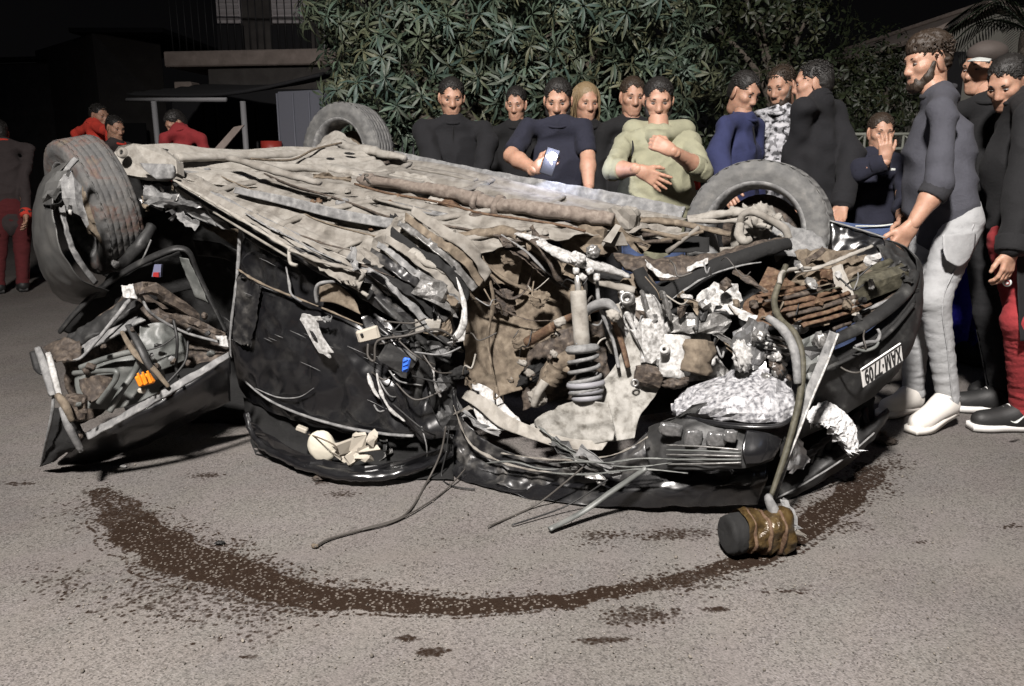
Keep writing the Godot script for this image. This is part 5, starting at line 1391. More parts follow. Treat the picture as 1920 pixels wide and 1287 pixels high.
func car_engine_bay():
	# brown muddy bulkhead and arch liner
	S("bulkhead", [
		[810, 470, 0.92, 880, 445, 0.80, 950, 452, 0.72, 1010, 470, 0.66, 1080, 500, 0.60],
		[850, 540, 0.96, 900, 510, 0.82, 960, 510, 0.74, 1030, 530, 0.68, 1100, 560, 0.62],
		[868, 620, 1.0, 910, 590, 0.84, 970, 575, 0.76, 1040, 590, 0.70, 1110, 610, 0.64],
		[876, 690, 1.02, 915, 670, 0.88, 970, 650, 0.79, 1040, 650, 0.72, 1120, 670, 0.66],
		[880, 760, 1.04, 930, 745, 0.92, 985, 730, 0.84, 1050, 720, 0.76, 1130, 730, 0.7]],
		"mud", {"nu": 60, "nv": 60, "amp": 0.013, "freq": 3.6, "seed": 62})
	S("liner_fold", [[862, 450, 0.90, 930, 430, 0.80, 985, 440, 0.74], [880, 500, 0.92, 930, 480, 0.82, 980, 490, 0.76], [900, 540, 0.92, 940, 535, 0.84, 970, 545, 0.78]], "mud", {"nu": 26, "nv": 26, "amp": 0.010, "freq": 6.0, "seed": 63, "rag": 0.04})
	T("liner_crease", [925, 540, 0.86, 955, 560, 0.82, 985, 545, 0.78, 1000, 500, 0.76], [0.004, 0.009, 0.008, 0.004], "mud_dark", 6, 8, 0.5, 0.004)
	T("liner_crease", [870, 470, 0.95, 900, 500, 0.9, 930, 530, 0.86, 950, 556, 0.84], [0.004, 0.008, 0.007, 0.003], "mud_dark", 6, 8, 0.5, 0.006)
	for q in [[940, 565, 40], [915, 610, 34], [985, 640, 30], [960, 480, 28], [1010, 560, 26]]:
		part("mud_patch", lump(cv(q[0], q[1], 0.82), Vector3(q[2] / 420.0, q[2] / 360.0, 0.008), Basis(Vector3.BACK, q[0]), 0.5, 5, q[1]), M.mud_dark if q[2] > 30 else M.mud, car)
	for q in [[[890, 470, 0.90, 940, 520, 0.84, 1000, 548, 0.76, 1070, 575, 0.68], 0.010, "mud"], [[880, 560, 0.96, 930, 575, 0.88, 990, 600, 0.80, 1050, 600, 0.73], 0.007, "mud_dark"], [[905, 480, 0.9, 925, 560, 0.9, 915, 640, 0.92, 930, 720, 0.96], 0.009, "mud"], [[960, 465, 0.8, 1010, 500, 0.75, 1060, 540, 0.70], 0.008, "mud_dark"]]:
		part("bulkhead_swage", pipe(q[0], [0.002, q[1], q[1] * 0.8, 0.002], 7, 10, 0.5, 0.004), M[q[2]], car)
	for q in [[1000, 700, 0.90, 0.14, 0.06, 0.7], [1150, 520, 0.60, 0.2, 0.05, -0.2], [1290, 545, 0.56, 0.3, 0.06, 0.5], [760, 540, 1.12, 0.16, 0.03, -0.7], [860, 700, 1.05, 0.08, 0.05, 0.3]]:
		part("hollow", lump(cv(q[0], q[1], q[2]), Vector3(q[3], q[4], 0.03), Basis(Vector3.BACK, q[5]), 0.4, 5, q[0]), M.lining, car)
	# rails that run forward
	T("chassis_rail", [800, 450, 0.9, 880, 440, 0.86, 950, 436, 0.80, 1010, 470, 0.76, 1060, 510, 0.72], [0.02, 0.03, 0.035, 0.03, 0.022], "mud", 10, 8, 0.6, 0.012)
	S("chassis_leg", [[925, 428, 0.82, 970, 432, 0.78, 1030, 445, 0.72], [940, 452, 0.85, 990, 478, 0.80, 1040, 510, 0.74], [970, 480, 0.86, 1020, 520, 0.80, 1064, 545, 0.74]], "mud_dark", {"nu": 26, "nv": 20, "amp": 0.016, "freq": 9.0, "seed": 64})
	T("chassis_seam", [940, 440, 0.88, 985, 470, 0.86, 1025, 510, 0.82, 1070, 545, 0.78], [0.004, 0.007, 0.007, 0.004], "dust_grey", 6, 8, 0.5, 0.004)
	# exhaust elbow and gearbox castings
	T("exhaust_elbow", [1070, 462, 0.56, 1068, 440, 0.54, 1090, 424, 0.50, 1130, 418, 0.46, 1180, 416, 0.42], [0.04, 0.045, 0.045, 0.045, 0.04], "mud", 14, 8, 1.0, 0.008)
	part("gearbox", lump(cv(1108, 448, 0.50), Vector3(0.24, 0.17, 0.2), Basis(CAR_U, Vector3.UP, CAR_V), 0.2, 6, 8.0, 0.6, 9, true), M.mud, car)
	part("exhaust_mount", lump(cv(1165, 415, 0.42), Vector3(0.16, 0.13, 0.12), Basis(CAR_U, Vector3.UP, CAR_V), 0.25, 7, 9.0, 0.7, 8, true), M.dirt, car)
	S("cross_plate", [[1150, 400, 0.36, 1200, 395, 0.30, 1260, 405, 0.24], [1160, 430, 0.44, 1210, 430, 0.38, 1280, 432, 0.28], [1130, 462, 0.52, 1180, 455, 0.46, 1240, 460, 0.38]], "dirt", {"flat": true, "nu": 9, "nv": 7, "amp": 0.022, "freq": 10.0, "seed": 65, "rag": 0.03})
	part("bracket", plate([cv(1120, 462, 0.56), cv(1150, 432, 0.56), cv(1168, 436, 0.56), cv(1178, 460, 0.56)], Vector3(0, 0.3, 1).normalized(), 0.015), M.dirt, car)
	part("bracket", plate([cv(1130, 452, 0.60), cv(1155, 420, 0.58), cv(1165, 424, 0.58), cv(1146, 456, 0.60)], Vector3(0, 0.3, 1).normalized(), 0.02), M.dirt_pale, car)
	T("cross_rail", [1180, 412, 0.36, 1240, 414, 0.30, 1300, 424, 0.24, 1370, 440, 0.2], [0.02, 0.024, 0.024, 0.02], "mud", 8, 8, 0.5, 0.006)
	T("cross_rail", [1170, 430, 0.42, 1240, 440, 0.36, 1310, 440, 0.3], [0.014, 0.018, 0.014], "dirt", 8, 8, 0.6, 0.006)
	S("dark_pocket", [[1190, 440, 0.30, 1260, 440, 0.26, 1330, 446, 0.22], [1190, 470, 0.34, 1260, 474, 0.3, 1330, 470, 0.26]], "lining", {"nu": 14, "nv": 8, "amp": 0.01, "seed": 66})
	for k in 5:
		T("link", [1190 + rng.randf_range(0, 130), 425 + rng.randf_range(0, 40), 0.42, 1200 + rng.randf_range(0, 130), 440 + rng.randf_range(0, 36), 0.42], [0.008, 0.012], ["mud", "mud_dark", "dirt"][k % 3], 7, 3, 1.0, 0.004)
	# broad dark subframe beam that dips in the middle
	S("subframe", [
		[1150, 472, 0.58, 1210, 480, 0.56, 1290, 478, 0.46, 1370, 466, 0.36, 1440, 448, 0.28, 1470, 444, 0.22],
		[1160, 488, 0.64, 1215, 500, 0.62, 1280, 505, 0.54, 1360, 486, 0.44, 1440, 460, 0.34, 1476, 452, 0.26],
		[1175, 500, 0.66, 1215, 520, 0.66, 1265, 525, 0.58, 1350, 502, 0.48, 1440, 468, 0.38, 1478, 460, 0.28]],
		"mud_dark", {"nu": 70, "nv": 22, "amp": 0.012, "freq": 7.0, "thick": 0.012, "seed": 67})
	part("subframe_tube", pipe([1196, 505, 0.74, 1208, 530, 0.74, 1228, 550, 0.72, 1252, 552, 0.68, 1290, 530, 0.62, 1340, 502, 0.54, 1400, 480, 0.46, 1450, 464, 0.38, 1480, 456, 0.3], [0.028, 0.032, 0.034, 0.034, 0.034, 0.034, 0.032, 0.028, 0.022], 12, 8, 0.7, 0.004), M.lining, car)
	T("subframe_edge", [1252, 566, 0.70, 1290, 540, 0.65, 1330, 516, 0.58, 1390, 498, 0.5, 1428, 492, 0.44], [0.003, 0.006, 0.006, 0.005, 0.003], "dust_grey", 6, 8, 0.6)
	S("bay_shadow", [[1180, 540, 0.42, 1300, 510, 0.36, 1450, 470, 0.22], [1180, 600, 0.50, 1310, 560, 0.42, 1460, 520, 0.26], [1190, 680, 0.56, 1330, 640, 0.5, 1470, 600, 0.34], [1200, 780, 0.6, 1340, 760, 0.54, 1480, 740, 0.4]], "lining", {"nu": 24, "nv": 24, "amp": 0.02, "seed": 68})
	S("torn_rim", [[1210, 486, 0.66, 1240, 512, 0.66, 1262, 514, 0.64], [1214, 496, 0.68, 1240, 520, 0.68, 1270, 518, 0.64]], "torn_white", {"nu": 16, "nv": 5, "amp": 0.008, "freq": 16, "seed": 69})
	S("torn_rim", [[1288, 502, 0.60, 1310, 490, 0.58, 1328, 484, 0.56], [1288, 510, 0.62, 1312, 500, 0.6, 1328, 494, 0.58]], "torn_white", {"nu": 12, "nv": 5, "amp": 0.008, "freq": 16, "seed": 70})
	# pale lower arm over the strut
	part("lower_arm", pipe([968, 438, 0.82, 1000, 448, 0.84, 1035, 468, 0.9, 1070, 484, 0.94, 1100, 494, 0.92, 1140, 505, 0.84, 1180, 518, 0.76], [0.012, 0.022, 0.030, 0.038, 0.036, 0.028, 0.02], 8, 5, 0.45, 0.008), M.torn_white, car, "chalky white lower arm")
	part("ball_joint", lump(cv(1082, 486, 0.98), Vector3(0.06, 0.05, 0.05), Basis.IDENTITY, 0.3, 6, 2.0), M.torn_white, car)
	part("ball_joint", lump(cv(1112, 472, 0.9), Vector3(0.05, 0.045, 0.04), Basis.IDENTITY, 0.3, 6, 3.0), M.alloy, car)
	for k in 4:
		part("bolt", lump(cv(1080 + k * 13, 508 + (k % 2) * 12, 0.98), Vector3(0.026, 0.03, 0.03), Basis(Vector3.BACK, k), 0.2, 5, k, 0.5, 10), M.torn_white, car)
	part("dark_arm", pipe([1000, 450, 0.86, 1030, 480, 0.88, 1050, 520, 0.86, 1080, 530, 0.84], [0.02, 0.028, 0.024, 0.016], 8, 8, 0.6, 0.014), M.mud_dark, car)
	# suspension strut with its spring
	var top := cv(1083, 512, 0.97)
	var mid := cv(1084, 548, 0.98)
	var cup := cv(1092, 652, 1.0)
	var foot := cv(1102, 762, 1.02)
	var ax := (foot - cup).normalized()
	var st := group_part("strut", "bent suspension strut with its exposed coil spring")
	part("piston_rod", tube([top, mid], 0.012, 10, 2), M.steel, st)
	part("damper_tube", tube([mid, mid.lerp(cup, 0.06), cup], [0.028, 0.030, 0.030], 18, 4), M.dirt_pale, st)
	part("spring_seat", lathe(cup, ax, [Vector2(0.03, -0.012), Vector2(0.056, -0.008), Vector2(0.064, 0.004), Vector2(0.06, 0.014), Vector2(0.045, 0.02)], 30), M.dust_grey, st)
	part("coil_spring", coil(cup + ax * 0.012, ax, 0.052, 0.060, 4.4, 0.165, 0.0078), M.dust_grey, st)
	part("bump_stop", lathe(cup, ax, [Vector2(0.028, 0.01), Vector2(0.032, 0.05), Vector2(0.026, 0.07), Vector2(0.034, 0.09), Vector2(0.034, 0.15), Vector2(0.05, 0.17)], 20), M.lining, st)
	plain("pale_rubber", Color(0.2, 0.2, 0.215), 0.6)
	for k in 3:
		part("spring_boot", lathe(cup + ax * (0.135 + 0.024 * k), ax, [Vector2(0.035, -0.012), Vector2(0.068 - 0.007 * k, -0.010), Vector2(0.072 - 0.007 * k, 0.0), Vector2(0.068 - 0.007 * k, 0.010), Vector2(0.035, 0.012)], 28), M.pale_rubber, st)
	T("tie_rod", [990, 640, 0.96, 1030, 616, 0.98, 1075, 592, 0.97, 1125, 575, 0.94], [0.016, 0.014, 0.014, 0.018], "rust", 10, 6, 1.0, 0.004)
	T("tie_rod_sleeve", [988, 642, 0.97, 1014, 628, 0.98, 1036, 614, 0.985], [0.02, 0.021, 0.02], "rust", 10, 5)
	part("tie_rod_nut", lump(cv(1050, 604, 1.0), Vector3(0.05, 0.035, 0.035), Basis(Vector3.BACK, 0.5), 0.2, 5, 4, 0.4, 14), M.dirt_pale, car)
	T("drive_shaft", [1020, 735, 0.96, 1030, 700, 0.95, 1050, 680, 0.92, 1085, 660, 0.88, 1120, 640, 0.8], [0.03, 0.036, 0.034, 0.03, 0.028], "mud", 12, 8, 1.0, 0.01)
	part("shaft_boot", lathe(cv(1042, 700, 0.98), cv(1060, 670, 0.96) - cv(1030, 725, 0.98), [Vector2(0.024, -0.05), Vector2(0.036, -0.04), Vector2(0.028, -0.03), Vector2(0.040, -0.018), Vector2(0.032, -0.006), Vector2(0.044, 0.006), Vector2(0.036, 0.018), Vector2(0.046, 0.034)], 24), M.mud, car)
	part("shaft_end", lump(cv(1008, 745, 1.02), Vector3(0.07, 0.075, 0.06), Basis(Vector3.BACK, 0.4), 0.25, 6, 7.0, 0.3), M.dirt, car)
	T("shaft_stub", [1000, 762, 1.05, 1010, 735, 1.05, 1022, 716, 1.03], [0.012, 0.016, 0.02], "dirt_pale", 10, 5)
	T("brake_hose", [1120, 528, 0.95, 1122, 560, 0.96, 1130, 590, 0.95, 1150, 640, 0.94, 1160, 690, 0.95], [0.006, 0.008, 0.007, 0.007, 0.007], "dust_grey", 7, 8)
	T("brake_hose", [1140, 580, 0.92, 1165, 640, 0.92, 1178, 690, 0.94], [0.014, 0.014, 0.012], "rust", 8, 8, 0.5)
	T("link_rod", [1096, 590, 0.96, 1112, 575, 0.97, 1140, 570, 0.97, 1160, 590, 0.96], [0.014, 0.018, 0.02, 0.012], "dust_grey", 8, 6)
	part("link_ball", lump(cv(1150, 592, 0.99), Vector3(0.055, 0.04, 0.04), Basis(Vector3.BACK, -0.5), 0.2, 5, 9.0), M.dirt_pale, car)
	S("arch_dark", [[990, 660, 0.84, 1050, 620, 0.82, 1130, 600, 0.78], [980, 720, 0.90, 1050, 690, 0.86, 1140, 680, 0.82], [980, 770, 0.94, 1050, 750, 0.9, 1150, 760, 0.86]], "mud_dark", {"nu": 20, "nv": 20, "amp": 0.02, "freq": 9.0, "seed": 71})
	for k in 12:
		var q := Vector2(rng.randf_range(930, 1050), 0)
		q.y = lerpf(740, 640, (q.x - 930) / 120.0) + rng.randf_range(-20, 26)
		part("broken_bit", lump(cv(q.x, q.y, 0.97), Vector3(0.04, 0.02, 0.03) * rng.randf_range(0.4, 1.2), Basis.from_euler(Vector3(rng.randf() * 3, rng.randf() * 3, rng.randf() * 3)), 0.4, 6, k, 0.5, 8), M[["mud", "dirt", "mud_dark", "dirt_pale"][k % 4]], car)
	# pale inner wing with its swept lower edge
	S("inner_wing", [
		[1180, 620, 0.86, 1215, 640, 0.82, 1245, 650, 0.78],
		[1150, 690, 0.92, 1200, 700, 0.88, 1250, 690, 0.82],
		[1090, 750, 0.98, 1160, 755, 0.95, 1230, 740, 0.88],
		[1010, 790, 1.02, 1110, 800, 1.0, 1200, 780, 0.94],
		[990, 800, 1.04, 1100, 830, 1.02, 1190, 822, 0.98]],
		"wing_primer", {"nu": 40, "nv": 40, "amp": 0.010, "freq": 6.0, "seed": 72})
	S("inner_wing_tower", [[1030, 770, 1.03, 1080, 752, 1.05, 1140, 756, 1.03], [1000, 796, 1.05, 1070, 800, 1.07, 1150, 790, 1.05], [1030, 830, 1.07, 1090, 836, 1.08, 1150, 826, 1.06]], "wing_primer", {"nu": 22, "nv": 16, "amp": 0.010, "freq": 9.0, "seed": 73})
	S("wing_sweep", [
		[868, 748, 1.06, 900, 770, 1.08, 935, 800, 1.09, 990, 822, 1.10, 1060, 842, 1.10, 1130, 845, 1.08],
		[880, 730, 1.04, 920, 752, 1.05, 955, 780, 1.06, 1010, 805, 1.08, 1075, 824, 1.08, 1140, 828, 1.06]],
		"dirt_pale", {"nu": 50, "nv": 8, "amp": 0.010, "freq": 9.0, "seed": 74, "thick": 0.006})
	S("wing_panel", [
		[885, 715, 1.03, 920, 730, 1.02, 960, 770, 1.03],
		[888, 760, 1.06, 930, 780, 1.06, 990, 806, 1.07],
		[900, 808, 1.09, 940, 806, 1.09, 1010, 820, 1.09]],
		"torn_white", {"nu": 26, "nv": 22, "amp": 0.014, "freq": 8.0, "seed": 75})
	for q in [[850, 760, 880, 830, 930, 862, 990, 880, 1060, 890], [940, 850, 1010, 860, 1090, 862, 1160, 850, 1215, 820], [1010, 800, 1060, 840, 1100, 868, 1130, 880, 1180, 884]]:
		T("torn_edge", [q[0], q[1], 1.10, q[2], q[3], 1.12, q[4], q[5], 1.13, q[6], q[7], 1.13, q[8], q[9], 1.11], [0.003, 0.007, 0.006, 0.006, 0.003], ["dust_grey", "dirt", "plastic_grey"][int(q[1]) % 3], 6, 8, 0.5, 0.006)
	# wing skirt: dark shell under the arch
	S("wing_shell", [
		[850, 730, 1.04, 880, 800, 1.06, 960, 850, 1.08, 1060, 868, 1.08, 1160, 850, 1.04, 1240, 790, 0.96],
		[850, 790, 1.06, 870, 840, 1.08, 950, 880, 1.10, 1060, 890, 1.10, 1180, 875, 1.06, 1270, 830, 0.98],
		[850, 860, 1.06, 880, 890, 1.08, 960, 915, 1.08, 1060, 925, 1.07, 1190, 915, 1.02, 1290, 880, 0.94]],
		"paint_dusty", {"nu": 70, "nv": 30, "amp": 0.016, "freq": 7.0, "seed": 76})
	# castings, white with scraped alloy and powder
	S("engine_side", [
		[1150, 600, 0.72, 1200, 575, 0.68, 1260, 590, 0.64, 1330, 610, 0.60],
		[1170, 660, 0.74, 1220, 640, 0.72, 1270, 650, 0.68, 1340, 660, 0.62],
		[1200, 720, 0.78, 1250, 720, 0.76, 1310, 715, 0.70, 1380, 710, 0.62]],
		"torn_white", {"flat": true, "nu": 12, "nv": 10, "amp": 0.03, "freq": 9.0, "seed": 77})
	part("casting", lump(cv(1200, 592, 0.80), Vector3(0.19, 0.16, 0.12), Basis(Vector3.BACK, 0.4), 0.3, 6, 1.0, 0.6, 7, true), M.torn_white, car, "white powdery alloy casting")
	part("casting", lump(cv(1222, 640, 0.84), Vector3(0.12, 0.20, 0.10), Basis(Vector3.BACK, 0.1), 0.3, 6, 4.0, 0.6, 7, true), M.torn_white, car)
	part("casting", lump(cv(1175, 640, 0.80), Vector3(0.16, 0.15, 0.10), Basis(Vector3.BACK, 0.6), 0.25, 5, 6.0, 0.7, 6, true), M.dirt, car)
	part("catalyst", tube(cvs([1268, 630, 0.80, 1266, 665, 0.82, 1262, 708, 0.84]), [0.055, 0.06, 0.058], 20, 5, 0.8, 0.012), M.torn_white, car, "white half of a battered cylinder")
	part("catalyst", tube(cvs([1308, 640, 0.78, 1306, 670, 0.80, 1300, 700, 0.82]), [0.055, 0.062, 0.056], 20, 5, 0.8, 0.02), M.mud, car)
	part("catalyst_end", lump(cv(1268, 716, 0.85), Vector3(0.10, 0.05, 0.08), Basis(Vector3.BACK, 0.2), 0.3, 7, 2), M.mud_dark, car)
	for k in 7:
		var q: Vector3 = cv(1172 + k * 13, 572 + (k % 3) * 34, 0.87 - k * 0.006)
		part("casting_rib", boxed(q, Vector3(0.018, 0.11, 0.05), Basis(Vector3.BACK, 0.35 + 0.1 * (k % 3)), 0.005, 0.006), M["torn_white" if k % 3 else "alloy"], car)
	for q in [[1176, 560, 0.024], [1246, 656, 0.018]]:
		part("casting_boss", lathe(cv(q[0], q[1], 0.90), Vector3(-0.25, 0.3, 0.9), [Vector2(0.001, 0.0), Vector2(q[2] * 0.45, 0.0), Vector2(q[2] * 0.5, 0.02), Vector2(q[2], 0.02), Vector2(q[2] * 1.1, -0.03)], 16, 0.004), M.torn_white if q[0] % 4 else M.alloy, car)
	part("mount_block", lump(cv(1215, 706, 0.90), Vector3(0.12, 0.09, 0.07), Basis(Vector3.BACK, -0.3), 0.3, 5, 3, 0.7, 6, true), M.mud_dark, car)
	part("mount_hole", lathe(cv(1190, 718, 0.95), Vector3(0, 0, 1), [Vector2(0.008, 0.006), Vector2(0.012, 0.01), Vector2(0.016, 0.004)], 14), M.alloy, car)
	S("cover_plate", [[1250, 592, 0.74, 1310, 582, 0.70, 1370, 590, 0.66], [1252, 610, 0.78, 1310, 606, 0.74, 1370, 610, 0.69], [1258, 626, 0.80, 1310, 622, 0.76, 1350, 630, 0.72]], "alloy", {"flat": true, "nu": 9, "nv": 5, "amp": 0.022, "freq": 12.0, "seed": 78})
	S("torn_foam", [[1300, 560, 0.64, 1340, 532, 0.60, 1380, 530, 0.56], [1306, 576, 0.68, 1346, 556, 0.64, 1390, 550, 0.58], [1330, 584, 0.70, 1360, 574, 0.66, 1392, 570, 0.6]], "torn_white", {"flat": true, "nu": 8, "nv": 6, "amp": 0.03, "freq": 12.0, "seed": 79})
	part("eyelet", lathe(cv(1251, 573, 0.80), Vector3(-0.1, 0.1, 1), [Vector2(0.008, -0.01), Vector2(0.008, 0.012), Vector2(0.018, 0.014), Vector2(0.02, -0.01)], 18), M.alloy, car)
	part("pulley", lathe(cv(1196, 548, 0.70), Vector3(-0.3, 0.2, 1), [Vector2(0.001, 0.03), Vector2(0.03, 0.03), Vector2(0.05, 0.02), Vector2(0.07, 0.025), Vector2(0.075, 0.01), Vector2(0.07, 0.0), Vector2(0.075, -0.02)], 30, 0.006), M.mud, car)
	T("arm_bar", [1060, 500, 0.90, 1130, 530, 0.85, 1190, 545, 0.8], [0.02, 0.024, 0.02], "dirt", 8, 6, 0.5, 0.006)
	S("pale_pipe", [[1140, 575, 0.90, 1150, 600, 0.91], [1164, 570, 0.9, 1170, 596, 0.91]], "dirt_pale", {"nu": 8, "nv": 8, "amp": 0.01, "thick": 0.02, "seed": 80})

func car_nose():
	grimy("olive", [[0.0, 0.014, 0.013, 0.008], [0.5, 0.05, 0.046, 0.03], [1.0, 0.12, 0.11, 0.08]], 2.2, 0.7, 0.3, 0.0, 0.024, 111)
	# crushed radiator pack
	S("radiator_tank", [
		[1395, 560, 0.60, 1440, 545, 0.56, 1490, 560, 0.48, 1560, 570, 0.36],
		[1395, 590, 0.64, 1440, 585, 0.60, 1500, 590, 0.52, 1570, 590, 0.40],
		[1420, 605, 0.66, 1460, 615, 0.62, 1510, 615, 0.54, 1570, 605, 0.42]],
		"rust", {"flat": true, "nu": 14, "nv": 7, "amp": 0.018, "freq": 8.0, "seed": 82})
	S("radiator_tank", [[1440, 500, 0.48, 1480, 520, 0.46, 1500, 540, 0.44], [1420, 540, 0.54, 1460, 556, 0.52, 1500, 566, 0.48]], "rust", {"flat": true, "nu": 7, "nv": 5, "amp": 0.02, "freq": 12.0, "seed": 83})
	S("crumpled_guard", [[1490, 470, 0.30, 1540, 462, 0.24, 1600, 470, 0.14, 1640, 478, 0.06], [1500, 505, 0.38, 1550, 500, 0.30, 1610, 500, 0.2, 1646, 500, 0.1], [1470, 540, 0.48, 1540, 535, 0.36, 1600, 528, 0.26, 1640, 524, 0.14]], "mud", {"flat": true, "nu": 13, "nv": 9, "amp": 0.03, "freq": 8.0, "seed": 84})
	S("pale_stay", [[1560, 500, 0.34, 1580, 496, 0.32], [1566, 535, 0.38, 1592, 530, 0.36], [1590, 570, 0.42, 1610, 572, 0.40], [1598, 592, 0.44, 1612, 596, 0.43]], "dirt_pale", {"flat": true, "nu": 4, "nv": 9, "amp": 0.018, "freq": 10.0, "seed": 85})
	T("top_bar", [1490, 510, 0.44, 1540, 500, 0.38, 1590, 480, 0.28, 1635, 462, 0.16], [0.008, 0.010, 0.010, 0.007], "dirt_pale", 8, 8, 0.6, 0.006)
	part("olive_duct", boxed(cv(1620, 540, 0.24), Vector3(0.36, 0.085, 0.10), Basis((cv(1680, 516, 0.1) - cv(1560, 560, 0.36)).normalized(), Vector3.UP, (cv(1680, 516, 0.1) - cv(1560, 560, 0.36)).normalized().cross(Vector3.UP)).orthonormalized(), 0.012, 0.01), M.olive, car)
	for q in [[1500, 600, 0.52, 1570, 578, 0.40, 1640, 548, 0.24, 1690, 520, 0.10, 0.012, "plastic"], [1560, 616, 0.46, 1620, 590, 0.34, 1670, 560, 0.2, 1690, 545, 0.12, 0.014, "mud_dark"], [1600, 592, 0.40, 1640, 575, 0.30, 1680, 556, 0.18, 1690, 550, 0.14, 0.008, "dust_grey"], [1490, 615, 0.56, 1560, 600, 0.46, 1600, 586, 0.38, 1620, 575, 0.33, 0.014, "plastic"]]:
		T("grille_bar", q.slice(0, 12), q[12], q[13], 8, 8, 0.7, 0.003)
	for k in 7:
		var a0 := 1420.0 + k * 14.0
		T("radiator_slat", [a0, 556 + k * 9, 0.66 - k * 0.012, a0 + 60, 546 + k * 8, 0.56 - k * 0.012, a0 + 130, 528 + k * 7, 0.43 - k * 0.012], [0.010, 0.012, 0.010], ["rust", "mud_dark", "rust"][k % 3], 7, 6, 0.6, 0.006)
	for q in [[1560, 548, 1690, 498, 0.34, 0.06], [1552, 566, 1694, 512, 0.36, 0.08], [1566, 532, 1670, 490, 0.30, 0.05]]:
		T("olive_rail", [q[0], q[1], q[4], (q[0] + q[2]) / 2.0, (q[1] + q[3]) / 2.0, (q[4] + q[5]) / 2.0, q[2], q[3], q[5]], [0.018, 0.02, 0.018], "olive", 8, 6, 0.7, 0.004)
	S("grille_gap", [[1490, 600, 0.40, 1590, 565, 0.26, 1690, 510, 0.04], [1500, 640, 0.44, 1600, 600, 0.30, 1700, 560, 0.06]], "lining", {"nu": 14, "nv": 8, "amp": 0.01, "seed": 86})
	part("white_chip", lump(cv(1634, 534, 0.32), Vector3(0.022, 0.04, 0.02), Basis(Vector3.BACK, 0.2), 0.4, 6, 3, 0.3, 10), M.torn_white, car)
	# far wing standing up behind the tank, dark
	S("far_wing", [[1556, 415, 0.02, 1600, 428, 0.0, 1650, 440, -0.04], [1558, 445, 0.04, 1610, 452, 0.02, 1660, 458, -0.02], [1560, 480, 0.06, 1610, 485, 0.04, 1650, 490, 0.0]], "paint", {"nu": 20, "nv": 14, "amp": 0.008, "seed": 87})
	T("wing_lip", [1556, 414, 0.03, 1590, 424, 0.02, 1630, 436, 0.0, 1660, 446, -0.02], 0.004, "dust_grey", 6, 8)
	# bumper
	var b := group_part("front_bumper", "scuffed black front bumper hanging from the nose")
	part("bumper_skin", sheet([
		[1536, 668, 0.62, 1600, 640, 0.46, 1660, 595, 0.30, 1705, 540, 0.14, 1722, 500, 0.02, 1700, 462, -0.08, 1650, 446, -0.10],
		[1534, 690, 0.63, 1602, 660, 0.48, 1666, 615, 0.32, 1716, 556, 0.15, 1730, 510, 0.02, 1710, 470, -0.08, 1664, 450, -0.10],
		[1520, 745, 0.62, 1600, 700, 0.48, 1672, 645, 0.33, 1722, 580, 0.16, 1733, 530, 0.02, 1722, 485, -0.08, 1690, 462, -0.1],
		[1490, 808, 0.62, 1590, 752, 0.48, 1668, 694, 0.34, 1718, 625, 0.17, 1732, 560, 0.03, 1728, 500, -0.06, 1700, 474, -0.1],
		[1480, 835, 0.60, 1585, 780, 0.46, 1662, 722, 0.33, 1708, 660, 0.17, 1722, 600, 0.04, 1722, 520, -0.05, 1700, 485, -0.1]],
		{"nu": 80, "nv": 44, "amp": 0.005, "freq": 4.0, "seed": 88, "thick": 0.004}), M.plastic, b)
	part("bumper_top", sheet([
		[1640, 452, -0.02, 1665, 452, -0.06, 1700, 476, -0.06, 1722, 510, 0.0],
		[1650, 470, 0.02, 1672, 476, -0.01, 1700, 500, 0.01, 1712, 530, 0.06],
		[1668, 500, 0.08, 1684, 510, 0.05, 1700, 530, 0.07, 1704, 550, 0.1]],
		{"nu": 24, "nv": 20, "amp": 0.010, "freq": 8.0, "seed": 89, "thick": 0.006}), M.plastic, b)
	part("bumper_bar", pipe([1560, 640, 0.60, 1610, 616, 0.47, 1660, 582, 0.33, 1700, 545, 0.18, 1716, 510, 0.06], [0.022, 0.026, 0.028, 0.026, 0.02], 10, 8, 0.6), M.plastic, b)
	part("bumper_slot", sheet([[1575, 672, 0.56, 1630, 640, 0.43, 1680, 600, 0.29, 1716, 552, 0.16], [1576, 686, 0.565, 1634, 652, 0.435, 1684, 612, 0.295, 1718, 566, 0.165]], {"nu": 30, "nv": 4, "amp": 0.003, "seed": 90, "thick": 0.01}), M.lining, b)
	part("bumper_lip", pipe([1530, 700, 0.66, 1600, 668, 0.52, 1664, 626, 0.37, 1714, 570, 0.2], [0.008, 0.010, 0.010, 0.008], 8, 8, 0.6), M.plastic, b)
	part("clip", pipe([1604, 650, 0.54, 1625, 643, 0.50, 1644, 640, 0.46, 1650, 628, 0.44, 1646, 617, 0.44], [0.006, 0.008, 0.007, 0.006, 0.005], 8, 8), M.dust_grey, b)
	part("clip", pipe([1600, 652, 0.56, 1620, 658, 0.53, 1640, 652, 0.5, 1648, 642, 0.48], [0.004, 0.006, 0.006, 0.004], 8, 8), M.plastic_grey, b)
	for q in [[1668, 500], [1682, 512], [1694, 522], [1676, 522], [1700, 540]]:
		part("bracket", shard(cv(q[0], q[1], 0.16), 0.06, q[0] * 0.1, 0.6), M.plastic, b)
	number_plate()
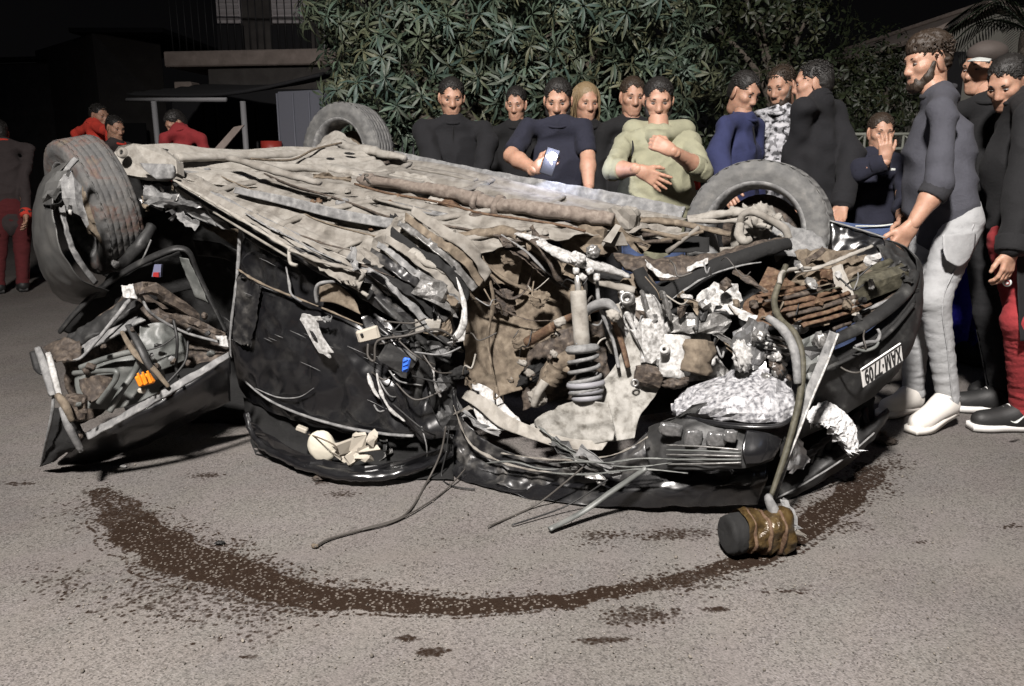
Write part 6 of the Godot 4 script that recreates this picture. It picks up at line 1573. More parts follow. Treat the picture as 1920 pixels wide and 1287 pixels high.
	# under-tray and splitter below the bumper
	S("splitter", [
		[1400, 930, 0.70, 1480, 890, 0.62, 1560, 840, 0.46, 1620, 800, 0.30, 1664, 764, 0.16],
		[1400, 950, 0.74, 1490, 912, 0.66, 1575, 858, 0.50, 1630, 815, 0.34, 1668, 772, 0.18],
		[1390, 960, 0.72, 1480, 935, 0.62, 1570, 885, 0.46, 1630, 835, 0.30, 1666, 782, 0.16]],
		"plastic", {"nu": 50, "nv": 20, "amp": 0.006, "freq": 6.0, "seed": 91, "thick": 0.008})
	T("splitter_rib", [1440, 942, 0.76, 1500, 912, 0.68, 1580, 862, 0.52, 1640, 812, 0.36], 0.004, "dust_grey", 6, 8, 0.6)
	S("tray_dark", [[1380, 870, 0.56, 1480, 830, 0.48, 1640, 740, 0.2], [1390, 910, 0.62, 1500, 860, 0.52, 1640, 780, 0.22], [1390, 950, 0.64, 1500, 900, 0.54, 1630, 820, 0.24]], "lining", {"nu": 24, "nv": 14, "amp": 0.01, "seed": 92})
	for k in 8:
		T("tray_rib", [1500 + k * 18, 880 - k * 12, 0.62 - k * 0.05, 1510 + k * 16, 856 - k * 12, 0.6 - k * 0.05, 1530 + k * 14, 846 - k * 12, 0.56 - k * 0.05], [0.012, 0.014, 0.010], "plastic", 7, 5, 0.6)
	# torn foam, pale as plaster
	part("bumper_foam", sheet([
		[1516, 768, 0.64, 1545, 752, 0.60, 1580, 770, 0.54, 1604, 800, 0.50, 1612, 846, 0.48],
		[1512, 782, 0.68, 1545, 772, 0.66, 1574, 790, 0.60, 1592, 815, 0.56, 1602, 848, 0.53],
		[1520, 796, 0.68, 1545, 795, 0.67, 1562, 808, 0.63, 1576, 826, 0.59, 1588, 852, 0.55]],
		{"nu": 60, "nv": 30, "amp": 0.007, "freq": 22.0, "seed": 93, "thick": 0.03, "rag": 0.03}), M.foam if M.has("foam") else grimy("foam", [[0.0, 0.45, 0.45, 0.45], [0.4, 0.64, 0.64, 0.64], [1.0, 0.8, 0.8, 0.8]], 2.0, 0.95, 0.9, 0.0, 0.02, 95), car, "white crumbling bumper foam")
	part("bumper_foam", sheet([[1468, 822, 0.70, 1490, 810, 0.68, 1506, 838, 0.66, 1520, 862, 0.64], [1462, 850, 0.72, 1484, 850, 0.71, 1500, 860, 0.69, 1512, 868, 0.66], [1470, 884, 0.74, 1482, 888, 0.73, 1490, 886, 0.72, 1498, 880, 0.7]], {"flat": true, "nu": 8, "nv": 7, "amp": 0.022, "freq": 13.0, "seed": 94, "thick": 0.02, "rag": 0.06}), M.foam, car)
	# long bent strip and hose down to the road
	part("bent_strip", sheet([
		[1555, 620, 0.80, 1532, 680, 0.84, 1505, 745, 0.90, 1482, 820, 0.96, 1462, 880, 1.0, 1444, 932, 1.04],
		[1574, 628, 0.78, 1553, 685, 0.83, 1524, 752, 0.89, 1494, 826, 0.96, 1474, 886, 1.0, 1456, 936, 1.04]],
		{"nu": 60, "nv": 6, "amp": 0.005, "freq": 8.0, "seed": 96, "thick": 0.006}), M.dust_grey, car, "long pale bent metal strip")
	part("strip_edge", pipe([1572, 626, 0.80, 1550, 684, 0.85, 1521, 752, 0.91, 1492, 826, 0.98, 1466, 886, 1.02], 0.004, 6, 8), M.torn_white, car)
	T("hose", [1474, 498, 0.62, 1462, 530, 0.68, 1452, 565, 0.74, 1462, 598, 0.80, 1490, 626, 0.86, 1504, 670, 0.90, 1502, 730, 0.94, 1490, 790, 0.98, 1470, 860, 1.04, 1446, 930, 1.1], [0.010, 0.011, 0.011, 0.012, 0.012, 0.012, 0.012, 0.011, 0.010, 0.008], "olive", 10, 8)
	T("hose", [1440, 596, 0.84, 1470, 620, 0.88, 1490, 660, 0.92, 1496, 720, 0.95], [0.012, 0.016, 0.015, 0.012], "dust_grey", 10, 8)
	T("hose", [1462, 532, 0.7, 1466, 512, 0.66, 1490, 505, 0.58, 1520, 503, 0.5], [0.008, 0.008, 0.008, 0.006], "dirt_pale", 8, 8)
	part("hose_end", lump(cv(1540, 640, 0.80), Vector3(0.05, 0.06, 0.05), Basis.IDENTITY, 0.3, 6, 2.0, 0.4, 14), M.alloy, car)
	# smeared dome (slack airbag-like cover) and lamp underneath
	S("smeared_cover", [
		[1270, 740, 0.84, 1320, 712, 0.82, 1380, 695, 0.80, 1440, 690, 0.78, 1486, 716, 0.78],
		[1262, 756, 0.92, 1320, 742, 0.94, 1385, 735, 0.94, 1445, 735, 0.92, 1492, 745, 0.86],
		[1260, 770, 0.96, 1320, 768, 1.0, 1390, 765, 1.0, 1450, 765, 0.97, 1490, 772, 0.90],
		[1270, 784, 0.94, 1330, 786, 0.99, 1400, 792, 1.0, 1450, 792, 0.97, 1482, 788, 0.9]],
		"smear", {"flat": true, "nu": 15, "nv": 9, "amp": 0.018, "freq": 7.0, "seed": 97})
	T("cover_rim", [1262, 776, 0.99, 1330, 792, 1.02, 1400, 800, 1.02, 1460, 798, 0.98, 1490, 780, 0.92], [0.008, 0.012, 0.012, 0.010, 0.006], "paint", 8, 8, 0.7)
	S("crumpled_foil", [[1375, 620, 0.76, 1410, 600, 0.74, 1440, 612, 0.72], [1376, 650, 0.80, 1412, 640, 0.80, 1444, 650, 0.76], [1384, 690, 0.82, 1410, 694, 0.82, 1436, 690, 0.78]], "foil", {"flat": true, "nu": 9, "nv": 9, "amp": 0.03, "freq": 10.0, "seed": 98}, null, "bright crumpled foil")
	part("foil_edge", lump(cv(1392, 668, 0.88), Vector3(0.06, 0.10, 0.04), Basis(Vector3.BACK, 0.2), 0.4, 7, 3.0), M.torn_white, car)
	for k in 8:
		T("cooler_pipe", [1425 + k * 3, 625 + k * 9, 0.80, 1450 + k * 2, 632 + k * 8, 0.80, 1484 - k * 2, 640 + k * 9, 0.76], 0.006, ["alloy", "plastic", "torn_white"][k % 3], 7, 5)
	for k in 14:
		part("fitting", lump(cv(rng.randf_range(1420, 1490), rng.randf_range(620, 720), 0.82), Vector3(0.05, 0.03, 0.04) * rng.randf_range(0.5, 1.2), Basis.from_euler(Vector3(rng.randf() * 3, rng.randf() * 3, rng.randf() * 3)), 0.35, 6, k, 0.4, 10), M[["alloy", "plastic", "torn_white", "mud_dark"][k % 4]], car)
	S("rad_side", [[1500, 640, 0.66, 1540, 620, 0.60], [1500, 680, 0.70, 1540, 670, 0.64], [1500, 740, 0.72, 1530, 720, 0.66]], "plastic_grey", {"flat": true, "nu": 4, "nv": 7, "amp": 0.02, "freq": 11.0, "seed": 99})
	# headlamp, upside down
	var h := group_part("headlamp", "broken headlamp upside down under the smeared cover")
	part("lamp_shell", sheet([[1215, 800, 1.0, 1290, 786, 1.02, 1390, 806, 1.0, 1460, 818, 0.92], [1210, 840, 1.06, 1290, 830, 1.08, 1390, 842, 1.06, 1462, 842, 0.96], [1220, 880, 1.08, 1300, 882, 1.1, 1400, 878, 1.06, 1450, 862, 0.98]], {"nu": 40, "nv": 24, "amp": 0.008, "freq": 6, "seed": 100}), M.plastic, h)
	for q in [[1258, 806, 46, 26], [1300, 822, 34, 36], [1344, 824, 40, 30], [1370, 818, 24, 24]]:
		part("reflector", lump(cv(q[0], q[1], 1.09), Vector3(q[2] / 520.0, q[3] / 520.0, 0.03), Basis(Vector3.BACK, -0.15), 0.12, 5, q[0], 0.6, 16), M.foil, h)
	part("lamp_lens", sheet([[1400, 806, 1.03, 1440, 812, 1.0, 1466, 824, 0.95], [1392, 842, 1.08, 1436, 846, 1.04, 1462, 840, 0.98], [1400, 872, 1.08, 1430, 868, 1.05, 1454, 856, 1.0]], {"nu": 14, "nv": 12, "amp": 0.002, "seed": 101}), M.paint, h)
	for k in 5:
		part("lamp_rib", pipe([1250, 835 + k * 9, 1.12, 1320, 838 + k * 8, 1.13, 1390, 844 + k * 6, 1.11], 0.003, 6, 6), M.plastic_grey if k % 2 else M.alloy, h)
	# bonnet under everything, black, with broken trim lying on it
	S("bonnet", [
		[840, 850, 1.06, 960, 880, 1.06, 1100, 890, 1.04, 1260, 870, 1.0, 1440, 850, 0.86],
		[850, 890, 1.12, 960, 912, 1.12, 1110, 925, 1.12, 1270, 915, 1.06, 1440, 900, 0.92],
		[880, 905, 1.10, 980, 930, 1.10, 1120, 950, 1.10, 1290, 950, 1.02, 1420, 945, 0.9]],
		"paint", {"nu": 60, "nv": 24, "amp": 0.010, "freq": 5.0, "seed": 102})
	for q in [[1030, 870, 1100, 866, 1180, 876, 1260, 868], [1010, 885, 1100, 890, 1200, 880, 1290, 888], [1050, 856, 1130, 868, 1200, 860, 1280, 862], [900, 870, 960, 866, 1020, 880, 1080, 876]]:
		T("trim_shard", [q[0], q[1], 1.16, q[2], q[3], 1.18, q[4], q[5], 1.16, q[6], q[7], 1.12], [0.002, 0.006, 0.005, 0.002], "plastic_grey", 6, 8, 0.5, 0.003)

func number_plate():
	var n := group_part("number_plate", "white number plate upside down on the bumper")
	var a := cv(1609, 724, 0.545)
	var b := cv(1683, 674, 0.385)
	var t := cv(1617.5, 683, 0.545)
	var x := (b - a).normalized()
	var up := (t - a).slide(x).normalized()
	var z := x.cross(up).normalized()
	if z.z < 0.0: z = -z
	var w := a.distance_to(b)
	var h := (t - a).length() * 0.98
	var bs := Basis(x, up, x.cross(up))
	var c := a + x * w * 0.5 + up * h * 0.5 + z * 0.022
	plain("plate_white", Color(0.66, 0.65, 0.63), 0.5)
	plain("plate_black", Color(0.02, 0.02, 0.02), 0.5)
	part("plate_sheet", boxed(c, Vector3(w, h, 0.008), bs, 0.003), M.plate_white, n)
	# upside down: the lettering is turned half a turn about the plate's normal
	var f := SystemFont.new()
	f.font_names = PackedStringArray(["Droid Sans"])
	f.font_weight = 700
	var tm := TextMesh.new()
	tm.text = "XAM·7709"
	tm.font = f
	tm.font_size = 48
	tm.pixel_size = 0.001
	tm.depth = 0.02
	var size := tm.get_aabb().size
	var s := Vector3(w * 0.90 / size.x, h * 0.74 / size.y, 0.2)
	var nz := bs.z if bs.z.dot(z) > 0.0 else -bs.z
	var tb := Basis(-x, -up, nz)
	if tb.determinant() < 0.0: tb = Basis(x, -up, nz)
	part("lettering", moved(tm, Transform3D(tb.scaled_local(s), c + z * 0.004)), M.plate_black, n)
	var o := 0.004
	for e in [[Vector3(0, h * 0.5 - o, 0), Vector3(w, 0.004, 0.003)], [Vector3(0, -h * 0.5 + o, 0), Vector3(w, 0.004, 0.003)]]:
		part("plate_border", boxed(c + bs * e[0] + z * 0.005, e[1], bs, 0.0008), M.plate_black, n)

func car_scraps():
	# torn sheet, hoses and bits through the open nose, thickest where the engine was
	var r := RandomNumberGenerator.new()
	r.seed = 404
	# area: centre x, y, spread x, y, v, count, materials
	for a in [[1190, 640, 70, 60, 0.84, 3, ["alloy", "mud", "dirt", "mud_dark"]], [1340, 590, 60, 20, 0.70, 2, ["torn_white", "mud", "mud_dark"]], [1430, 540, 50, 40, 0.60, 3, ["rust", "mud_dark", "mud"]], [1530, 500, 80, 30, 0.36, 2, ["mud_dark", "rust", "mud", "plastic"]], [1580, 590, 60, 30, 0.40, 2, ["rust", "mud_dark", "plastic"]], [1460, 670, 40, 50, 0.80, 3, ["alloy", "plastic", "plastic", "mud_dark"]], [1000, 440, 80, 24, 0.84, 3, ["mud_dark", "mud", "mud_dark"]], [800, 440, 60, 30, 0.98, 2, ["dirt", "mud", "dust_grey"]], [830, 570, 40, 50, 1.08, 4, ["alloy", "mud", "dust_grey"]], [880, 760, 40, 50, 1.08, 3, ["mud", "dust_grey", "dirt"]], [1100, 860, 90, 26, 1.14, 4, ["plastic", "dust_grey", "plastic_grey", "alloy"]], [1290, 780, 60, 20, 1.0, 2, ["plastic", "smear", "paint"]], [1360, 630, 40, 30, 0.72, 2, ["mud", "alloy", "mud_dark"]], [1240, 450, 80, 16, 0.5, 2, ["mud", "mud_dark", "dirt"]], [640, 500, 60, 30, 1.32, 2, ["dirt", "dust_grey", "dirt"]], [520, 345, 160, 30, 0.92, 2, ["dirt", "mud"]]]:
		for k in a[5]:
			var p := cv(a[0] + a[2] * clampf(r.randfn(0, 0.5), -1, 1), a[1] + a[3] * clampf(r.randfn(0, 0.5), -1, 1), a[4] + r.randf_range(-0.03, 0.03))
			part("torn_sheet", shard(p, r.randf_range(0.05, 0.13), a[0] + k, 0.55), M[a[6][k % a[6].size()]], car)
	for k in 40:
		var x := r.randf_range(880, 1640)
		var y := lerpf(600, 520, (x - 880) / 760.0) + r.randf_range(-70, 190)
		var v := lerpf(1.02, 0.42, (x - 880) / 760.0) + 0.06
		var l := Vector2(r.randf_range(-60, 60), r.randf_range(-30, 50))
		T("loose_wire", [x, y, v, x + l.x * 0.4 + r.randf_range(-10, 10), y + l.y * 0.3 + 14, v + 0.03, x + l.x * 0.8, y + l.y * 0.8 + r.randf_range(-12, 12), v + 0.02, x + l.x, y + l.y, v - 0.02], r.randf_range(0.002, 0.005), ["wire", "black_rubber", "dust_grey", "mud", "dirt_pale"][k % 5], 5, 6)
	for k in 26:
		var x := r.randf_range(1150, 1640)
		var y := lerpf(610, 530, (x - 1150) / 490.0) + r.randf_range(-60, 110)
		var v := lerpf(0.86, 0.38, (x - 1150) / 490.0) + 0.03
		part("fitting", lump(cv(x, y, v), Vector3(r.randf_range(0.02, 0.07), r.randf_range(0.015, 0.05), 0.04), Basis.from_euler(Vector3(r.randf() * 3, r.randf() * 3, r.randf() * 3)), 0.35, 6, k * 1.7, r.randf_range(0.5, 0.9), 4, true), M[["torn_white", "mud_dark", "alloy", "mud_dark", "rust", "plastic", "mud"][k % 7]], car)
	# wires trailing onto the road
	T("trailing_wire", [836, 800, 1.20, 826, 850, 1.22, 800, 905, 1.24, 760, 965, 1.30, 690, 990, 1.36, 620, 1010, 1.42, 590, 1026, 1.44], 0.0042, "wire", 6, 10)
	T("trailing_wire", [872, 880, 1.16, 840, 915, 1.2, 800, 945, 1.24, 740, 978, 1.31, 680, 994, 1.37], 0.003, "wire", 6, 10)
	T("trailing_wire", [842, 800, 1.18, 836, 850, 1.2, 828, 895, 1.22, 850, 912, 1.22, 890, 918, 1.22], 0.003, "black_rubber", 6, 10)
	T("trailing_wire", [1100, 870, 1.16, 1060, 905, 1.2, 1000, 950, 1.26, 915, 988, 1.36], 0.0035, "wire", 6, 10)
	T("trailing_wire", [1140, 900, 1.16, 1060, 950, 1.24, 960, 985, 1.34], 0.003, "black_rubber", 6, 10)

# ================================================================ loose things on the road
func make_debris():
	# canister at the end of the hose
	var c := onto(1420, 1036)
	c.y = 0.072
	var ax := (onto(1490, 1018) - onto(1352, 1034)).normalized()
	var can := thing("canister", "crushed brown metal canister with a black end on the road", "canister", Vector3(c.x, 0, c.z))
	part("body", lathe(c, ax, [Vector2(0.066, -0.07), Vector2(0.068, -0.05), Vector2(0.062, -0.04), Vector2(0.069, -0.02), Vector2(0.065, 0.0), Vector2(0.070, 0.02), Vector2(0.063, 0.045), Vector2(0.069, 0.07), Vector2(0.064, 0.095), Vector2(0.04, 0.105), Vector2(0.001, 0.108)], 36, 0.022), M.amber, can)
	part("end_cap", lathe(c, ax, [Vector2(0.001, -0.106), Vector2(0.03, -0.108), Vector2(0.05, -0.114), Vector2(0.058, -0.108), Vector2(0.062, -0.10), Vector2(0.058, -0.095), Vector2(0.064, -0.085), Vector2(0.063, -0.065), Vector2(0.06, -0.06)], 32, 0.006), M.lining, can)
	for k in 3:
		part("band", lathe(c, ax, [Vector2(0.060, -0.05 + k * 0.05), Vector2(0.073, -0.048 + k * 0.05), Vector2(0.073, -0.042 + k * 0.05), Vector2(0.060, -0.04 + k * 0.05)], 32, 0.014), M.rust, can)
	part("torn_seam", shard(c + ax * 0.10 + Vector3(0, 0.01, 0.02), 0.09, 3.3, 0.7), M.dirt, can)
	part("torn_seam", shard(c + ax * 0.11 + Vector3(0, 0.05, 0.0), 0.07, 4.3, 0.7), M.dust_grey, can)
	part("neck", tube([c + ax * 0.05 + Vector3(0, 0.06, 0), c + ax * 0.03 + Vector3(0, 0.10, -0.01), cv(1444, 932, 1.08)], [0.02, 0.014, 0.012], 8, 5), M.dust_grey, can)
	# bent bar leaning from the bonnet to the road
	var b := thing("bent_bar", "long dark metal bar leaning from the bonnet to the road", "metal bar", onto(1030, 1000))
	var b0 := onto(1030, 1000) + Vector3(0, 0.014, 0)
	part("bar", tube([b0, cv(1090, 962, 1.28), cv(1150, 920, 1.2), cv(1212, 878, 1.16)], [0.010, 0.011, 0.011, 0.009], 8, 6, 0.6), M.plastic_grey, b)
	var bits := thing("clod", "dark clod of oily dirt by the white shoe", "clod", onto(1660, 832))
	part("mass", lump(onto(1660, 832) + Vector3(0, 0.012, 0), Vector3(0.10, 0.03, 0.05), Basis.IDENTITY, 0.5, 8, 2.0), M.mud_dark, bits)
	part("chip", lump(onto(1655, 822) + Vector3(0, 0.02, 0), Vector3(0.03, 0.025, 0.03), Basis.IDENTITY, 0.5, 8, 5.0, 0.4, 12), M.mud, bits)
	single("bolt_end", lump(onto(590, 1027) + Vector3(0, 0.005, 0), Vector3(0.022, 0.014, 0.016), Basis.IDENTITY, 0.4, 6, 2.0, 0.4, 12), M.mud, "tiny rusty bolt at the end of the trailing wire", "bolt")
	single("glass_chip", lump(onto(231, 876) + Vector3(0, 0.003, 0), Vector3(0.03, 0.008, 0.016), Basis.IDENTITY, 0.4, 6, 3.0, 0.4, 12), M.torn_white, "small white chip on the road right of the open door's corner", "chip")
	single("rubber_scrap", lump(onto(412, 1020) + Vector3(0, 0.004, 0), Vector3(0.03, 0.009, 0.02), Basis.IDENTITY, 0.5, 6, 4.0, 0.2, 12), M.black_rubber, "small black scrap inside the curve of the oil trail", "scrap")
	single("foam_chip", lump(onto(598, 900) + Vector3(0, 0.008, 0), Vector3(0.05, 0.018, 0.03), Basis.IDENTITY, 0.5, 6, 5.0, 0.2, 12), M.mud_dark, "dark scrap on the road under the door window", "scrap")
	# grit strewn over the road
	var r := RandomNumberGenerator.new()
	r.seed = 55
	var places := []
	var cols := []
	for k in 1500:
		var p := Vector3(r.randf_range(-3.0, 3.0), 0, r.randf_range(-6.0, -1.5))
		if k % 3: p = onto(r.randf_range(100, 1800), r.randf_range(860, 1260))
		var s := r.randf_range(0.001, 0.0035) * (2.2 if r.randf() < 0.03 else 1.0)
		places.append(Transform3D(Basis.from_euler(Vector3(r.randf() * 6, r.randf() * 6, r.randf() * 6)).scaled_local(Vector3(1, 0.6, 0.8) * s), p + Vector3(0, s * 0.2, 0)))
		var g := r.randf_range(0.3, 1.3)
		cols.append(Color(g, g * 0.95, g * 0.9))
	var gm := StandardMaterial3D.new()
	gm.albedo_color = lin(0.16, 0.15, 0.135)
	gm.vertex_color_use_as_albedo = true
	gm.roughness = 0.9
	var o := multi("grit", lump(Vector3.ZERO, Vector3(2, 2, 2), Basis.IDENTITY, 0.3, 4, 1.0, 0.3, 4), places, cols, gm, self)
	o.set_meta("label", "loose grit strewn over the road")

# ================================================================ people
var net_v := PackedVector3Array()
var net_i := PackedInt32Array()
var heads := {}

func cap(a: Vector3, b: Vector3, ra: float, rb: float, warp = null, k := 0.03, cut := false) -> Dictionary:
	return {"a": a, "b": b, "ra": ra, "rb": rb, "w": warp, "k": k, "cut": cut}

func ball(c: Vector3, r: Vector3, b := Basis.IDENTITY, k := 0.03, cut := false) -> Dictionary:
	# an ellipsoid: distances are taken in a space in which it is a sphere of its least radius
	var m := minf(r.x, minf(r.y, r.z))
	var w := Basis.from_scale(Vector3(m / r.x, m / r.y, m / r.z)) * b.inverse()
	return {"a": c, "b": c, "ra": m, "rb": m, "w": w, "k": k, "cut": cut, "reach": maxf(r.x, maxf(r.y, r.z))}

func flat_along(f: Vector3, s: float) -> Basis:
	# stretches space along f, so that what is round there is squashed by s
	var q := 1.0 / s - 1.0
	return Basis(Vector3.RIGHT + f * f.x * q, Vector3.UP + f * f.y * q, Vector3.BACK + f * f.z * q)

# surface nets over joined capsules
func nets(caps: Array, cell: float, fold := 0.0, fold_scale := Vector3(7, 12, 7), off := 0.0) -> ArrayMesh:
	var lo := Vector3(1e9, 1e9, 1e9)
	var hi := -lo
	for c in caps:
		if c.cut: continue
		var r: float = c.get("reach", maxf(c.ra, c.rb))
		var e := Vector3.ONE * (r + 0.01)
		lo = lo.min(c.a - e).min(c.b - e)
		hi = hi.max(c.a + e).max(c.b + e)
	lo -= Vector3.ONE * cell * 2.0
	hi += Vector3.ONE * cell * 2.0
	var nx := int((hi.x - lo.x) / cell) + 2
	var ny := int((hi.y - lo.y) / cell) + 2
	var nz := int((hi.z - lo.z) / cell) + 2
	var f := PackedFloat32Array()
	f.resize(nx * ny * nz)
	f.fill(9.0)
	for c in caps:
		var r: float = c.get("reach", maxf(c.ra, c.rb)) + cell * 2.0 + c.k * 0.5
		var p0: Vector3 = (c.a.min(c.b) - Vector3.ONE * r - lo) / cell
		var p1: Vector3 = (c.a.max(c.b) + Vector3.ONE * r - lo) / cell
		var x0 := clampi(int(p0.x), 0, nx - 1); var x1 := clampi(int(p1.x) + 1, 0, nx - 1)
		var y0 := clampi(int(p0.y), 0, ny - 1); var y1 := clampi(int(p1.y) + 1, 0, ny - 1)
		var z0 := clampi(int(p0.z), 0, nz - 1); var z1 := clampi(int(p1.z) + 1, 0, nz - 1)
		var warp: bool = c.w != null
		var w: Basis = c.w if warp else Basis.IDENTITY
		var a: Vector3 = w * c.a
		var ab: Vector3 = w * c.b - a
		var l2 := maxf(ab.length_squared(), 1e-9)
		var ra: float = c.ra
		var dr: float = c.rb - c.ra
		var k: float = c.k
		var cut: bool = c.cut
		for z in range(z0, z1 + 1):
			for y in range(y0, y1 + 1):
				var i := (z * ny + y) * nx + x0
				for x in range(x0, x1 + 1):
					var p := w * (lo + Vector3(x, y, z) * cell) - a
					var t := clampf(p.dot(ab) / l2, 0.0, 1.0)
					var d := (p - ab * t).length() - ra - dr * t
					var g := f[i]
					if cut:
						var h := maxf(k - absf(g + d), 0.0) / k
						f[i] = maxf(g, -d) + h * h * k * 0.25
					elif g > 8.0:
						f[i] = d
					else:
						var h := maxf(k - absf(g - d), 0.0) / k
						f[i] = minf(g, d) - h * h * k * 0.25
					i += 1
	var vid := PackedInt32Array()
	vid.resize(nx * ny * nz)
	vid.fill(-1)
	var v := PackedVector3Array()
	var sy := nx
	var sz := nx * ny
	var off8 := [0, 1, sy, sy + 1, sz, sz + 1, sz + sy, sz + sy + 1]
	var edges := [[0, 1], [2, 3], [4, 5], [6, 7], [0, 2], [1, 3], [4, 6], [5, 7], [0, 4], [1, 5], [2, 6], [3, 7]]
	var cells := PackedInt32Array()
	for z in nz - 1:
		for y in ny - 1:
			var i := (z * ny + y) * nx
			for x in nx - 1:
				var n := int(f[i] < 0) + int(f[i + 1] < 0) + int(f[i + sy] < 0) + int(f[i + sy + 1] < 0) + int(f[i + sz] < 0) + int(f[i + sz + 1] < 0) + int(f[i + sz + sy] < 0) + int(f[i + sz + sy + 1] < 0)
				if n != 0 and n != 8:
					var s := Vector3.ZERO
					var m := 0
					for e in edges:
						var fa := f[i + off8[e[0]]]
						var fb := f[i + off8[e[1]]]
						if (fa < 0) != (fb < 0):
							var t := fa / (fa - fb)
							var A := Vector3(e[0] & 1, (e[0] >> 1) & 1, e[0] >> 2)
							var B := Vector3(e[1] & 1, (e[1] >> 1) & 1, e[1] >> 2)
							s += A.lerp(B, t)
							m += 1
					var p := lo + (Vector3(x, y, z) + s / m) * cell
					if fold > 0.0:
						var gr := Vector3(f[i + 1] - f[i], f[i + sy] - f[i], f[i + sz] - f[i]).normalized()
						p += gr * fold * (0.55 - absf(crumple.get_noise_3dv(p * fold_scale * 0.35 + Vector3(off, 0, off))) * 2.4)
					vid[i] = v.size()
					v.append(p)
					cells.append(i)
				i += 1
	var idx := PackedInt32Array()
	for i in cells:
		var in0 := f[i] < 0
		if (f[i + 1] < 0) != in0 and vid[i - sy] >= 0 and vid[i - sz] >= 0 and vid[i - sy - sz] >= 0:
			quad_to(idx, vid[i - sy - sz], vid[i - sz], vid[i], vid[i - sy], in0)
		if (f[i + sy] < 0) != in0 and vid[i - 1] >= 0 and vid[i - sz] >= 0 and vid[i - 1 - sz] >= 0:
			quad_to(idx, vid[i - 1 - sz], vid[i - 1], vid[i], vid[i - sz], in0)
		if (f[i + sz] < 0) != in0 and vid[i - 1] >= 0 and vid[i - sy] >= 0 and vid[i - 1 - sy] >= 0:
			quad_to(idx, vid[i - 1 - sy], vid[i - sy], vid[i], vid[i - 1], in0)
	return commit(v, idx)

func quad_to(idx: PackedInt32Array, a: int, b: int, c: int, d: int, inside: bool):
	if inside: idx.append_array([a, c, b, a, d, c])
	else: idx.append_array([a, b, c, a, c, d])

func head_mesh() -> ArrayMesh:
	if heads.has("head"): return heads.head
	var C := []
	C.append(ball(Vector3(0, 0.035, -0.012), Vector3(0.072, 0.083, 0.092)))
	C.append(ball(Vector3(0, -0.028, 0.028), Vector3(0.058, 0.075, 0.060)))
	C.append(ball(Vector3(0, -0.072, 0.028), Vector3(0.050, 0.040, 0.050)))
	C.append(cap(Vector3(-0.012, -0.098, 0.066), Vector3(0.012, -0.098, 0.066), 0.017, 0.017, null, 0.03))
	C.append(cap(Vector3(-0.034, 0.024, 0.074), Vector3(0.034, 0.024, 0.074), 0.012, 0.012, null, 0.02))
	for s in [-1.0, 1.0]:
		C.append(cap(Vector3(0.042 * s, -0.018, 0.060), Vector3(0.048 * s, -0.015, 0.045), 0.02, 0.018, null, 0.02))
		C.append(ball(Vector3(0.031 * s, 0.004, 0.094), Vector3(0.017, 0.009, 0.013), Basis.IDENTITY, 0.012, true))
	C.append(cap(Vector3(0, 0.014, 0.080), Vector3(0, -0.030, 0.098), 0.0095, 0.0145, null, 0.018))
	for s in [-1.0, 1.0]:
		C.append(cap(Vector3(0.012 * s, -0.035, 0.091), Vector3(0.012 * s, -0.034, 0.09), 0.0085, 0.0085, null, 0.008))
	C.append(cap(Vector3(-0.02, -0.058, 0.080), Vector3(0.02, -0.058, 0.080), 0.0075, 0.0075, null, 0.01))
	C.append(cap(Vector3(-0.016, -0.070, 0.080), Vector3(0.016, -0.070, 0.080), 0.0085, 0.0085, null, 0.01))
	C.append(cap(Vector3(-0.022, -0.064, 0.092), Vector3(0.022, -0.064, 0.092), 0.0012, 0.0012, null, 0.006, true))
	for s in [-1.0, 1.0]:
		C.append(ball(Vector3(0.077 * s, -0.004, -0.010), Vector3(0.008, 0.031, 0.019), Basis(Vector3.UP, 0.35 * s), 0.008))
	C.append(cap(Vector3(0, -0.05, -0.024), Vector3(0, -0.105, -0.026), 0.054, 0.052, null, 0.04))
	heads.head = nets(C, 0.0048)
	return heads.head

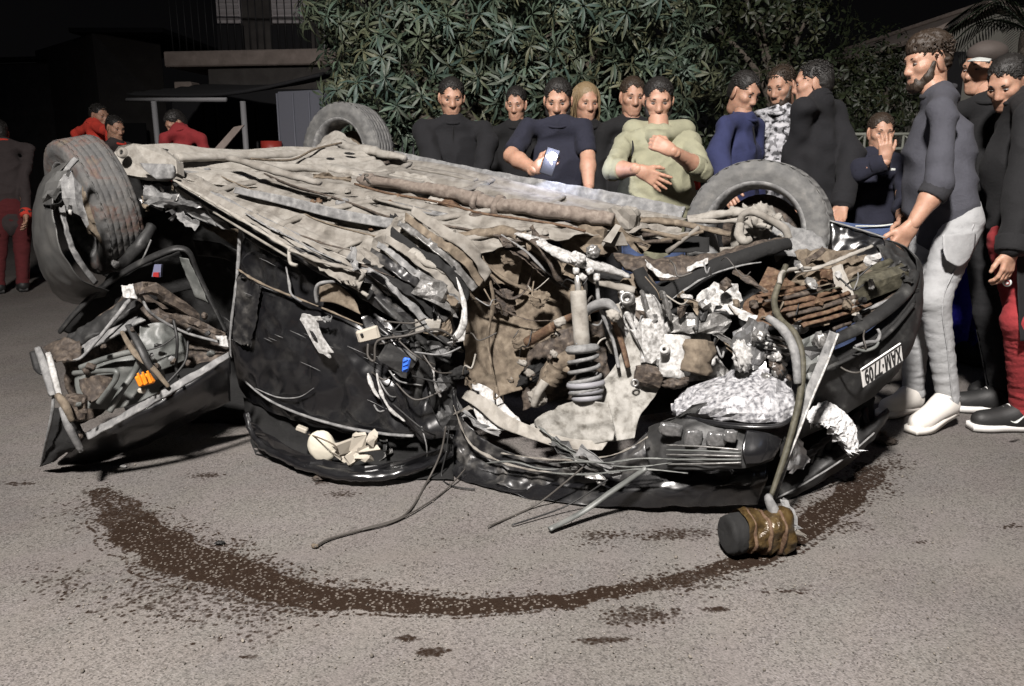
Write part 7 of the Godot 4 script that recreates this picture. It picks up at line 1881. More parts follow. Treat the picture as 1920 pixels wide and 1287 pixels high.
func hair_mesh(kind: String) -> ArrayMesh:
	if heads.has(kind): return heads[kind]
	var C := []
	match kind:
		"short":
			C.append(ball(Vector3(0, 0.047, -0.015), Vector3(0.0775, 0.081, 0.0935)))
			C.append(ball(Vector3(0, -0.008, -0.057), Vector3(0.069, 0.070, 0.056)))
			C.append(ball(Vector3(0, -0.012, 0.075), Vector3(0.066, 0.094, 0.075), Basis.IDENTITY, 0.006, true))
			for s in [-1.0, 1.0]: C.append(ball(Vector3(0.08 * s, -0.015, 0.004), Vector3(0.03, 0.042, 0.026), Basis.IDENTITY, 0.006, true))
		"crop":
			C.append(ball(Vector3(0, 0.041, -0.014), Vector3(0.0748, 0.080, 0.0925)))
			C.append(ball(Vector3(0, -0.006, -0.053), Vector3(0.067, 0.066, 0.056)))
			C.append(ball(Vector3(0, -0.012, 0.075), Vector3(0.066, 0.094, 0.075), Basis.IDENTITY, 0.006, true))
			for s in [-1.0, 1.0]: C.append(ball(Vector3(0.08 * s, -0.015, 0.004), Vector3(0.03, 0.042, 0.026), Basis.IDENTITY, 0.006, true))
		"bun":
			C.append(ball(Vector3(0, 0.052, -0.026), Vector3(0.078, 0.078, 0.092)))
		"curly":
			C.append(ball(Vector3(0, 0.070, -0.010), Vector3(0.080, 0.072, 0.098)))
			C.append(ball(Vector3(0, 0.0, -0.055), Vector3(0.066, 0.06, 0.052)))
		"long":
			C.append(ball(Vector3(0, 0.045, -0.024), Vector3(0.084, 0.086, 0.098)))
			C.append(cap(Vector3(0.05, 0.0, -0.05), Vector3(0.07, -0.26, -0.03), 0.05, 0.035, null, 0.05))
			C.append(cap(Vector3(-0.05, 0.0, -0.05), Vector3(-0.07, -0.22, -0.05), 0.05, 0.035, null, 0.05))
			C.append(cap(Vector3(0, 0.0, -0.06), Vector3(0, -0.24, -0.07), 0.06, 0.045, null, 0.05))
		"beard":
			C.append(ball(Vector3(0, -0.076, 0.022), Vector3(0.0605, 0.044, 0.061)))
			C.append(cap(Vector3(-0.02, -0.100, 0.066), Vector3(0.02, -0.100, 0.066), 0.022, 0.022, null, 0.03))
			for s in [-1.0, 1.0]:
				C.append(cap(Vector3(0.064 * s, -0.005, 0.012), Vector3(0.052 * s, -0.06, 0.034), 0.011, 0.022, null, 0.02))
				C.append(cap(Vector3(0.004 * s, -0.050, 0.086), Vector3(0.026 * s, -0.062, 0.076), 0.007, 0.008, null, 0.012))
			C.append(cap(Vector3(-0.014, -0.066, 0.098), Vector3(0.014, -0.066, 0.098), 0.009, 0.009, null, 0.006, true))
	heads[kind] = nets(C, 0.006, 0.006 if kind == "curly" else 0.0022, Vector3(120, 60, 40) if kind != "long" else Vector3(120, 20, 120))
	if kind != "long" and kind != "beard":
		# locks that break the outline
		var r := RandomNumberGenerator.new()
		r.seed = 5 + kind.length()
		var bits := [heads[kind]]
		var n := 0
		while n < 420:
			var d := Vector3(r.randfn(), r.randf_range(-0.3, 1.0), r.randfn() - 0.15).normalized()
			var p := Vector3(0, 0.044, -0.014) + d * Vector3(0.076, 0.080, 0.0925)
			if p.z > 0.045 and p.y < 0.072 or p.y < 0.0 and p.z > -0.03: continue
			n += 1
			var flow := (d * 0.12 + Vector3(r.randfn(0, 0.3), 0.1 if p.z > 0.0 else -0.6, 0.75 if p.z > 0.0 else -0.35)).slide(d).normalized()
			if kind == "curly": flow = (d + Vector3(r.randfn(), r.randfn(), r.randfn()) * 0.7).normalized()
			var l := r.randf_range(0.012, 0.026) * (0.7 if kind == "crop" else 1.0)
			bits.append(tube([p - d * 0.004, p + flow * l * 0.5 + d * 0.003, p + flow * l + d * 0.001], [0.0034, 0.0032, 0.0005], 4, 2))
		heads[kind] = merged(bits)
	if kind == "long":
		var r := RandomNumberGenerator.new()
		r.seed = 12
		var bits := [heads[kind]]
		for k in 150:
			var a := r.randf_range(0.9, TAU - 0.9) + PI * 0.5
			var d := Vector3(cos(a), r.randf_range(0.1, 0.9), sin(a)).normalized()
			var p := Vector3(0, 0.045, -0.024) + d * Vector3(0.084, 0.086, 0.098)
			var e := p + Vector3(d.x * 0.02, -r.randf_range(0.1, 0.27), -0.01)
			bits.append(tube([p, p.lerp(e, 0.4) + d * 0.014, e], [0.004, 0.0045, 0.001], 4, 3))
		heads[kind] = merged(bits)
	return heads[kind]

func hand_mesh(kind: String, side: float) -> ArrayMesh:
	var key := kind + str(side)
	if heads.has(key): return heads[key]
	var C := []
	var curl: float = {"relaxed": 0.42, "flat": 0.10, "fist": 1.25, "hold": 0.85}[kind]
	var spread: float = {"relaxed": 0.05, "flat": 0.15, "fist": 0.0, "hold": 0.03}[kind]
	var bx := [0.030, 0.010, -0.010, -0.028]
	var ln := [0.074, 0.083, 0.077, 0.060]
	for i in 4:
		var k := Vector3(bx[i] * side, 0.092 - absf(i - 1.2) * 0.004, 0.0)
		C.append(cap(Vector3(bx[i] * 0.62 * side, 0.006, 0.0), k, 0.0145, 0.0115, null, 0.012))
		var ang := 0.0
		var p := k
		for j in 3:
			ang += curl * (1.0 if j else 0.75)
			var dir := Vector3(spread * (1.4 - i) * side, cos(ang), sin(ang)).normalized()
			var l: float = ln[i] * [0.46, 0.30, 0.24][j]
			C.append(cap(p, p + dir * l, 0.0098 - j * 0.001, 0.0092 - j * 0.001, null, 0.004))
			p += dir * l
	var tw := 0.5 if kind == "fist" or kind == "hold" else 0.0
	C.append(cap(Vector3(0.018 * side, 0.022, 0.006), Vector3(0.046 * side, 0.052, 0.014 + tw * 0.03), 0.016, 0.0125, null, 0.014))
	C.append(cap(Vector3(0.046 * side, 0.052, 0.014 + tw * 0.03), Vector3((0.060 - tw * 0.03) * side, 0.080, 0.020 + tw * 0.06), 0.0115, 0.0105, null, 0.006))
	C.append(cap(Vector3((0.060 - tw * 0.03) * side, 0.080, 0.020 + tw * 0.06), Vector3((0.064 - tw * 0.07) * side, 0.102, 0.026 + tw * 0.06), 0.0102, 0.008, null, 0.005))
	C.append(cap(Vector3(0, -0.03, 0), Vector3(0, 0.02, 0), 0.026, 0.030, flat_along(Vector3.BACK, 0.72), 0.02))
	heads[key] = nets(C, 0.0042)
	return heads[key]

func skin(key: String, c: Color) -> StandardMaterial3D:
	if M.has(key): return M[key]
	var m := StandardMaterial3D.new()
	m.albedo_color = c.linear_to_srgb()
	m.albedo_texture = noise_tex("c_skin", 0.03, [[0.0, 0.78, 0.70, 0.68], [0.5, 0.95, 0.92, 0.9], [1.0, 1, 1, 1]], FastNoiseLite.TYPE_SIMPLEX_SMOOTH, 4, 91, 256)
	m.uv1_triplanar = true
	m.uv1_scale = Vector3.ONE * 5.0
	m.roughness = 0.55
	m.subsurf_scatter_enabled = true
	m.subsurf_scatter_strength = 0.08
	M[key] = m
	return m

func shoe(parent: Node3D, ankle: Vector3, toe: Vector3, mat: Material, sole_mat: Material, lift := 0.0):
	var d := (toe - ankle).slide(Vector3.UP).normalized()
	var up := Vector3.UP
	var sd := d.cross(up)
	var heel := Vector3(ankle.x, 0, ankle.z) - d * 0.05
	var tip := heel + d * 0.285
	var rise := func(t: float): return Vector3(0, lift * (1.0 - smoothstep(0.0, 0.75, t)), 0)
	var C := []
	C.append(cap(heel + d * 0.035 + up * 0.06 + rise.call(0.1), heel + d * 0.09 + up * 0.075 + rise.call(0.3), 0.040, 0.042, null, 0.04))
	C.append(cap(heel + d * 0.04 + up * 0.05 + rise.call(0.1), tip - d * 0.045 + up * 0.050, 0.043, 0.040, null, 0.04))
	C.append(cap(heel + d * 0.10 + up * 0.08 + rise.call(0.3), tip - d * 0.08 + up * 0.045, 0.036, 0.036, null, 0.04))
	C.append(cap(heel + d * 0.06 + up * 0.10 + rise.call(0.2), heel + d * 0.07 + up * 0.07 + rise.call(0.2), 0.040, 0.042, null, 0.03))
	part("shoe", nets(C, 0.008), mat, parent)
	var rows := []
	for s in [-1.0, -0.4, 0.4, 1.0]:
		var row := []
		for k in 7:
			var t := k / 6.0
			var w: float = [0.034, 0.042, 0.040, 0.043, 0.050, 0.048, 0.034][k]
			row.append(heel + d * (0.285 * t) + sd * w * s + up * 0.034 + rise.call(t))
		rows.append(row)
	part("sole", sheet(rows, {"nu": 20, "nv": 10, "amp": 0.0, "thick": 0.030}), sole_mat, parent)
	for k in 5:
		var q: Vector3 = heel + d * (0.12 + 0.022 * k) + up * (0.118 - 0.012 * k) + rise.call(0.4)
		part("lace", tube([q - sd * 0.026 - up * 0.008, q + up * 0.004, q + sd * 0.026 - up * 0.008], 0.003, 5, 4), sole_mat, parent)

func frame_from(y: Vector3, z: Vector3) -> Basis:
	var a := y.normalized()
	var x := a.cross(z).normalized()
	return Basis(x, a, x.cross(a))

# one bystander. Joints that matter are given where they stand; the rest follow from the height
func person(o: Dictionary) -> Node3D:
	var top: Vector3 = at(o.head[0], o.head[1], o.head[2])
	var h: float = o.get("h", top.y)
	var foot: Vector3 = o.get("foot", Vector3(top.x, 0, top.z))
	foot.y = 0
	var yaw: float = deg_to_rad(o.get("yaw", 0.0))
	var F := Vector3(sin(yaw), 0, cos(yaw))
	var L := Vector3.UP.cross(F)
	var t := thing("person", o.label, "person", foot, o.get("group", "bystanders behind the wreck"))
	var broad: float = o.get("broad", 1.0)
	var deep: float = o.get("deep", 1.0)
	var hc := top - Vector3(0, 0.066 * h, 0)
	var drop: float = top.y - h
	var neck: Vector3 = o.get("neck", Vector3(lerpf(top.x, foot.x, 0.25), h * 0.845 + drop, lerpf(top.z, foot.z, 0.25)))
	var chest: Vector3 = neck.lerp(foot, 0.14) ; chest.y = h * 0.72 + drop * 0.8
	var belly: Vector3 = neck.lerp(foot, 0.34) ; belly.y = h * 0.60 + drop * 0.5
	var pelvis: Vector3 = o.get("pelvis", Vector3(lerpf(neck.x, foot.x, 0.6), h * 0.515 + drop * 0.3, lerpf(neck.z, foot.z, 0.6)))
	var sh := {}
	var el := {}
	var wr := {}
	for s in [1, -1]:
		var n := "l" if s == 1 else "r"
		sh[s] = o.get("shoulder_" + n, neck - Vector3(0, 0.028 * h, 0) + L * 0.104 * h * broad * s)
		el[s] = o.get("elbow_" + n, sh[s] + Vector3(0, -0.175 * h, 0) + L * 0.03 * s - F * 0.02)
		wr[s] = o.get("wrist_" + n, el[s] + Vector3(0, -0.145 * h, 0) + F * 0.06)
	var sk: Material = skin(o.get("skin", "skin_a"), o.get("tone", Color(0.40, 0.235, 0.165)))
	var low: bool = o.get("legs", true)
	var flat := flat_along(F, 0.68 * deep)
	# skin
	var B := [cap(neck - Vector3(0, 0.03, 0), chest, 0.045, 0.085 * broad, flat), cap(chest, pelvis, 0.085 * broad, 0.10, flat), cap(hc - Vector3(0, 0.06, 0), neck - Vector3(0, 0.02, 0), 0.052, 0.058, null, 0.04)]
	var hips := {}
	var kn := {}
	var an := {}
	for s in [1, -1]:
		var n := "l" if s == 1 else "r"
		hips[s] = pelvis + L * 0.052 * h * s - Vector3(0, 0.02 * h, 0)
		an[s] = o.get("ankle_" + n, foot + L * 0.055 * h * s + Vector3(0, 0.075, 0))
		kn[s] = o.get("knee_" + n, hips[s].lerp(an[s], 0.5) + F * 0.03)
		if o.get("bare_arms", true):
			B.append(cap(sh[s], el[s], 0.034 if o.get("sleeve", 1.0) >= 0.5 else 0.042, 0.036, null, 0.02))
			B.append(cap(el[s], el[s].lerp(wr[s], 0.35), 0.041, 0.043, null, 0.02))
			B.append(cap(el[s].lerp(wr[s], 0.35), wr[s], 0.043, 0.029, null, 0.02))
		if low:
			B.append(cap(hips[s], kn[s], 0.075, 0.05, null, 0.04))
			B.append(cap(kn[s], an[s], 0.048, 0.036, null, 0.03))
	var st := SurfaceTool.new()
	st.begin(Mesh.PRIMITIVE_TRIANGLES)
	st.append_from(nets(B, 0.015), 0, Transform3D.IDENTITY)
	var look: Vector3 = o.get("look", F)
	look = look.normalized()
	var hb := Basis(Vector3.UP.cross(look).normalized(), look.cross(Vector3.UP.cross(look).normalized()), look)
	if o.has("tilt"): hb = hb * Basis(Vector3.BACK, o.tilt)
	var hs: float = o.get("head_scale", h * 0.135 / 0.236)
	var ht := Transform3D(hb.scaled_local(Vector3(o.get("face_wide", 1.0), 1, 1) * hs), hc)
	st.append_from(head_mesh(), 0, ht)
	for s in [1, -1]:
		var n := "l" if s == 1 else "r"
		var pose: String = o.get("hand_" + n, "relaxed")
		if pose == "none": continue
		var fd: Vector3 = o.get("fingers_" + n, (wr[s] - el[s]).normalized())
		# palm: by default towards the body; thumb forward
		var pn: Vector3 = o.get("palm_" + n, -L * s)
		var bs := frame_from(fd, pn)
		var side := 1.0
		var thumb: Vector3 = o.get("thumb_" + n, F)
		if bs.x.dot(thumb) < 0.0: side = -1.0
		st.append_from(hand_mesh(pose, side), 0, Transform3D(bs.scaled_local(Vector3.ONE * (hs * 1.02)), wr[s] + fd.normalized() * 0.012))
	part("body", st.commit(), sk, t)
	# eyes, brows, hair
	var ew := plain("eye_white", Color(0.17, 0.15, 0.14), 0.5)
	var ei := plain("eye_dark", Color(0.02, 0.014, 0.01), 0.2)
	var hm: Material = M[o.get("hair_mat", "hair_black")]
	for s in [-1.0, 1.0]:
		part("eye", moved(lump(Vector3(0.031 * s, 0.003, 0.0775), Vector3(0.024, 0.0095, 0.018), Basis.IDENTITY, 0.0, 1, 0, 0, 8), ht), ew, t)
		part("iris", moved(lump(Vector3(0.031 * s, 0.0032, 0.0845), Vector3(0.011, 0.0088, 0.0064), Basis.IDENTITY, 0.0, 1, 0, 0, 6), ht), ei, t)
		part("eyebrow", moved(tube([Vector3(0.014 * s, 0.021, 0.0875), Vector3(0.03 * s, 0.027, 0.0865), Vector3(0.046 * s, 0.022, 0.074)], [0.003, 0.0042, 0.002], 6, 5), ht), hm, t)
	part("hair", moved(hair_mesh(o.get("hair", "short")), ht), hm, t)
	if o.get("beard", false): part("beard", moved(hair_mesh("beard"), ht), hm, t)
	# top
	var fat: float = o.get("loose", 0.0)
	var T2 := [cap(neck - Vector3(0, 0.03, 0), chest, 0.072, 0.140 * broad + fat, flat, 0.05), cap(chest, belly, 0.142 * broad + fat, (0.134 + o.get("gut", 0.0)) * broad + fat, flat, 0.05), cap(belly, pelvis - Vector3(0, o.get("hem", 0.03), 0), (0.134 + o.get("gut", 0.0)) * broad + fat, 0.138 * broad + fat, flat, 0.05)]
	var long: float = o.get("sleeve", 1.0)
	for s in [1, -1]:
		T2.append(cap(neck - Vector3(0, 0.008, 0), sh[s], 0.060, 0.048 + fat * 0.6, null, 0.05))
		if long >= 0.5:
			T2.append(cap(sh[s], el[s], 0.047 + fat, 0.049 + fat, null, 0.03))
			if long > 0.52:
				T2.append(cap(el[s], el[s].lerp(wr[s], (long - 0.5) * 1.94), 0.056 + fat, 0.046 + fat * 0.8, null, 0.03))
		else:
			T2.append(cap(sh[s], sh[s].lerp(el[s], long * 2.0), 0.051 + fat, 0.055 + fat, null, 0.022))
	part(o.get("top_name", "sweater"), nets(T2, 0.012, o.get("fold", 0.011), o.get("fold_scale", Vector3(9, 12, 9)), o.head[0]), M[o.top], t)
	# collar and cuffs
	var ring := func(c: Vector3, n: Vector3, r: float, th: float, sq := 1.0):
		var x := n.cross(Vector3(0.3, 0.2, 0.9)).normalized()
		var y := n.cross(x).normalized()
		var p := []
		for k in 17: p.append(c + (x * cos(TAU * k / 16.0) + y * sin(TAU * k / 16.0) * sq) * r)
		return tube(p, th, 7, 2)
	part("collar", ring.call(neck + Vector3(0, 0.014, 0) + F * 0.014, (Vector3.UP + F * 0.4).normalized(), 0.068, o.get("collar", 0.011)), M[o.get("trim", o.top)], t)
	for s in [1, -1]:
		var e: Vector3 = el[s].lerp(wr[s], (long - 0.5) * 1.94) if long > 0.52 else sh[s].lerp(el[s], long * 2.0)
		var dr: Vector3 = (wr[s] - el[s]).normalized() if long > 0.52 else (el[s] - sh[s]).normalized()
		part("cuff", tube([e - dr * 0.03, e + dr * 0.012, e + dr * 0.035], [(0.05 if long > 0.45 else 0.053) + fat, (0.051 if long > 0.45 else 0.056) + fat, (0.046 if long > 0.45 else 0.053) + fat], 14, 3, 1.0, 0.004), M[o.get("trim", o.top)], t)
	# seams: a zip or placket down the front, a hem band
	var zl := []
	for k in 6:
		var q: Vector3 = (neck + Vector3(0, -0.02, 0)).lerp(pelvis, k / 5.0)
		var rr: float = [0.080, 0.118, 0.128, 0.126, 0.124, 0.128][k] * (broad * 0.5 + 0.5) * 0.70 * deep + fat + o.get("gut", 0.0) * (0.8 if k > 1 and k < 5 else 0.0)
		zl.append(q + F * rr)
	if o.get("zip", false): part("zip", tube(zl, 0.005, 5, 5), M[o.get("zip_mat", "cloth_black")], t)
	# trousers and shoes
	if low:
		var P := [cap(pelvis + Vector3(0, 0.02, 0), pelvis - Vector3(0, 0.06, 0), 0.126 * broad, 0.130, flat_along(F, 0.74 * deep), 0.04)]
		for s in [1, -1]:
			P.append(cap(hips[s], kn[s], 0.094 * o.get("leg", 1.0), 0.066 * o.get("leg", 1.0), null, 0.035))
			P.append(cap(kn[s], an[s] + Vector3(0, 0.03, 0), 0.064 * o.get("leg", 1.0), 0.049 * o.get("leg", 1.0), null, 0.03))
		part("trousers", nets(P, 0.011, 0.0032, Vector3(14, 52, 14), o.head[1]), M[o.get("trousers", "cloth_black")], t)
		for s in [1, -1]:
			var out: Vector3 = (L * s + F * 0.15).normalized()
			var lg: float = o.get("leg", 1.0)
			part("side_seam", tube([hips[s] + out * 0.094 * lg, hips[s].lerp(kn[s], 0.5) + out * 0.083 * lg, kn[s] + out * 0.069 * lg, kn[s].lerp(an[s], 0.5) + out * 0.060 * lg, an[s] + out * 0.052 * lg], 0.0032, 5, 6), M[o.get("trousers", "cloth_black")], t)
			part("hem", tube([an[s] + Vector3(0, 0.035, 0), an[s] + Vector3(0, 0.015, 0), an[s] + Vector3(0, -0.002, 0)], [0.052 * lg, 0.055 * lg, 0.054 * lg], 14, 3, 1.0, 0.006), M[o.get("trousers", "cloth_black")], t)
		for s in [1, -1]:
			var n := "l" if s == 1 else "r"
			var toe: Vector3 = o.get("toe_" + n, an[s] + F * 0.2)
			shoe(t, an[s], toe, M[o.get("shoe", "shoe_black")], M[o.get("sole", "sole_dark")], o.get("lift_" + n, 0.0))
	return t

func make_people():
	cloth("cloth_black", Color(0.004, 0.004, 0.005))
	cloth("cloth_black_b", Color(0.005, 0.005, 0.007))
	cloth("cloth_navy", Color(0.009, 0.010, 0.022))
	cloth("cloth_blue", Color(0.022, 0.028, 0.085))
	cloth("cloth_sage", Color(0.275, 0.27, 0.185))
	cloth("cloth_grey", Color(0.052, 0.053, 0.066))
	cloth("cloth_charcoal", Color(0.02, 0.02, 0.024))
	cloth("cloth_red", Color(0.62, 0.05, 0.03))
	cloth("cloth_crimson", Color(0.26, 0.022, 0.026))
	cloth("cloth_maroon", Color(0.09, 0.010, 0.012))
	cloth("denim_grey", Color(0.34, 0.345, 0.35))
	cloth("denim_blue", Color(0.045, 0.07, 0.15))
	cloth("cloth_royal", Color(0.008, 0.006, 0.26))
	cloth("cloth_brown", Color(0.04, 0.03, 0.03))
	cloth("cloth_print", Color(0.5, 0.5, 0.52))
	M.cloth_print.albedo_texture = noise_tex("c_print", 0.035, [[0.0, 0.01, 0.01, 0.012], [0.48, 0.012, 0.012, 0.014], [0.53, 0.9, 0.9, 0.92], [1.0, 1, 1, 1]], FastNoiseLite.TYPE_SIMPLEX_SMOOTH, 2, 93, 256)
	M.cloth_print.uv1_scale = Vector3.ONE * 2.6
	grimy("hair_black", [[0.0, 0.004, 0.004, 0.004], [1.0, 0.022, 0.018, 0.015]], 8.0, 0.55, 0.12, 0.0, 0.03, 101)
	grimy("hair_brown", [[0.0, 0.012, 0.008, 0.005], [1.0, 0.05, 0.032, 0.02]], 8.0, 0.55, 0.12, 0.0, 0.03, 103)
	grimy("hair_blond", [[0.0, 0.11, 0.075, 0.04], [1.0, 0.30, 0.22, 0.12]], 8.0, 0.55, 0.12, 0.0, 0.03, 105)
	for k in ["hair_black", "hair_brown", "hair_blond"]: M[k].uv1_scale = Vector3(34, 7, 20)
	plain("shoe_black", Color(0.014, 0.014, 0.014), 0.6)
	plain("shoe_white", Color(0.70, 0.67, 0.62), 0.6)
	plain("sole_dark", Color(0.03, 0.03, 0.03), 0.7)
	plain("sole_white", Color(0.66, 0.65, 0.63), 0.6)
	var p: Node3D
	# the men in red behind the tail
	person({"head": [183, 196, 8.3], "label": "man in a bright red shirt, half hidden behind another at the left", "neck": at(176, 232, 8.3), "shoulder_l": at(206, 252, 8.1), "shoulder_r": at(143, 250, 8.4), "yaw": 40.0, "look": Vector3(0.9, -0.15, 0.35), "top": "cloth_red", "top_name": "shirt", "hair": "crop", "trousers": "cloth_maroon"})
	person({"head": [213, 218, 7.6], "label": "man in an orange-red collar just above the muddy wheel", "yaw": 75.0, "look": Vector3(0.85, -0.3, 0.5), "top": "cloth_brown", "top_name": "jacket", "trim": "cloth_red", "hair": "crop", "tone": Color(0.42, 0.24, 0.16), "trousers": "cloth_maroon"})
	person({"head": [327, 208, 7.2], "label": "dark haired man in a crimson top looking down behind the tail", "face_wide": 1.06, "neck": at(338, 243, 7.2), "shoulder_l": at(378, 262, 7.2), "shoulder_r": at(308, 262, 7.1), "yaw": -20.0, "look": Vector3(-0.65, -0.62, 0.6), "top": "cloth_crimson", "top_name": "shirt", "hair": "short", "tone": Color(0.36, 0.20, 0.15), "trousers": "cloth_maroon"})
	var lf := onto(22, 548)
	person({"head": [-6, 226, 7.5], "h": 1.72, "label": "stooping person in dark jacket and red trousers at the left edge", "yaw": 215.0, "foot": lf, "neck": at(6, 270, 7.5), "pelvis": at(18, 400, 7.5), "top": "cloth_brown", "top_name": "jacket", "trim": "cloth_red", "broad": 1.12, "trousers": "cloth_maroon", "elbow_l": at(-26, 345, 7.4), "hem": 0.07, "elbow_r": at(44, 342, 7.55), "wrist_r": at(48, 402, 7.4), "wrist_l": at(-22, 400, 7.3)})
	# crowd behind the wreck
	person({"head": [846, 148, 5.1], "label": "man in a black jacket behind the far sill, left end of the crowd", "zip": true, "face_wide": 1.04, "yaw": 8.0, "look": Vector3(0.15, -0.3, 1), "top": "cloth_black_b", "top_name": "jacket", "broad": 1.12, "loose": 0.012, "elbow_l": at(915, 270, 5.1), "wrist_l": at(900, 330, 5.0), "elbow_r": at(800, 270, 5.1), "wrist_r": at(820, 330, 5.0), "tone": Color(0.36, 0.19, 0.15)})
	person({"head": [968, 164, 5.6], "label": "pale faced person in black standing behind the man with the torch", "face_wide": 0.93, "yaw": -10.0, "look": Vector3(-0.2, -0.25, 1), "top": "cloth_black", "hair": "short", "tone": Color(0.44, 0.28, 0.19)})
	person({"head": [1100, 158, 5.1], "label": "person with long fair hair behind the navy shirt", "yaw": 20.0, "look": Vector3(0.25, -0.2, 1), "top": "cloth_black", "hair": "long", "hair_mat": "hair_blond", "tone": Color(0.45, 0.29, 0.21)})
	person({"head": [1047, 150, 4.4], "label": "man in a navy t-shirt holding a lit phone torch", "face_wide": 1.02, "beard": true, "yaw": -6.0, "look": Vector3(-0.15, -0.35, 1), "top": "cloth_navy", "top_name": "shirt", "sleeve": 0.36, "broad": 1.08, "elbow_r": at(958, 292, 4.25), "wrist_r": at(1002, 318, 4.05), "fingers_r": (at(1032, 300, 3.98) - at(1000, 318, 4.03)), "palm_r": Vector3(0.45, 0.3, -0.8), "thumb_r": Vector3(0, 1, 0.2), "hand_r": "hold", "elbow_l": at(1102, 292, 4.35), "wrist_l": at(1104, 352, 4.25), "collar": 0.007, "neck": at(1046, 236, 4.42), "shoulder_l": at(1092, 240, 4.4), "shoulder_r": at(992, 240, 4.4), "tone": Color(0.50, 0.31, 0.225)})
	var ph := thing("phone", "phone with its torch lit in the navy shirted man's hand", "phone", at(1034, 300, 3.99))
	part("case", boxed(at(1031, 303, 4.0), Vector3(0.07, 0.135, 0.009), Basis(Vector3.BACK, -0.3), 0.004), plain("phone_black", Color(0.02, 0.02, 0.022), 0.3), ph)
	var torch := plain("torch_glow", Color(0.9, 0.9, 0.95), 0.4)
	torch.emission_enabled = true
	torch.emission = Color(0.88, 0.9, 1.0)
	torch.emission_energy_multiplier = 60.0
	part("torch_light", lathe(at(1037, 293, 3.98), Vector3(0, 0, 1), [Vector2(0.019, 0.0), Vector2(0.018, 0.006), Vector2(0.001, 0.008)], 20), torch, ph)
	var tl := OmniLight3D.new()
	tl.name = "torch_glow_light"
	tl.light_energy = 0.07
	tl.light_color = Color(0.85, 0.88, 1.0)
	tl.light_size = 0.012
	tl.omni_range = 8.0
	tl.omni_attenuation = 2.0
	tl.shadow_enabled = true
	tl.position = at(1037, 293, 3.955)
	add_child(tl)
	person({"head": [1187, 146, 5.0], "label": "person with a pink face peering over the sage hoodie's shoulder", "yaw": 5.0, "look": Vector3(0.1, -0.2, 1), "top": "cloth_black", "hair": "short", "hair_mat": "hair_brown", "tone": Color(0.48, 0.28, 0.25)})
	p = person({"head": [1236, 148, 4.3], "label": "bearded man in a sage green hoodie with one hand spread on his belly", "yaw": -4.0, "look": Vector3(-0.1, -0.35, 1), "top": "cloth_sage", "top_name": "hoodie", "broad": 1.22, "loose": 0.004, "gut": 0.035, "sleeve": 0.62, "beard": true, "hair": "short", "face_wide": 1.06, "hem": 0.05, "neck": at(1236, 252, 4.3), "shoulder_r": at(1172, 268, 4.3), "shoulder_l": at(1294, 266, 4.3), "elbow_r": at(1150, 318, 4.1), "wrist_r": at(1196, 318, 3.92), "fingers_r": at(1240, 340, 3.93) - at(1200, 318, 3.93), "palm_r": Vector3(0.1, 0.1, -1), "thumb_r": Vector3(0.3, 1, 0), "hand_r": "flat", "elbow_l": at(1316, 318, 4.1), "wrist_l": at(1262, 284, 3.92), "fingers_l": at(1225, 268, 3.92) - at(1258, 284, 3.92), "palm_l": Vector3(0.2, -0.2, -1), "thumb_l": Vector3(0, 1, 0.1), "hand_l": "fist", "tone": Color(0.46, 0.25, 0.19), "trousers": "denim_blue", "fold": 0.008, "fold_scale": Vector3(14, 18, 14)})
	part("pocket_zip", tube([at(1186, 264, 4.135), at(1187, 280, 4.12), at(1184, 292, 4.12)], [0.003, 0.006, 0.003], 6, 5), M.cloth_black, p)
	part("hood", nets([cap(at(1190, 246, 4.36), at(1236, 262, 4.2), 0.045, 0.035, null, 0.05), cap(at(1282, 244, 4.36), at(1236, 262, 4.2), 0.045, 0.035, null, 0.05), cap(at(1190, 246, 4.38), at(1282, 244, 4.38), 0.06, 0.06, null, 0.05)], 0.012, 0.008), M.cloth_sage, p)
	person({"head": [1398, 136, 4.7], "label": "man in a blue jacket looking down at the raised wheel", "face_wide": 0.97, "zip": true, "yaw": 45.0, "look": Vector3(0.5, -0.4, 0.8), "top": "cloth_blue", "top_name": "jacket", "hair": "short", "tone": Color(0.44, 0.27, 0.22), "elbow_r": at(1345, 285, 4.6), "wrist_r": at(1362, 345, 4.5), "loose": 0.008})
	person({"head": [1468, 124, 4.95], "label": "man in a black and white patterned shirt bending over beside the blue jacket", "face_wide": 1.0, "beard": true, "yaw": -35.0, "look": Vector3(-0.7, -0.35, 0.65), "top": "cloth_print", "top_name": "shirt", "hair": "crop", "hair_mat": "hair_brown", "tone": Color(0.55, 0.38, 0.28), "sleeve": 0.36})
	person({"head": [1528, 116, 4.35], "label": "man in a black jacket seen from behind beside the raised wheel", "yaw": 225.0, "look": Vector3(-1, -0.1, -0.35), "top": "cloth_black_b", "top_name": "jacket", "hair": "crop", "tone": Color(0.48, 0.27, 0.19), "neck": at(1538, 190, 4.35), "broad": 1.0, "loose": 0.010, "fold": 0.014, "elbow_r": at(1598, 290, 4.3), "wrist_r": at(1580, 380, 4.2), "elbow_l": at(1490, 290, 4.4), "wrist_l": at(1490, 380, 4.4), "foot": onto(1540, 700) * Vector3(1, 0, 1)})
	var bag := thing("bag", "small red bag with a white base hanging beside the sage hoodie", "bag", at(1297, 350, 4.45))
	part("pouch", boxed(at(1297, 338, 4.45), Vector3(0.09, 0.12, 0.05), Basis(Vector3.BACK, 0.2), 0.015, 0.006), M.cloth_red, bag)
	part("base", boxed(at(1301, 366, 4.45), Vector3(0.085, 0.05, 0.05), Basis(Vector3.BACK, 0.2), 0.01, 0.004), M.badge_white if M.has("badge_white") else plain("badge_white", Color(0.5, 0.52, 0.5), 0.6), bag)
	part("strap", tube([at(1292, 320, 4.44), at(1300, 290, 4.5), at(1312, 262, 4.55)], 0.008, 6, 5), M.cloth_red, bag)
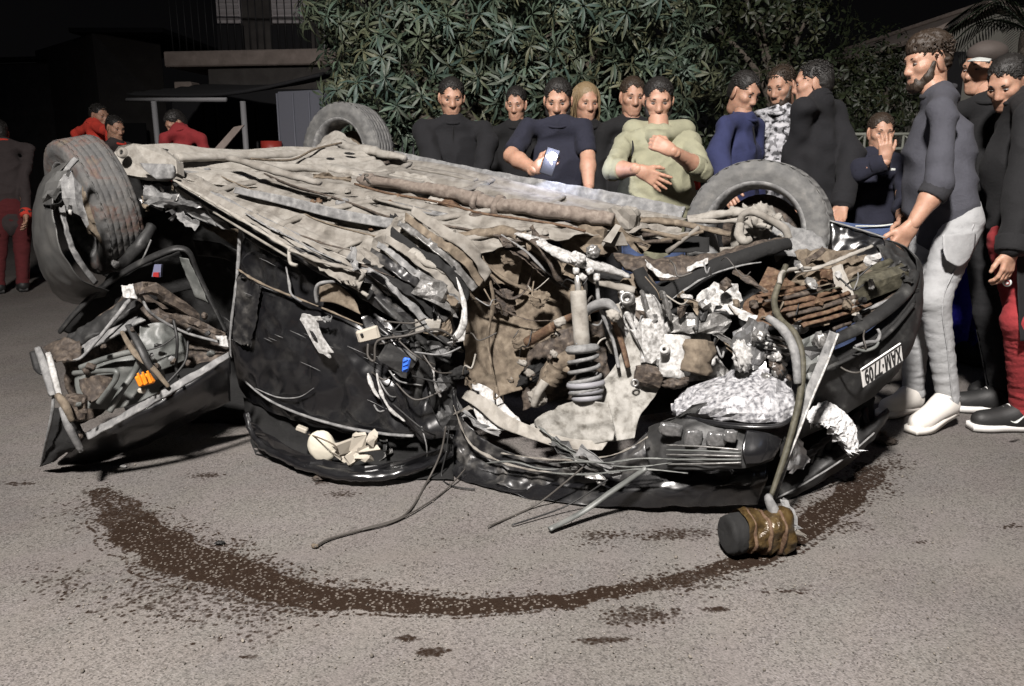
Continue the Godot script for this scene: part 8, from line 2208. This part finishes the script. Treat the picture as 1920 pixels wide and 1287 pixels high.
	# the boy
	p = person({"head": [1655, 214, 4.35], "h": 1.46, "label": "boy in a navy polo shirt with his hand over his mouth", "yaw": -8.0, "look": Vector3(-0.1, -0.15, 1), "top": "cloth_navy", "top_name": "polo_shirt", "hair": "short", "hair_mat": "hair_brown", "sleeve": 0.9, "elbow_r": at(1612, 320, 4.2), "wrist_r": at(1660, 304, 4.1), "fingers_r": Vector3(-0.15, 1.0, 0.1), "palm_r": Vector3(0.2, 0.1, -1), "thumb_r": Vector3(1, 0.2, 0), "hand_r": "relaxed", "elbow_l": at(1700, 340, 4.3), "wrist_l": at(1690, 405, 4.15), "broad": 1.02, "trousers": "denim_blue", "tone": Color(0.52, 0.34, 0.27), "hem": 0.02})
	part("badge", boxed(at(1674, 318, 4.17), Vector3(0.03, 0.012, 0.006), Basis.IDENTITY, 0.002), plain("badge_white", Color(0.5, 0.52, 0.5), 0.6), p)
	var bl := thing("folder", "open blue folder held low beside the boy", "folder", at(1640, 440, 4.0))
	part("cover", sheet([[at(1556, 412, 4.05), at(1610, 420, 4.0), at(1692, 422, 3.95)], [at(1600, 436, 4.0), at(1640, 445, 3.97), at(1690, 462, 3.93)]], {"nu": 12, "nv": 8, "amp": 0.002, "thick": 0.004}), M.denim_blue, bl)
	part("paper_edge", tube([at(1604, 424, 3.98), at(1650, 424, 3.96), at(1690, 418, 3.93)], [0.003, 0.005, 0.003], 6, 6), M.badge_white, bl)
	# someone in bright blue trousers further back
	person({"head": [1815, 200, 5.2], "h": 1.56, "label": "person in bright blue trousers, mostly hidden behind the grey jeans", "yaw": 20.0, "top": "cloth_black", "trousers": "cloth_royal", "leg": 1.25, "foot": at(1812, 640, 5.0) * Vector3(1, 0, 1), "hair": "short"})
	# black clothed man between grey jeans and red track trousers
	var kf := onto(1872, 772)
	p = person({"head": [1848, 84, 3.95], "label": "man in a cap and black clothes between the grey jeans and the red trousers", "yaw": -50.0, "look": Vector3(-0.9, -0.1, 0.4), "top": "cloth_black", "top_name": "jacket", "trousers": "cloth_black", "shoe": "shoe_black", "sole": "sole_white", "foot": kf, "ankle_r": kf + Vector3(0, 0.08, 0), "toe_r": onto(1815, 770), "ankle_l": kf + Vector3(0.16, 0.08, -0.3), "toe_l": kf + Vector3(0.0, 0, -0.2), "hair": "crop", "tone": Color(0.48, 0.30, 0.22)})
	part("cap", lump(at(1852, 100, 3.95), Vector3(0.17, 0.12, 0.2), Basis(Vector3.UP, -1.2), 0.03, 3, 1), plain("cap_dark", Color(0.05, 0.04, 0.035), 0.8), p)
	part("cap_peak", sheet([[at(1822, 110, 3.92), at(1838, 107, 3.85), at(1860, 110, 3.84)], [at(1814, 114, 3.88), at(1832, 113, 3.80), at(1858, 114, 3.80)]], {"nu": 10, "nv": 6, "amp": 0.0, "thick": 0.006}), M.badge_white, p)
	# man in the grey sweater, mid-step in front of the crowd
	var ga := onto(1770, 800)
	p = person({"head": [1745, 66, 3.6], "label": "man in a grey sweater and pale grey jeans with white shoes", "yaw": -80.0, "look": Vector3(-0.95, -0.18, 0.1), "top": "cloth_grey", "trim": "cloth_charcoal", "hair": "curly", "hair_mat": "hair_brown", "beard": true, "broad": 1.14, "deep": 1.02, "loose": 0.010, "gut": 0.012, "sleeve": 0.58, "neck": at(1764, 178, 3.6), "pelvis": at(1778, 400, 3.62), "foot": onto(1745, 800), "shoulder_l": at(1768, 208, 3.38), "elbow_l": at(1762, 345, 3.34), "wrist_l": at(1712, 420, 3.36), "hand_l": "relaxed", "fingers_l": Vector3(-0.45, -0.9, -0.1), "shoulder_r": at(1768, 208, 3.86), "elbow_r": at(1745, 330, 3.95), "wrist_r": at(1700, 412, 3.9), "ankle_l": ga + Vector3(0.0, 0.12, 0.0), "toe_l": onto(1690, 818), "knee_l": at(1752, 560, 3.55), "hem": 0.055, "lift_l": 0.05, "ankle_r": onto(1708, 770) + Vector3(0, 0.08, 0), "toe_r": onto(1660, 782), "knee_r": at(1722, 570, 3.75), "trousers": "denim_grey", "leg": 1.0, "shoe": "shoe_white", "sole": "shoe_white", "tone": Color(0.50, 0.29, 0.20), "fold": 0.012, "fold_scale": Vector3(6, 10, 6)})
	part("back_pocket", sheet([[at(1768, 440, 3.405), at(1800, 438, 3.42), at(1832, 432, 3.46)], [at(1770, 470, 3.40), at(1800, 472, 3.415), at(1828, 464, 3.46)], [at(1776, 488, 3.40), at(1800, 500, 3.42), at(1820, 484, 3.46)]], {"nu": 10, "nv": 10, "amp": 0.002, "thick": 0.004}), M.denim_grey, p)
	# man in red track trousers at the right edge
	var ra := onto(1893, 806)
	p = person({"head": [1896, 106, 3.5], "label": "man in a black jacket and red track trousers at the right edge", "yaw": -65.0, "look": Vector3(-0.75, -0.5, 0.5), "top": "cloth_black", "top_name": "jacket", "hair": "short", "broad": 1.1, "loose": 0.014, "neck": at(1920, 190, 3.5), "pelvis": at(1940, 440, 3.5), "foot": onto(1925, 800), "shoulder_r": at(1900, 215, 3.6), "shoulder_l": at(1935, 215, 3.3), "elbow_l": at(1920, 350, 3.28), "wrist_l": at(1898, 462, 3.26), "fingers_l": Vector3(-0.1, -1, 0.05), "elbow_r": at(1890, 340, 3.7), "wrist_r": at(1880, 430, 3.7), "ankle_l": ra + Vector3(0.05, 0.08, 0.0), "toe_l": onto(1832, 806), "knee_l": at(1916, 600, 3.42), "ankle_r": onto(1960, 790) + Vector3(0, 0.08, 0), "toe_r": onto(1900, 795), "trousers": "cloth_crimson", "leg": 1.15, "shoe": "shoe_black", "sole": "sole_white", "tone": Color(0.50, 0.28, 0.18)})
	part("side_stripe", sheet([[at(1908, 480, 3.315), at(1926, 480, 3.33)], [at(1910, 560, 3.335), at(1928, 560, 3.345)], [at(1914, 640, 3.36), at(1932, 640, 3.365)]], {"nu": 6, "nv": 20, "amp": 0.003, "thick": 0.004}), M.cloth_black, p)
	part("emblem", lathe(at(1889, 530, 3.325), Vector3(-0.5, 0, 0.85), [Vector2(0.001, 0.004), Vector2(0.016, 0.003), Vector2(0.017, 0.0)], 18), M.badge_white, p)
	part("emblem_ring", lathe(at(1889, 530, 3.32), Vector3(-0.5, 0, 0.85), [Vector2(0.007, 0.0), Vector2(0.007, 0.004), Vector2(0.010, 0.004), Vector2(0.010, 0.0)], 14), M.cloth_crimson, p)
	part("shoe_mark", tube([at(1896, 790, 3.40), at(1906, 792, 3.40), at(1922, 780, 3.41)], [0.002, 0.007, 0.002], 6, 6, 0.4), M.badge_white, p)
